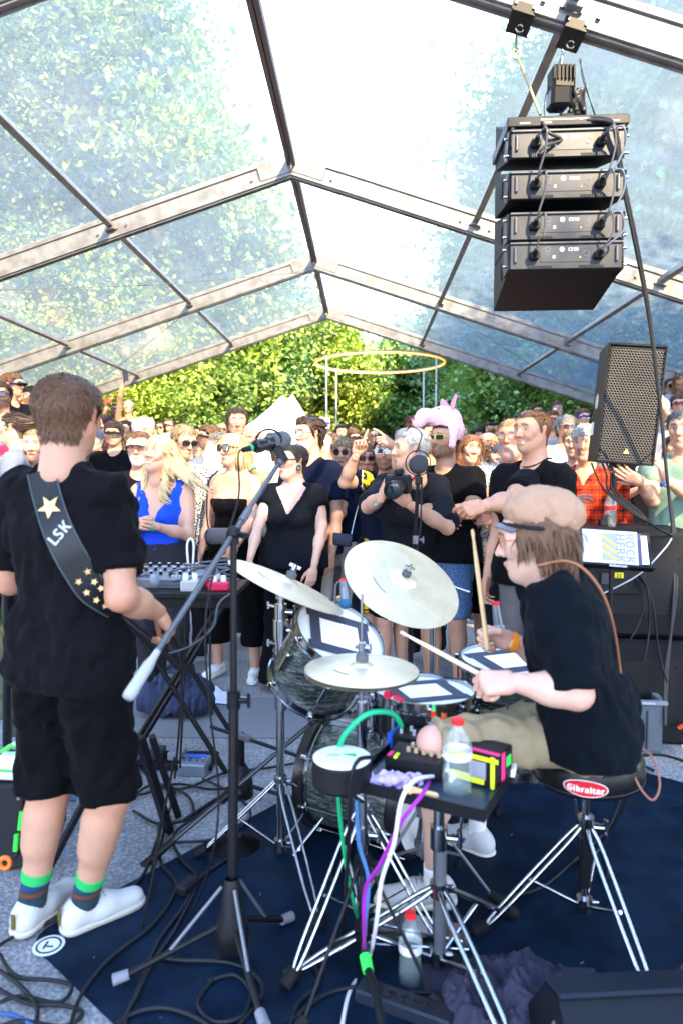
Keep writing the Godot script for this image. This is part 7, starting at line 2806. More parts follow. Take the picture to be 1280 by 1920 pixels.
	b.cyl(k0, k0.lerp(k1, .16), .017, .015, 12)
	obj("grip", b, plastic, t)
	b = MB.new()
	b.cyl(k0.lerp(k1, .40), k0.lerp(k1, .50), .019, .017, 12)
	b.ball(Transform3D(Basis(), k0.lerp(k1, .90)), Vector3.ONE * .013, 10)
	b.ball(Transform3D(Basis(), k0.lerp(k1, .5) + Vector3(0, -.03, 0)), Vector3.ONE * .028, 10)
	obj("swivel", b, black_m, t)
	b = MB.new()
	var km := k0.lerp(k1, .47)
	b.cyl(km, Vector3(km.x, .05, km.z), .0115, .0115, 10)
	obj("pole", b, black_m, t)
	b = MB.new()
	b.cyl(Vector3(km.x, .0, km.z), Vector3(km.x, .05, km.z), .12, .03, 20)
	obj("base", b, plastic, t)
	# tom and snare microphones
	var i := 0
	for q in [[P(645, 1115, 2.62), P(648, 1142, 2.60), "blue tipped drum microphone clipped on the swirl tom"], [P(932, 1160, 2.5), P(936, 1190, 2.5), "silver red banded drum microphone over the floor tom"], [P(655, 1273, 2.30), P(706, 1278, 2.36), "black drum microphone aimed under the hi-hat at the snare"]]:
		t = thing("drum_microphone", q[2], "microphone", q[0], 0.0, "microphones on the drums")
		var dd: Vector3 = (q[1] - q[0]).normalized()
		b = MB.new()
		b.cyl(-dd * .05, dd * .02, .013, .017, 14)
		obj("body", b, mat(.20, .21, .23, .3, .6) if i < 2 else plastic, t)
		b = MB.new()
		b.cyl(-dd * .062, -dd * .05, .0135, .0135, 14)
		obj("band", b, mat(.60, .02, .03, .4), t)
		b = MB.new()
		b.ball(axis(dd * .035, dd), Vector3(.023, .022, .023), 14)
		obj("grille", b, [mat(.02, .10, .20, .7), mat(.2, .2, .22, .5, .5), plastic][i], t)
		i += 1
	cable([P(645, 1108, 2.62), P(640, 1092, 2.62), P(630, 1096, 2.64), P(628, 1125, 2.64), P(632, 1150, 2.64)], .0035, mat(.12, .14, .17, .5), "cable looping from the blue tipped tom microphone", "microphone cables")
	var rd := MB.new()
	rd.box(Transform3D(Basis(Vector3.UP, -.5), P(727, 1302, 2.26)), Vector3(.022, .024, .03), .004)
	rd.cyl(P(738, 1305, 2.26), P(756, 1314, 2.25), .009, .007, 10)
	solo("snare_trigger", rd, mat(.72, .02, .08, .4), "red trigger clipped on the snare's hoop", "trigger")

func sound_system() -> void:
	var cab := mat(.0032, .0034, .0045, .62)
	cab.normal_enabled = true
	cab.normal_texture = noise_tex(.3, 2, 95, null, true, 3.0, 256)
	cab.uv1_triplanar = true
	cab.uv1_scale = Vector3.ONE * 2.0
	cab.normal_scale = .4
	# subwoofers
	var c := P(1148, 1100, 4.1)
	for k in 2:
		var t := thing("subwoofer", "%s of the two stacked black subwoofers at right" % ["bottom", "top"][k], "loudspeaker", Vector3(c.x, k * .595, c.z), -.12, "stacked subwoofers")
		box_obj(t, "cabinet", Vector3(0, .295, 0), Vector3(.78, .58, .70), cab, Basis(), .02)
		box_obj(t, "back_plate", Vector3(.05, .30, .353), Vector3(.44, .34, .008), mat(.005, .005, .006, .5), Basis(), .003)
		for s in [Vector2(-.16, .16), Vector2(.26, .16), Vector2(-.16, .44), Vector2(.26, .44), Vector2(.33, .50), Vector2(.33, .42)]:
			var b := MB.new()
			b.cyl(Vector3(s.x, s.y, .35), Vector3(s.x, s.y, .362), .009, .009, 8)
			obj("screw", b, black_m, t)
		for s in [-1.0, 1.0]:
			box_obj(t, "handle", Vector3(s * .386, .36, 0), Vector3(.012, .09, .2), plastic, Basis(), .004)
			for f in [-1.0, 1.0]:
				var b := MB.new()
				b.cyl(Vector3(s * .3, -.004, f * .27), Vector3(s * .3, .008, f * .27), .025, .025, 10)
				obj("foot", b, rubber, t)
	# pole speaker
	var py0 := 1.19
	var pp := P(1147, 985, 3.95)
	var t := thing("speaker_pole", "black pole between the subwoofers and the pole speaker", "pole", Vector3(pp.x, py0, pp.z))
	var sp := P(1168, 762, 3.95)
	stand_pole(t, Vector3.ZERO, Vector3(0, sp.y - .30 - py0, 0), .0185, black_m)
	var B := Basis(Vector3.BACK, -.085) * Basis(Vector3.UP, -.10) * Basis(Vector3.RIGHT, .03)
	t = thing("pole_speaker", "black loudspeaker with honeycomb grille on a pole at right", "loudspeaker", sp)
	var W := .31
	var H := .66
	var b := MB.new()
	b.prism(Transform3D(B * Basis(Vector3.RIGHT, PI / 2) , Vector3.ZERO), PackedVector2Array([Vector2(-W * .5, .15), Vector2(W * .5, .15), Vector2(W * .34, -.20), Vector2(-W * .40, -.20)]), H)
	obj("cabinet", b, cab, t)
	for s in [-1.0, 1.0]:
		box_obj(t, "end_frame", B * Vector3(0, s * (H * .5 - .006), .155), Vector3(W + .004, .016, .02), black_m, B, .004)
		box_obj(t, "side_frame", B * Vector3(s * (W * .5 - .004), 0, .156), Vector3(.012, H - .02, .018), black_m, B, .003)
	# honeycomb sheet: real hexagonal openings over a dark cloth
	b = MB.new()
	var hx := .0160
	var ri := .0066
	var ro := .0092
	var row := 0
	var yy := -H * .5 + .02
	while yy < H * .5 - .018:
		var xx := -W * .5 + .018 + (hx * .5 if row % 2 else 0.0)
		while xx < W * .5 - .014:
			var ring_o := []
			var ring_i := []
			for k in 6:
				var a := PI / 6 + k * PI / 3
				ring_o.append(b.add(B * Vector3(xx + cos(a) * ro, yy + sin(a) * ro, .164), B.z))
				ring_i.append(b.add(B * Vector3(xx + cos(a) * ri, yy + sin(a) * ri, .1625), (B * Vector3(-cos(a) * .4, -sin(a) * .4, 1)).normalized()))
			for k in 6:
				b.quad(ring_o[k], ring_o[(k + 1) % 6], ring_i[(k + 1) % 6], ring_i[k])
			xx += hx
		yy += hx * .866
		row += 1
	var gr := obj("honeycomb_grille", b, mat(.055, .052, .047, .4, .6), t)
	gr.set_meta("kind", "stuff")
	box_obj(t, "grille_cloth", B * Vector3(0, 0, .1535), Vector3(W - .03, H - .03, .004), mat(.006, .006, .006, .95), B, .001)
	b = MB.new()
	b.prism(Transform3D(B, B * Vector3(.0, -.262, .168)), PackedVector2Array([Vector2(-.016, -.012), Vector2(.016, -.012), Vector2(0, .016)]), .004)
	obj("emblem", b, mat(.62, .42, .12, .35, .6), t)
	for s in [-1.0, 1.0]:
		box_obj(t, "corner_strut", B * Vector3(s * .115, -.282, .166), Vector3(.008, .085, .006), black_m, B * Basis(Vector3.BACK, s * -.75), .002)
	b = MB.new()
	b.ball(Transform3D(B * Basis(Vector3.UP, .28), B * Vector3(-W * .452 - .004, .02, -.03)), Vector3(.003, .045, .018), 18)
	obj("side_badge", b, mat(.42, .42, .36, .4, .4), t)
	box_obj(t, "side_label", B * Vector3(-W * .436 - .004, -.135, -.09), Vector3(.004, .075, .022), mat(.62, .60, .60, .6), B * Basis(Vector3.UP, .28), .001)
	var i := 0
	for q in [[1108, 3.86, 905, 1148], [1128, 3.84, 910, 1176], [1136, 3.85, 935, 1190], [1142, 3.85, 920, 1214]]:
		cable([P(q[0], 868, q[1]), P(q[0] + 8, 890, q[1]), P(1132 + i * 8, 918 + i * 2, 3.72), P(1175 + i * 6, 955, 3.66), P(1225, 986, 3.64), P(1258, 1004, 3.7)], .0055 + .001 * (i % 2), plastic, ["outermost", "second", "third", "innermost"][i] + " black cable from the pole speaker down to the subwoofers", "cables of the pole speaker")
		i += 1
	bottle(P(1143, 988, 3.78), .20, .032, "cola bottle with a red label standing on the subwoofer", mat(.02, .008, .004, .2), mat(.70, .03, .04, .4))
	b = MB.new()
	b.box(Transform3D(Basis(Vector3.UP, .3), P(1129, 986, 3.76) + Vector3(0, .02, 0)), Vector3(.045, .045, .03), .006)
	solo("wireless_receiver", b, plastic, "small black box beside the cola bottle on the subwoofer", "receiver")
	# music stand with the set list
	var m := P(1150, 1028, 3.42)
	t = thing("music_stand", "black music stand in front of the subwoofers holding papers", "music stand", m)
	var Bm := Basis(Vector3.UP, -.06) * Basis(Vector3.BACK, -.06) * Basis(Vector3.RIGHT, -.42)
	box_obj(t, "desk", Bm * Vector3(.01, -.005, -.008), Vector3(.34, .20, .006), black_m, Bm, .003)
	box_obj(t, "ledge", Bm * Vector3(.01, -.105, .02), Vector3(.34, .008, .06), black_m, Bm, .003)
	text(t, "lettering", "Millenium", .013, mat(.6, .6, .6, .4), Transform3D(Bm, Bm * Vector3(.0, -.1065, .0515)))
	stand_pole(t, Vector3(0, -.08, -.03), Vector3(0, -m.y + .04, -.03), .011, black_m)
	for a in [.4, 2.5, 4.6]:
		b = MB.new()
		b.cyl(Vector3(0, -m.y + .10, -.03), Vector3(cos(a) * .22, -m.y + .012, sin(a) * .22 - .03), .008, .008, 8)
		obj("leg", b, black_m, t)
	var f := thing("document_folder", "clear folder with a white festival sheet on the music stand", "folder", m)
	box_obj(f, "sheets", Bm * Vector3(-.02, .005, .002), Vector3(.27, .175, .008), mat(.50, .51, .54, .4), Bm, .002)
	box_obj(f, "back_sheet", Bm * Vector3(.135, .0, .0), Vector3(.06, .15, .004), mat(.82, .82, .83, .6), Bm * Basis(Vector3.BACK, .04), .001)
	box_obj(f, "dark_divider", Bm * Vector3(.118, .0, .001), Vector3(.03, .165, .005), mat(.06, .07, .13, .5), Bm, .001)
	for k in 2:
		text(f, "lettering", ["ROCK", "HERK"][k], .044, mat(.26, .26, .28, .6), Transform3D(Bm * Basis(Vector3.BACK, -PI / 2), Bm * Vector3(.076 - k * .046, .004, .0066)))
	box_obj(f, "graphic", Bm * Vector3(-.022, .004, .0063), Vector3(.075, .14, .0012), mat(.30, .31, .33, .5), Bm, 0.0)
	for k in 3:
		box_obj(f, "stripe", Bm * Vector3(-.024, .035 - k * .038, .0072), Vector3(.082, .011, .0012), mat(.72, .62, .06, .5), Bm * Basis(Vector3.BACK, -.62), 0.0)
	# amplifier panel under it
	t = thing("amplifier", "black amplifier panel with a yellow sticker below the music stand", "amplifier", P(1152, 1086, 3.72))
	box_obj(t, "case", Vector3.ZERO, Vector3(.30, .15, .08), plastic, Basis(Vector3.UP, -.12), .004)
	box_obj(t, "sticker", Vector3(.005, .028, .045), Vector3(.046, .03, .003), mat(.70, .62, .03, .5), Basis(Vector3.UP, -.12), .001)
	text(t, "lettering", "ZZ", .018, plastic, Transform3D(Basis(Vector3.UP, -.12), Vector3(.005, .025, .0475)))
	box_obj(t, "socket", Vector3(.075, .01, .042), Vector3(.05, .06, .004), mat(.05, .05, .055, .5), Basis(Vector3.UP, -.12), .002)
	box_obj(t, "socket", Vector3(-.07, .01, .048), Vector3(.04, .06, .004), mat(.05, .05, .055, .5), Basis(Vector3.UP, -.12), .002)
	for q in [[1196, 1075, 1214, 1110, 1216, 1180, 1206, 1240], [1200, 1082, 1222, 1130, 1234, 1220, 1250, 1280], [1190, 1085, 1206, 1120, 1200, 1160, 1180, 1200]]:
		cable([P(q[0], q[1], 3.66), P(q[2], q[3], 3.58), P(q[4], q[5], 3.58), P(q[6], q[7], 3.55)], .006, plastic, ["left", "right", "middle"][[1196, 1200, 1190].find(q[0])] + " cable hanging from the amplifier panel", "cables of the amplifier")
	cable([P(1088, 1130, 3.5), P(1140, 1108, 3.5), P(1200, 1075, 3.48), P(1244, 1030, 3.5), P(1258, 1010, 3.6)], .004, mat(.42, .42, .45, .5), "pale cable crossing the subwoofers", "cables of the amplifier")
	# crate with a towel
	var cr0 := G(1172, 1414)
	t = thing("crate", "open grey plastic crate with a white label beside the subwoofers", "crate", Vector3(cr0.x, 0, cr0.z - .28), -.05)
	var gm := mat(.075, .09, .105, .5)
	for q in [[Vector3(0, .01, 0), Vector3(.40, .018, .56)], [Vector3(0, .15, .275), Vector3(.40, .26, .014)], [Vector3(0, .15, -.275), Vector3(.40, .26, .014)], [Vector3(-.193, .15, 0), Vector3(.014, .26, .54)], [Vector3(.193, .15, 0), Vector3(.014, .26, .54)]]:
		box_obj(t, "panel", q[0], q[1], gm, Basis(), .003)
	for s in [-1.0, 1.0]:
		box_obj(t, "rim", Vector3(0, .285, s * .283), Vector3(.44, .022, .034), mat(.16, .18, .20, .45), Basis(), .004)
		box_obj(t, "rim", Vector3(s * .204, .2855, 0), Vector3(.034, .022, .532), mat(.16, .18, .20, .45), Basis(), .004)
		for k in 2:
			box_obj(t, "rib", Vector3(s * .12, .13 + .0 * k, .286), Vector3(.008, .22, .010), gm, Basis(), .002)
	box_obj(t, "label", Vector3(.035, .14, .2835), Vector3(.11, .13, .002), mat(.72, .72, .74, .6), Basis(), 0.0)
	text(t, "lettering", "UNIVERSAL", .010, mat(.5, .5, .52, .5), Transform3D(Basis(), Vector3(.12, .286, .3008)))
	var e := [cap(Vector3(-.10, .0, 0), Vector3(.08, .02, .02), .06, .06, .05), cap(Vector3(.02, .03, -.05), Vector3(.1, .02, .08), .05, .045, .04), cap(Vector3(-.08, .02, .08), Vector3(.04, .05, .05), .05, .05, .04)]
	solo("towel", arr_mesh(sdf(e, .009, .02, Vector3(10, 10, 10), 8)), cloth(.12, .12, .17), "grey blue towel bundled in the plastic crate", "towel", "", Vector3(cr0.x - .03, .24, cr0.z - .26))
	# heap of cables at right
	var r := RandomNumberGenerator.new()
	r.seed = 3
	for k in 12:
		var o := G(1262 + r.randf_range(-14, 18), 1372 + r.randf_range(-20, 40), .02)
		var pts := []
		var R := r.randf_range(.10, .24)
		var ph := r.randf() * TAU
		for q in 16:
			var a := ph + q * .85
			pts.append(o + Vector3(cos(a) * R * r.randf_range(.7, 1.1) + .1, r.randf_range(0.0, .20) * (.4 + .05 * k), sin(a) * R * r.randf_range(.7, 1.2) - .2))
		cable(pts, r.randf_range(.004, .007), [plastic, plastic, mat(.04, .07, .13, .5), mat(.03, .03, .035, .5)][k % 4], ["lowest", "second", "third", "fourth", "fifth", "sixth", "seventh", "eighth", "ninth", "tenth", "eleventh", "topmost"][k] + " coil in the cable heap right of the crate", "heap of cables right of the crate", 5)
	for k in 3:
		var b2 := MB.new()
		var o := G(1262 + k * 9, 1330 + k * 35, .12)
		b2.cyl(o, o + Vector3(.03, .03, .02), .011, .011, 10)
		solo("cable_plug", b2, mat(.75, .08, .03, .4) if k < 2 else mat(.7, .7, .72, .4), ["upper red plug", "lower red plug", "white plug"][k] + " in the cable heap at right", "plug", "plugs in the cable heap")

func line_array() -> void:
	var cab := mat(.0016, .0019, .0030, .6)
	var plate := mat(.015, .018, .026, .42, .3)
	var xc := P(1060, 400, 3.23).x
	var backy := [3.047, 2.857, 2.668, 2.530]
	var fronty := [3.235, 2.985, 2.735, 2.495]
	var zb := P(1060, 400, 3.23).z
	var W := .53
	var yaw := -.03
	for k in 4:
		var by: float = backy[k]
		var fy: float = fronty[k]
		var t := thing("line_array_speaker", "%s hung line array speaker showing its back panel" % ["topmost", "second", "third", "lowest"][k], "loudspeaker", Vector3(xc, by, zb), yaw, "line array hanging from the rafter")
		var dep := .44
		var slope := atan2(by - fy, dep)
		var b := MB.new()
		var hb := .126
		var hf := .232
		# a cabinet that tapers to the back
		b.prism(Transform3D(Basis(Vector3.UP, PI / 2), Vector3.ZERO), PackedVector2Array([Vector2(0, -hb * .5), Vector2(0, hb * .5), Vector2(dep, fy - by + hf * .5), Vector2(dep, fy - by - hf * .5)]), W)
		obj("cabinet", b, cab, t)
		var Bp := Basis()
		box_obj(t, "back_plate", Vector3(0, 0, .006), Vector3(W - .01, hb - .004, .010), plate, Bp, .004)
		box_obj(t, "top_lip", Vector3(0, hb * .5 - .004, .012), Vector3(W - .006, .012, .016), mat(.05, .056, .07, .4, .4), Bp, .003)
		box_obj(t, "label_plate", Vector3(.0, .008, .0122), Vector3(.235, .075, .002), mat(.026, .031, .044, .35, .3), Bp, .001)
		var ink := mat(.55, .54, .50, .5)
		text(t, "lettering", "CS10", .016, ink, Transform3D(Bp, Vector3(.034, .028, .0138)))
		b = MB.new()
		var hexp := PackedVector2Array()
		for q in 6: hexp.append(Vector2(sin(q * PI / 3), cos(q * PI / 3)) * .0125)
		b.prism(Transform3D(Bp, Vector3(-.018, .029, .0138)), hexp, .001)
		obj("hexagon_logo", b, ink, t)
		for q in [[-.085, .030, .014], [-.085, .012, .012], [.095, .008, .017]]:
			b = MB.new()
			b.ring(Transform3D(Basis(Vector3.RIGHT, PI / 2), Vector3(q[0], q[1], .0138)), q[2] * .8, .0012, 18, 4)
			obj("socket_mark", b, mat(.22, .22, .22, .5), t)
		box_obj(t, "white_sticker", Vector3(-.055, -.006, .0136), Vector3(.011, .013, .001), mat(.75, .74, .7, .6), Bp, 0.0)
		b = MB.new()
		b.ball(Transform3D(Bp, Vector3(.066, -.010, .0140)), Vector3(.004, .004, .002), 8)
		obj("status_light", b, mat(.75, .60, .02, .4), t)
		for s in [-1.0, 1.0]:
			for q in 13:
				box_obj(t, "vent_slot", Vector3(s * .12 - .055 + q * .009, -hb * .5 + .012, .0112), Vector3(.0045, .011, .003), mat(.003, .003, .003, .9), Bp, 0.0)
			box_obj(t, "handle", Vector3(s * (W * .5 - .030), .006, .016), Vector3(.012, hb - .05, .014), mat(.08, .085, .10, .4, .3), Bp, .004)
			# side rigging: bracket, pins, handle recess
			box_obj(t, "rigging_plate", Vector3(s * (W * .5 + .004), (fy - by) * .1, -.05), Vector3(.008, hb * 1.02, .10), black_m, Basis(Vector3.RIGHT, -slope), .002)
			for q in 2:
				b = MB.new()
				b.cyl(Vector3(s * (W * .5), hb * (.32 - .62 * q), -.02), Vector3(s * (W * .5 + .024), hb * (.32 - .62 * q), -.02), .007, .007, 8)
				obj("rigging_pin", b, chrome, t)
			box_obj(t, "side_recess", Vector3(s * (W * .5 + .0012), (fy - by) * .5, -.20), Vector3(.003, .08, .02), mat(.003, .003, .003, .9), Basis(Vector3.RIGHT, -slope), 0.0)
		for s in [-1.0, 1.0]:
			b = MB.new()
			b.box(Transform3D(Bp, Vector3(s * .15, -.004, .026)), Vector3(.044, .036, .036), .006)
			b.cyl(Vector3(s * .15, -.004, .04), Vector3(s * .15 - .0, .012, .066), .013, .010, 12)
			obj("connector", b, plastic, t)
	# cables between the boxes
	for k in 3:
		var a := Vector3(xc, backy[k], zb)
		var e := Vector3(xc, backy[k + 1], zb)
		var w: String = ["first and second", "second and third", "third and lowest"][k]
		cable([a + Vector3(-.15, .015, .07), a + Vector3(-.125, .02, .11), a + Vector3(-.128, -.07, .105), e + Vector3(-.145, .05, .09), e + Vector3(-.15, .012, .07)], .0055, mat(.05, .05, .055, .3), "black link cable at left between the %s array speaker" % w, "link cables of the line array")
		for s in 2:
			cable([a + Vector3(.15, .015, .07), a + Vector3(.175 + .04 * s, .025, .11), a + Vector3(.19 + .045 * s, -.05, .10), e + Vector3(.17 + .02 * s, .04, .09), e + Vector3(.15, .01, .07)], .0045, mat(.06, .062, .07, .3) if s == 0 else mat(.10, .12, .18, .3), "%s link cable at right between the %s array speaker" % [["inner black", "outer blue grey"][s], w], "link cables of the line array")
	# flying frame
	var fy0 := P(1060, 233, 3.23).y
	var t := thing("flying_frame", "black flying frame on top of the hung speakers", "frame", Vector3(xc, fy0, zb), yaw)
	box_obj(t, "back_bar", Vector3(0, 0, .0), Vector3(.56, .046, .03), mat(.008, .010, .014, .45), Basis(), .004)
	box_obj(t, "front_bar", Vector3(0, .03, -.44), Vector3(.56, .046, .03), black_m, Basis(), .004)
	for s in [-1.0, 1.0]:
		box_obj(t, "side_bar", Vector3(s * .265, .015, -.22), Vector3(.028, .05, .44), black_m, Basis(Vector3.RIGHT, .07), .004)
		box_obj(t, "link_bar", Vector3(s * .255, -.06, .0), Vector3(.02, .10, .02), black_m, Basis(), .003)
	box_obj(t, "centre_beam", Vector3(0, .03, -.22), Vector3(.06, .05, .44), black_m, Basis(Vector3.RIGHT, .07), .004)
	text(t, "lettering", "Adamson CS10 Sub-Compact Support Frame", .009, mat(.45, .47, .5, .5), Transform3D(Basis(), Vector3(.0, .006, .0158)))
	for q in [-.2, -.1, .12, .21]:
		box_obj(t, "slot_label", Vector3(q, -.008, .0156), Vector3(.05, .010, .001), mat(.16, .17, .18, .5), Basis(), 0.0)
	# clamps on the rafter, hoist, slings
	for q in [[967.0, "left"], [1060.0, "right"]]:
		var x: float = P(q[0], 70, 3.5).x
		var cl := thing("rafter_clamp", "black steel plate clamp at %s on the near rafter" % q[1], "clamp", Vector3(x, roof_y(x) - .125, -3.58), 0.0, "clamps on the near rafter")
		var Bc := Basis(Vector3.BACK, -atan(SLOPE))
		box_obj(cl, "plate", Vector3(0, -.01, 0), Vector3(.115, .012, .17), black_m, Bc, .003)
		box_obj(cl, "flange", Vector3(.0, .015, .078), Vector3(.115, .05, .01), black_m, Bc, .003)
		for s in [-1.0, 1.0]:
			var b := MB.new()
			b.cyl(Bc * Vector3(s * .045, .02, .08), Bc * Vector3(s * .045, .02, .092), .007, .007, 8)
			obj("bolt", b, chrome, cl)
		var b2 := MB.new()
		b2.ring(Transform3D(Basis(Vector3.RIGHT, PI / 2), Vector3(0, -.035, 0)), .018, .005, 18, 6)
		obj("eye", b2, chrome, cl)
	var hx := P(1051, 160, 3.38)
	var ho := thing("chain_hoist", "black chain hoist hanging between rafter and flying frame", "hoist", hx)
	box_obj(ho, "housing", Vector3(0, .02, 0), Vector3(.115, .12, .10), plastic, Basis(Vector3.UP, .1), .014)
	box_obj(ho, "motor", Vector3(-.008, -.06, -.01), Vector3(.10, .10, .12), mat(.012, .012, .016, .35), Basis(Vector3.RIGHT, .15), .016)
	for k in 6:
		box_obj(ho, "cooling_fin", Vector3(-.048 + k * .019, .035, .056), Vector3(.008, .07, .012), plastic, Basis(), .002)
	var b := MB.new()
	b.cyl(Vector3(0, .08, 0), Vector3(.004, .15, .0), .010, .007, 8)
	b.ring(Transform3D(Basis(Vector3.BACK, PI / 2), Vector3(.004, .155, 0)), .015, .004, 16, 6)
	obj("top_hook", b, chrome, ho)
	b = MB.new()
	for k in 3:
		b.ring(Transform3D(Basis(Vector3.UP, k * PI / 2) * Basis(Vector3.RIGHT, PI / 2), Vector3(0, -.12 - k * .022, 0)), .013, .0042, 14, 6, .7)
	b.ring(Transform3D(Basis(Vector3.RIGHT, PI / 2), Vector3(0, -.19, 0)), .026, .008, 20, 8)
	obj("chain_and_ring", b, black_m, ho)
	var e := [cap(Vector3(0, .05, 0), Vector3(.005, -.04, 0), .038, .048, .02), [3, Vector3(0, .07, 0), Vector3.UP, 0, 0, 0, Vector3.ZERO, 1.0]]
	solo("chain_bag", arr_mesh(sdf(e, .006, .012, Vector3(16, 10, 16), 3)), mat(.016, .015, .015, .4), "black cloth chain bag beside the hoist", "bag", "", P(1080, 196, 3.40))
	b = MB.new()
	var s0 := P(966, 96, 3.46)
	var s1 := P(1012, 215, 3.35)
	b.tube([P(967, 66, 3.48), s0], .006, 8)
	b.cyl(s0.lerp(s1, .3), s1, .0075, .0075, 8)
	b.ring(Transform3D(Basis(Vector3.RIGHT, PI / 2), s0 + Vector3(.004, -.012, 0)), .018, .005, 16, 6, 1.5)
	b.cyl(s0 + Vector3(.01, -.03, 0), s0.lerp(s1, .3), .005, .009, 8)
	solo("safety_sling", b, mat(.38, .30, .16, .45, .5), "slanting safety sling from the left clamp to the frame", "sling")
	for q in [[1040, 110, 1022, 180, 1020, 220], [1075, 110, 1100, 170, 1115, 220], [1078, 110, 1092, 150, 1118, 222]]:
		cable([P(q[0] + 10, q[1], 3.4), P(q[2], q[3], 3.38), P(q[4], q[5], 3.3)], .0022, plastic, ["left", "right", "outermost right"][[1040, 1075, 1078].find(q[0])] + " thin wire of the chain hoist", "wires of the hoist")
	# the main cable down to the subwoofers
	for k in 2:
		var o := k * 4.0
		cable([P(1020 + k * 60, 236, 3.22), P(1090, 222 + o, 3.2), P(1140, 224 + o, 3.16), P(1152 + o, 250, 3.15), P(1163 + o, 330, 3.2), P(1190 + o, 460, 3.3), P(1216 + o * .6, 600, 3.45), P(1236 + o * .4, 760, 3.6), P(1250, 900, 3.7), P(1261 + o, 1010, 3.72), P(1262 + o, 1120, 3.7), P(1250 - o, 1260, 3.66), P(1246, 1360, 3.6)], .0085, mat(.022, .022, .024, .42), ["front", "rear"][k] + " thick cable dropping from the line array to the floor", "trunk cables of the line array")
	cable([P(1015, 228, 3.2), P(1030, 250, 3.18), P(1052, 262, 3.2), P(1020, 275, 3.17), P(1008, 290, 3.15)], .0075, mat(.03, .03, .033, .4), "cable curling from the frame to the topmost array speaker", "link cables of the line array")
	cable([P(1180, 1420, 3.3), P(1232, 1415, 3.3), P(1275, 1425, 3.25), P(1310, 1440, 3.2)], .007, plastic, "black cable along the mat's right edge")

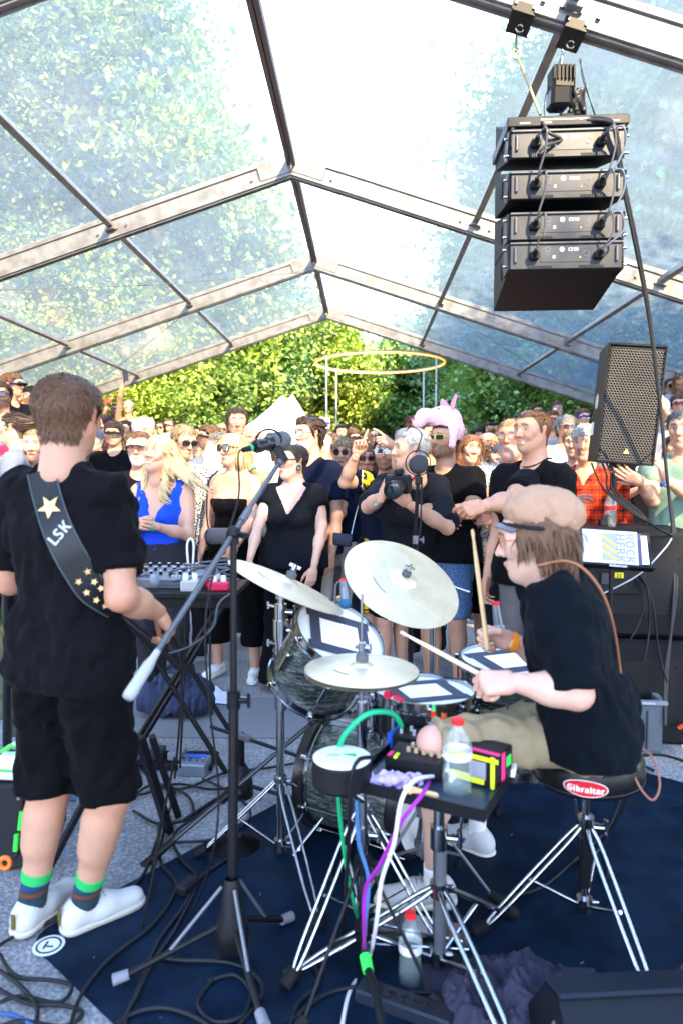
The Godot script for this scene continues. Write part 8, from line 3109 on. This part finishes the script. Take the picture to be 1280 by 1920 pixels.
func left_side() -> void:
	# mixer table
	var h := .93
	var A := G(255, 1112, h)
	var D := G(415, 1108, h)
	var mid := (A + D) * .5 + Vector3(-.06, 0, -.22)
	var t := thing("keyboard_table", "black folding table with mixer and pedals before the blonde", "table", Vector3(mid.x, 0, mid.z), 0.0)
	box_obj(t, "table_top", Vector3(0, h - .02, 0), Vector3(.66, .03, .44), plastic, Basis(), .005)
	box_obj(t, "apron", Vector3(0, h - .06, .18), Vector3(.62, .05, .02), plastic, Basis(), .003)
	for s in [-1.0, 1.0]:
		for z in [-.17, .17]:
			var b := MB.new()
			b.cyl(Vector3(s * .27, h - .03, z), Vector3(-s * .27, .02, z), .014, .014, 8)
			obj("leg", b, black_m, t)
	var T := func(x: float, z: float) -> Vector3: return Vector3(mid.x + x, h - .004, mid.z + z)
	var p := thing("mixing_desk", "grey mixing desk with white capped knobs and wooden cheeks", "mixer", T.call(-.04, -.06))
	var Bm := Basis(Vector3.RIGHT, .14)
	box_obj(p, "case", Vector3(0, .035, 0), Vector3(.36, .055, .26), mat(.22, .23, .25, .4, .3), Bm)
	box_obj(p, "cheek", Vector3(.186, .038, 0), Vector3(.014, .07, .27), mat(.20, .075, .02, .5), Bm)
	box_obj(p, "cheek", Vector3(-.186, .038, 0), Vector3(.014, .07, .27), mat(.20, .075, .02, .5), Bm)
	for k in 18:
		var o := Bm * Vector3(-.15 + .05 * (k % 6), .063, -.09 + .075 * (k / 6)) + Vector3(0, .0, 0)
		var b := MB.new()
		b.cyl(o + Vector3(0, .002, 0), o + Vector3(0, .02, 0), .009, .008, 10)
		var kn := obj("knob", b, plastic, p)
		b = MB.new()
		b.cyl(o + Vector3(0, .02, 0), o + Vector3(0, .0235, 0), .0078, .0078, 10)
		obj("knob_cap", b, mat(.72, .72, .75, .4), kn)
	for k in 8:
		box_obj(p, "fader", Bm * Vector3(.02 + .018 * k, .066, .09), Vector3(.008, .012, .018), mat(.6, .6, .62, .4), Bm, .002)
	p = thing("headphones", "grey headphones resting on the mixing desk's front corner", "headphones", T.call(-.15, .14) + Vector3(0, .03, 0))
	var hb := MB.new()
	var arc := []
	for k in 12:
		var a := PI * k / 11.0
		arc.append(Vector3(cos(a) * .07, .02 + .01 * sin(a), -sin(a) * .09))
	hb.tube(arc, .008, 8)
	obj("headband", hb, mat(.10, .10, .11, .4), p)
	for s in [-1.0, 1.0]:
		hb = MB.new()
		hb.ball(Transform3D(Basis(Vector3.BACK, s * .4), Vector3(s * .07, .015, .005)), Vector3(.022, .038, .036), 14)
		obj("ear_cup", hb, mat(.22, .23, .26, .4), p)
	var ped := [[.10, .16, .085, .055, .075, [.42, .41, .39], "square grey stomp box with white knobs on the table front"], [.235, .13, .10, .04, .075, [.62, .02, .07], "crimson stomp box on the table's right end"], [.19, .05, .07, .04, .06, [.60, .03, .09], "smaller pink stomp box behind the grey one"]]
	for q in ped:
		p = thing("stomp_box", q[6], "effect pedal", T.call(q[0], q[1]), .12, "effect pedals on the table")
		box_obj(p, "case", Vector3(0, q[3] * .5, 0), Vector3(q[2], q[3], q[4]), mat(q[5][0], q[5][1], q[5][2], .4), Basis(), .006)
		for k in 2:
			hb = MB.new()
			hb.cyl(Vector3(-.022 + .044 * k, q[3], -.012), Vector3(-.022 + .044 * k, q[3] + .03, -.012), .015, .013, 14)
			obj("knob", hb, mat(.74, .73, .72, .4), p)
		hb = MB.new()
		hb.cyl(Vector3(0, q[3], .022), Vector3(0, q[3] + .012, .022), .006, .006, 10)
		obj("foot_switch", hb, chrome, p)
	var r := RandomNumberGenerator.new()
	r.seed = 21
	for k in 6:
		var o: Vector3 = T.call(.10 + r.randf_range(-.06, .08), .02)
		var pts := []
		var R := r.randf_range(.09, .15)
		for q in 9:
			var a := q * .75 + k * 1.1
			pts.append(o + Vector3(cos(a) * R * 1.2, .07 + .05 * sin(a * .7 + k), sin(a) * R * .8))
		cable(pts, .0055, mat(.09, .10, .12, .35), "%s grey cable curled over the mixing desk" % ["first", "second", "third", "fourth", "fifth", "sixth"][k], "cables curled on the table", 6)
	cable([T.call(.05, -.02) + Vector3(0, .06, 0), T.call(.04, -.02) + Vector3(0, .20, 0), T.call(.06, -.02) + Vector3(0, .24, 0), T.call(.075, -.02) + Vector3(0, .20, 0), T.call(.065, -.02) + Vector3(0, .06, 0)], .006, mat(.66, .63, .55, .4), "short cream cable looping up from the mixing desk", "cables curled on the table")
	cable([T.call(.33, .1), P(412, 1130, 3.1), P(400, 1175, 3.0), P(360, 1210, 2.95), P(318, 1225, 2.95)], .0055, mat(.06, .07, .08, .4), "cable sagging below the table's right end", "cables curled on the table")
	for q in [[335, 1130, 340, 1300, 328, 1460, 3.0], [350, 1120, 345, 1280, 338, 1440, 3.05], [396, 1115, 394, 1250, 398, 1340, 3.1], [328, 1420, 300, 1560, 270, 1700, 2.5], [300, 1540, 288, 1640, 262, 1760, 2.25]]:
		cable([P(q[0], q[1], q[6]), P(q[2], q[3], q[6]), P(q[4], q[5], q[6])], .005, plastic, ["first thin cable hanging from the table front", "second thin cable hanging from the table front", "cable hanging below the table's right corner", "cable slanting down past the guitarist's right knee", "cable slanting to the floor beside the right shoe"][int(q[0] == 350) + 2 * int(q[0] == 396) + 3 * int(q[0] == 328) + 4 * int(q[0] == 300)], "cables hanging from the table")
	# keyboard stand beside the guitarist
	t = thing("keyboard_stand", "black X shaped keyboard stand right of the guitarist", "stand", Vector3.ZERO)
	for q in [[P(195, 1135, 2.75), P(352, 1262, 2.85), .016], [P(200, 1128, 2.95), P(356, 1255, 3.05), .016], [P(262, 1380, 2.7), G(318, 1560, .02), .022], [P(285, 1380, 2.9), G(335, 1530, .02), .022], [P(170, 1480, 2.6), G(95, 1625, .02), .018]]:
		var b := MB.new()
		var d: Vector3 = q[1] - q[0]
		b.box(look((q[0] + q[1]) * .5, d), Vector3(q[2] * 2.2, q[2] * 1.3, d.length()), .004)
		obj("bar", b, black_m, t)
	# left edge: keyboard, stand leg, amplifier with a power brick
	t = thing("synthesizer", "dark synthesizer on a stand at the left edge", "synthesizer", P(2, 1080, 2.75))
	box_obj(t, "case", Vector3(-.12, 0, -.1), Vector3(.36, .07, .5), plastic, Basis(Vector3.RIGHT, .08), .006)
	box_obj(t, "panel", Vector3(-.12, .06, -.18), Vector3(.30, .04, .22), mat(.09, .10, .11, .4), Basis(Vector3.RIGHT, .3), .004)
	for k in 5:
		box_obj(t, "key", Vector3(-.22 + k * .052, .044, .08), Vector3(.046, .012, .12), mat(.6, .6, .62, .4), Basis(), .002)
	t = thing("synthesizer_stand", "black stand under the synthesizer at the left edge", "stand", Vector3.ZERO)
	for q in [[P(18, 1110, 2.7), G(14, 1420, .02)], [P(-30, 1110, 2.8), G(-40, 1420, .02)], [P(25, 1090, 2.9), P(35, 1380, 2.7)]]:
		var b := MB.new()
		b.tube([q[0], q[1]], .022, 10)
		obj("leg", b, black_m, t)
	t = thing("guitar_amplifier", "black amplifier on the floor at the left edge", "amplifier", G(12, 1640) + Vector3(-.12, 0, -.18), .15)
	box_obj(t, "cabinet", Vector3(0, .17, 0), Vector3(.42, .33, .36), mat(.014, .014, .016, .7), Basis(), .012)
	box_obj(t, "control_panel", Vector3(0, .345, .05), Vector3(.38, .012, .20), mat(.03, .032, .04, .4), Basis(), .003)
	for s in [-1.0, 1.0]:
		box_obj(t, "corner", Vector3(s * .20, .32, .17), Vector3(.04, .04, .04), plastic, Basis(), .008)
	var am := t.position
	t = thing("power_adapter", "white power brick with a green stripe on the amplifier", "adapter", P(24, 1436, 2.42))
	var Ba := Basis(Vector3.BACK, -.06)
	box_obj(t, "case", Vector3.ZERO, Vector3(.095, .085, .06), mat(.70, .69, .68, .4), Ba, .010)
	box_obj(t, "stripe", Vector3(0, -.006, 0), Vector3(.098, .016, .063), mat(.06, .60, .08, .4), Ba, .004)
	for k in 3:
		cable([P(2 + k * 4, 1410, 2.45), P(20 + k * 6, 1398 - k * 3, 2.42), P(34 + k, 1402, 2.42), P(30, 1415, 2.4)], .006, [mat(.06, .62, .08, .4), mat(.5, .5, .45, .4), mat(.06, .6, .08, .4)][k], ["lower green", "grey", "upper green"][k] + " cable bunched over the white power brick", "cables at the left edge")
	cable([P(36, 1412, 2.4), P(44, 1470, 2.36), P(40, 1540, 2.36), P(34, 1600, 2.36), P(16, 1610, 2.36)], .006, plastic, "dark cable with green tape hanging over the amplifier", "cables at the left edge")
	for k in 2:
		var b := MB.new()
		b.cyl(P([42, 32][k], [1522, 1565][k], 2.35), P([38, 30][k], [1555, 1595][k], 2.35), .0085, .0085, 10)
		solo("cable_tape", b, mat(.04, .72, .06, .4), ["upper", "lower"][k] + " green tape sleeve on the amplifier's cable", "tape", "green tape on cables")
	var bo := MB.new()
	bo.ring(Transform3D(Basis(Vector3.RIGHT, PI / 2.2), P(10, 1618, 2.35)), .018, .008, 18, 8)
	solo("cable_clip", bo, mat(.80, .16, .02, .4), "orange ring clip hanging at the left edge", "clip")
	cable([P(10, 1180, 2.6), P(24, 1260, 2.5), P(38, 1340, 2.45), P(42, 1420, 2.4), P(36, 1500, 2.36)], .007, mat(.10, .12, .15, .4), "grey cable running down behind the guitarist", "cables at the left edge")
	# rucksack, papers
	var g := G(318, 1352)
	var e := [cap(Vector3(-.10, .10, 0), Vector3(.12, .11, 0), .12, .13, .06), cap(Vector3(-.02, .20, -.02), Vector3(.06, .25, -.02), .09, .07, .06), cap(Vector3(-.14, .07, .05), Vector3(.16, .07, .05), .07, .08, .05), [3, Vector3(0, .003, 0), Vector3.DOWN, 0, 0, 0, Vector3.ZERO, 1.0]]
	var bag := solo("gym_bag", arr_mesh(sdf(e, .010, .022, Vector3(9, 3.0, 9), 6)), cloth(.030, .038, .075, null, 5.0, .6), "slack navy drawstring bag standing on the grey mat", "bag", "", g + Vector3(0, .008, -.12))
	var bz := MB.new()
	bz.tube(spline([Vector3(-.05, .27, .06), Vector3(.0, .32, .08), Vector3(.07, .28, .07), Vector3(.13, .2, .10)], 5), .008, 6)
	obj("drawstring", bz, plastic, bag)
	bz = MB.new()
	bz.box(Transform3D(Basis(), Vector3(.0, .26, .085)), Vector3(.035, .02, .012), .003)
	obj("buckle", bz, grey_m, bag)
	for k in 3:
		var c0 := G([385, 428, 408][k], [1296, 1312, 1304][k], .012 + .004 * k)
		var b := MB.new()
		b.box(Transform3D(Basis(Vector3.UP, [.5, -.2, .1][k]), c0), Vector3(.21, .0015, .16), 0.0)
		solo("paper", b, mat(.70, .72, .80, .7), ["paper sheet lying left by the bag", "paper sheet lying right on the grey mat", "paper sheet lying on top of the other two"][k], "paper", "papers beside the bag")
	# pedalboard on the asphalt
	var bd := G(330, 1442)
	t = thing("pedalboard", "pedalboard with small effect pedals on the asphalt", "pedalboard", bd + Vector3(-.12, 0, -.06))
	box_obj(t, "board", Vector3(0, .02, 0), Vector3(.62, .03, .18), plastic, Basis(), .004)
	for k in 4:
		box_obj(t, "small_pedal", Vector3(-.22 + k * .11, .055, -.01), Vector3(.075, .04, .11), [mat(.03, .03, .035, .4), mat(.10, .16, .30, .4), mat(.04, .04, .05, .4), mat(.2, .2, .22, .4)][k], Basis(), .005)
	p = thing("stomp_box", "silver and blue multi switch pedal on the asphalt", "effect pedal", G(366, 1448), -.05, "effect pedals on the ground")
	box_obj(p, "case", Vector3(0, .035, 0), Vector3(.14, .065, .11), mat(.20, .22, .27, .35, .4), Basis(Vector3.RIGHT, .1), .006)
	box_obj(p, "blue_panel", Vector3(.0, .073, -.025), Vector3(.10, .004, .035), mat(.03, .10, .50, .4), Basis(Vector3.RIGHT, .1), .001)
	for k in 4:
		hb = MB.new()
		hb.cyl(Vector3(-.05 + k * .033, .065, .02), Vector3(-.05 + k * .033, .082, .022), .008, .008, 10)
		obj("foot_switch", hb, chrome, p)
	p = thing("stomp_box", "slim blue pedal standing behind the guitarist's knees", "effect pedal", G(132, 1492), .3, "effect pedals on the ground")
	box_obj(p, "case", Vector3(0, .03, 0), Vector3(.07, .055, .13), mat(.12, .25, .40, .4), Basis(), .006)
	box_obj(p, "panel", Vector3(0, .0585, -.02), Vector3(.05, .003, .06), mat(.45, .50, .58, .4), Basis(), .001)

func floor_things() -> void:
	# power strip
	var a := G(672, 1868)
	var e := G(850, 1932)
	var d := (e - a).normalized()
	var Bs := Basis(d, Vector3.UP, d.cross(Vector3.UP))
	var t := thing("power_strip", "black power strip with round sockets on the mat", "power strip", (a + e) * .5)
	var L := a.distance_to(e)
	box_obj(t, "case", Vector3(0, .022, 0), Vector3(L, .042, .065), mat(.012, .015, .024, .4), Bs, .006)
	for k in 6:
		var o := Bs * Vector3(-L * .5 + .045 + k * (L - .09) / 5.0, .0435, 0)
		var b := MB.new()
		b.cyl(o, o + Vector3(0, .002, 0), .022, .022, 20)
		var s := obj("socket", b, mat(.015, .016, .02, .5), t)
		b = MB.new()
		for q in [-1.0, 1.0]:
			b.cyl(o + Bs * Vector3(q * .009, .0021, 0), o + Bs * Vector3(q * .009, .003, 0), .003, .003, 8)
		obj("contact_hole", b, mat(.002, .002, .002, .9), s)
	bottle(G(768, 1842), .215, .034, "water bottle with a red lid on the mat behind the tray stand", null, mat(.62, .58, .60, .5))
	var b: MB
	var g := G(962, 1885)
	var el := []
	b = MB.new()
	var fo := FastNoiseLite.new()
	fo.seed = 12
	fo.frequency = 1.0
	fo.domain_warp_enabled = true
	fo.domain_warp_amplitude = .35
	fo.domain_warp_frequency = 1.6
	var NG := 84
	for k in NG + 1:
		for q in NG + 1:
			var x := lerpf(-.26, .26, float(q) / NG)
			var z := lerpf(-.17, .21, float(k) / NG)
			var r2 := (x / .235) * (x / .235) + (z / .165) * (z / .165) + .35 * fo.get_noise_2d(x * 6.0, z * 6.0 + 40.0)
			var m2 := pow(clampf(1.0 - r2, 0.0, 1.0), .55)
			var f1 := 1.0 - absf(fo.get_noise_2d(x * 2.6 + z * 5.0, z * 3.2 - x * 4.0)) * 2.2
			var f2 := 1.0 - absf(fo.get_noise_2d(x * 9.0 - z * 5.0 + 9.0, z * 8.0)) * 2.0
			b.add(Vector3(x, m2 * (.045 + .065 * maxf(f1, 0.0) + .022 * f2) + .002, z), Vector3.UP)
	for k in NG:
		for q in NG:
			var w := k * (NG + 1) + q
			b.quad(w, w + 1, w + NG + 2, w + NG + 1)
	for w in b.n.size(): b.n[w] = Vector3.ZERO
	for w in range(0, b.i.size(), 3):
		var nv := (b.v[b.i[w + 2]] - b.v[b.i[w]]).cross(b.v[b.i[w + 1]] - b.v[b.i[w]])
		for q in 3: b.n[b.i[w + q]] += nv
	for w in b.n.size(): b.n[w] = b.n[w].normalized()
	solo("towel", b, cloth(.034, .032, .052, null, 9.0, .95), "dark violet grey towel heaped on the mat by the monitor", "towel", "", g + Vector3(.01, .010, .03))
	# stage monitor
	var m := G(1196, 1985)
	t = thing("stage_monitor", "black stage monitor wedge in the bottom right corner", "loudspeaker", m + Vector3(.02, 0, .14), .10)
	b = MB.new()
	b.prism(Transform3D(Basis(Vector3.UP, PI / 2), Vector3.ZERO), PackedVector2Array([Vector2(-.20, .0), Vector2(.20, .0), Vector2(.22, .10), Vector2(.10, .25), Vector2(.02, .27), Vector2(-.20, .10)]), .54)
	obj("cabinet", b, mat(.0022, .0034, .0065, .5), t)
	box_obj(t, "top_strip", Vector3(0, .268, -.06), Vector3(.54, .012, .10), mat(.005, .010, .019, .5), Basis(Vector3.RIGHT, -.25), .004)
	box_obj(t, "side_handle", Vector3(-.272, .17, -.04), Vector3(.006, .06, .03), mat(.10, .12, .16, .4), Basis(Vector3.RIGHT, .5), .002)
	# cables over the mat and the asphalt
	var runs := [
		[[[300, 1560], [262, 1650], [180, 1700], [60, 1740], [-30, 1790]], "black cable running behind the white shoes"],
		[[[330, 1480], [300, 1600], [330, 1660], [290, 1730], [205, 1800], [150, 1870], [130, 1940]], "long black cable from the keyboard stand across the mat"],
		[[[420, 1500], [330, 1560], [340, 1610], [370, 1650], [330, 1740], [290, 1800], [250, 1880], [200, 1960]], "black cable winding past the plug on the mat"],
		[[[440, 1600], [372, 1650], [345, 1700], [300, 1760], [270, 1830], [240, 1900], [230, 1960]], "black cable parallel to the long one on the mat"],
		[[[300, 1795], [340, 1800], [430, 1805], [480, 1830], [490, 1870], [440, 1930]], "black cable crossing under the stand's hub"],
		[[[390, 1840], [440, 1828], [470, 1860], [455, 1905], [400, 1915], [372, 1880], [400, 1836]], "black cable lying in a loop at the bottom"],
		[[[180, 1960], [240, 1905], [310, 1890], [380, 1915], [430, 1960]], "black cable arching along the bottom edge"],
		[[[0, 1790], [30, 1830], [100, 1838], [135, 1850], [110, 1880], [40, 1868], [0, 1880]], "black cable coiled on the asphalt, upper coil"],
		[[[-10, 1850], [50, 1880], [120, 1885], [155, 1900], [120, 1925], [40, 1915], [-10, 1930]], "black cable coiled on the asphalt, lower coil"],
		[[[0, 1820], [40, 1850], [70, 1890], [60, 1940], [40, 1980]], "black cable crossing the coils at bottom left"],
		[[[-10, 1900], [30, 1905], [70, 1930], [90, 1960]], "bluish cable at the bottom left corner"],
		[[[190, 1480], [260, 1490], [330, 1470], [400, 1480], [470, 1470]], "black cable along the pedalboard"],
		[[[260, 1440], [330, 1480], [420, 1450], [500, 1440], [560, 1430]], "black cable from the pedalboard to the bass drum"],
		[[[380, 1460], [440, 1490], [470, 1530], [420, 1570], [330, 1580]], "black cable curving over the asphalt"],
		[[[240, 1500], [290, 1470], [350, 1490], [360, 1530], [300, 1545], [250, 1520]], "black cable coiled beside the keyboard stand"],
		[[[600, 1700], [575, 1780], [600, 1840], [560, 1880], [540, 1940]], "black cable beside the crash stand's foot"],
		[[[540, 1920], [580, 1885], [620, 1860], [680, 1850], [760, 1860], [860, 1862]], "black cable leading to the power strip"],
		[[[960, 1680], [1020, 1660], [1090, 1600], [1140, 1550], [1165, 1490]], "thin cable under the drum stool"],
		[[[1120, 1960], [1190, 1900], [1262, 1830], [1300, 1780]], "black cable behind the stage monitor"]]
	for q in runs:
		var pts := []
		for w in q[0]:
			pts.append(G(w[0], w[1], .018))
		cable(pts, .0062, mat(.03, .07, .20, .4) if "bluish" in q[1] else mat(.008, .009, .012, .45), q[1], "cables on the ground", 8)
	var b2 := MB.new()
	b2.box(look(G(352, 1660, .03), Vector3(.4, 0, -.8)), Vector3(.05, .04, .09), .01)
	solo("cable_plug", b2, plastic, "black coupling joining two cables on the mat", "plug")
	cable([P(1172, 1380, 2.10), P(1178, 1420, 2.08), P(1195, 1470, 2.05), P(1222, 1500, 2.03), P(1236, 1470, 2.05), P(1222, 1420, 2.08), P(1190, 1396, 2.1), P(1160, 1372, 2.12)], .0035, mat(.25, .10, .06, .4), "brown earphone cord looping behind the drum stool", "cords at the stool")
	cable([P(1175, 1400, 2.12), P(1182, 1450, 2.15), P(1165, 1520, 2.2), P(1120, 1590, 2.3), P(1080, 1640, 2.35)], .004, plastic, "black wire hanging from the drum stool", "cords at the stool")
	# photographer's camera, phones, cups, bags
	var c := P(748, 912, 3.62)
	t = thing("photo_camera", "black camera with a large lens held by the photographer", "camera", c)
	var fd := (P(722, 928, 3.35) - c).normalized()
	var T := look(Vector3.ZERO, fd)
	box_obj(t, "body", T * Vector3(-.01, .01, -.02), Vector3(.14, .10, .06), plastic, T.basis, .012)
	box_obj(t, "viewfinder", T * Vector3(-.005, .075, -.02), Vector3(.05, .035, .055), plastic, T.basis, .010)
	b = MB.new()
	b.lathe(axis(Vector3.ZERO, fd), [Vector2(.036, .0), Vector2(.040, .03), Vector2(.040, .075), Vector2(.046, .09), Vector2(.047, .15), Vector2(.044, .152), Vector2(.040, .13)], 28)
	obj("lens_barrel", b, mat(.014, .014, .016, .4), t)
	b = MB.new()
	b.lathe(axis(Vector3.ZERO, fd), [Vector2(.040, .128), Vector2(.02, .133), Vector2(.0, .134)], 24, true)
	obj("lens_glass", b, mat(.01, .02, .025, .03), t)
	b = MB.new()
	b.tube(spline([T * Vector3(.06, .03, -.03), P(792, 880, 3.85) - c, P(800, 862, 3.98) - c], 5), .008, 6)
	obj("neck_strap", b, mat(.30, .015, .015, .6), t)
	for q in [[P(236, 705, 11.55), "dark phone held high by the man in the tank top", Vector3(.075, .15, .01)], [P(201, 752, 12.45), "phone in a reddish case held by the bearded man", Vector3(.15, .08, .012)]]:
		t = thing("phone", q[1], "phone", q[0], 0.0, "phones held up in the crowd")
		box_obj(t, "case", Vector3.ZERO, q[2] * 1.15, mat(.02, .025, .04, .3) if "dark" in q[1] else mat(.25, .06, .04, .4), Basis(Vector3.BACK, .1), .004)
		box_obj(t, "camera_bump", Vector3(q[2].x * .3, q[2].y * .3, .008), Vector3(.025, .03, .006), plastic, Basis(), .002)
	t = thing("cup", "clear printed plastic cup in the bearded man's hand", "cup", P(931, 912, 4.0))
	b_lathe(t, "wall", [Vector2(.030, -.06), Vector2(.038, .06), Vector2(.0395, .062)], mat(.75, .75, .78, .1, 0.0, {"a": .35, "transparency": BaseMaterial3D.TRANSPARENCY_ALPHA}), 20)
	b_lathe(t, "print", [Vector2(.0335, -.03), Vector2(.0375, .03)], mat(.25, .22, .24, .6, 0.0, {"a": .6, "transparency": BaseMaterial3D.TRANSPARENCY_ALPHA}), 20)
	t = thing("cup", "lilac plastic cup held low by the capped woman", "cup", P(877, 1016, 4.66))
	b_lathe(t, "wall", [Vector2(.0, -.062), Vector2(.028, -.06), Vector2(.036, .055), Vector2(.037, .057)], mat(.46, .44, .66, .4), 20)
	b_lathe(t, "rim", [Vector2(.037, .055), Vector2(.0385, .058), Vector2(.037, .061)], mat(.6, .58, .75, .4), 20)
	t = thing("handbag", "grey shoulder bag on the strapless woman's hip", "bag", P(415, 1010, 4.72))
	el = [cap(Vector3(-.06, .02, 0), Vector3(.06, .02, 0), .06, .06, .03, Vector3.BACK, 2.2), [3, Vector3(0, .075, 0), Vector3.UP, 0, 0, 0, Vector3.ZERO, 1.0]]
	obj("pouch", arr_mesh(sdf(el, .006, 0.0, Vector3.ONE, 0)), mat(.085, .09, .105, .5), t)
	b = MB.new()
	b.strip([Vector3(-.09, .06, .02), Vector3(-.105, -.02, .01), Vector3(-.08, -.06, .0)], [Vector3.BACK, Vector3.BACK, Vector3.BACK], .02, .002)
	b.tube(spline([Vector3(-.085, .06, 0), P(388, 960, 4.78) - t.position, P(392, 905, 4.86) - t.position, P(410, 882, 4.98) - t.position], 5), .006, 6)
	obj("shoulder_strap", b, plastic, t)
	t = thing("handbag", "small navy bag on a chain beside the raised arm", "bag", P(642, 1012, 4.66))
	box_obj(t, "pouch", Vector3.ZERO, Vector3(.13, .085, .045), mat(.012, .016, .035, .35), Basis(Vector3.BACK, -.12), .012)
	box_obj(t, "flap", Vector3(0, .018, .024), Vector3(.132, .055, .008), mat(.016, .02, .045, .35), Basis(Vector3.BACK, -.12), .004)
	b = MB.new()
	b.tube(spline([Vector3(.06, .04, 0), P(668, 960, 4.72) - t.position, P(682, 915, 4.8) - t.position], 5), .0045, 6)
	obj("chain", b, mat(.6, .6, .62, .3, .8), t)
	# lettering on shirts
	var sh: Dictionary = people[shirt_man]
	var nn: Node3D = sh.node
	for k in 2:
		text(nn, "lettering", ["SKI", "TE"][k], .075, mat(.72, .71, .70, .7), Transform3D(Basis(Vector3.UP, -.2), P(1209, 884 + k * 16, 5.0) - nn.position + Vector3(0, 0, .02)))

var shirt_man := 0

func _ready() -> void:
	setup()
	terrain()
	tent()
	trees()
	background()
	head_kit()
	crowd()
	band()
	worn_jobs()
	for k in people.size():
		if "printed black tee" in people[k].o.label: shirt_man = k
	run_jobs()
	for d in people:
		build_person(d)
	stage()
	drums()
	drum_sticks()
	tray()
	mic_stands()
	sound_system()
	line_array()
	left_side()
	floor_things()
	worn_things()
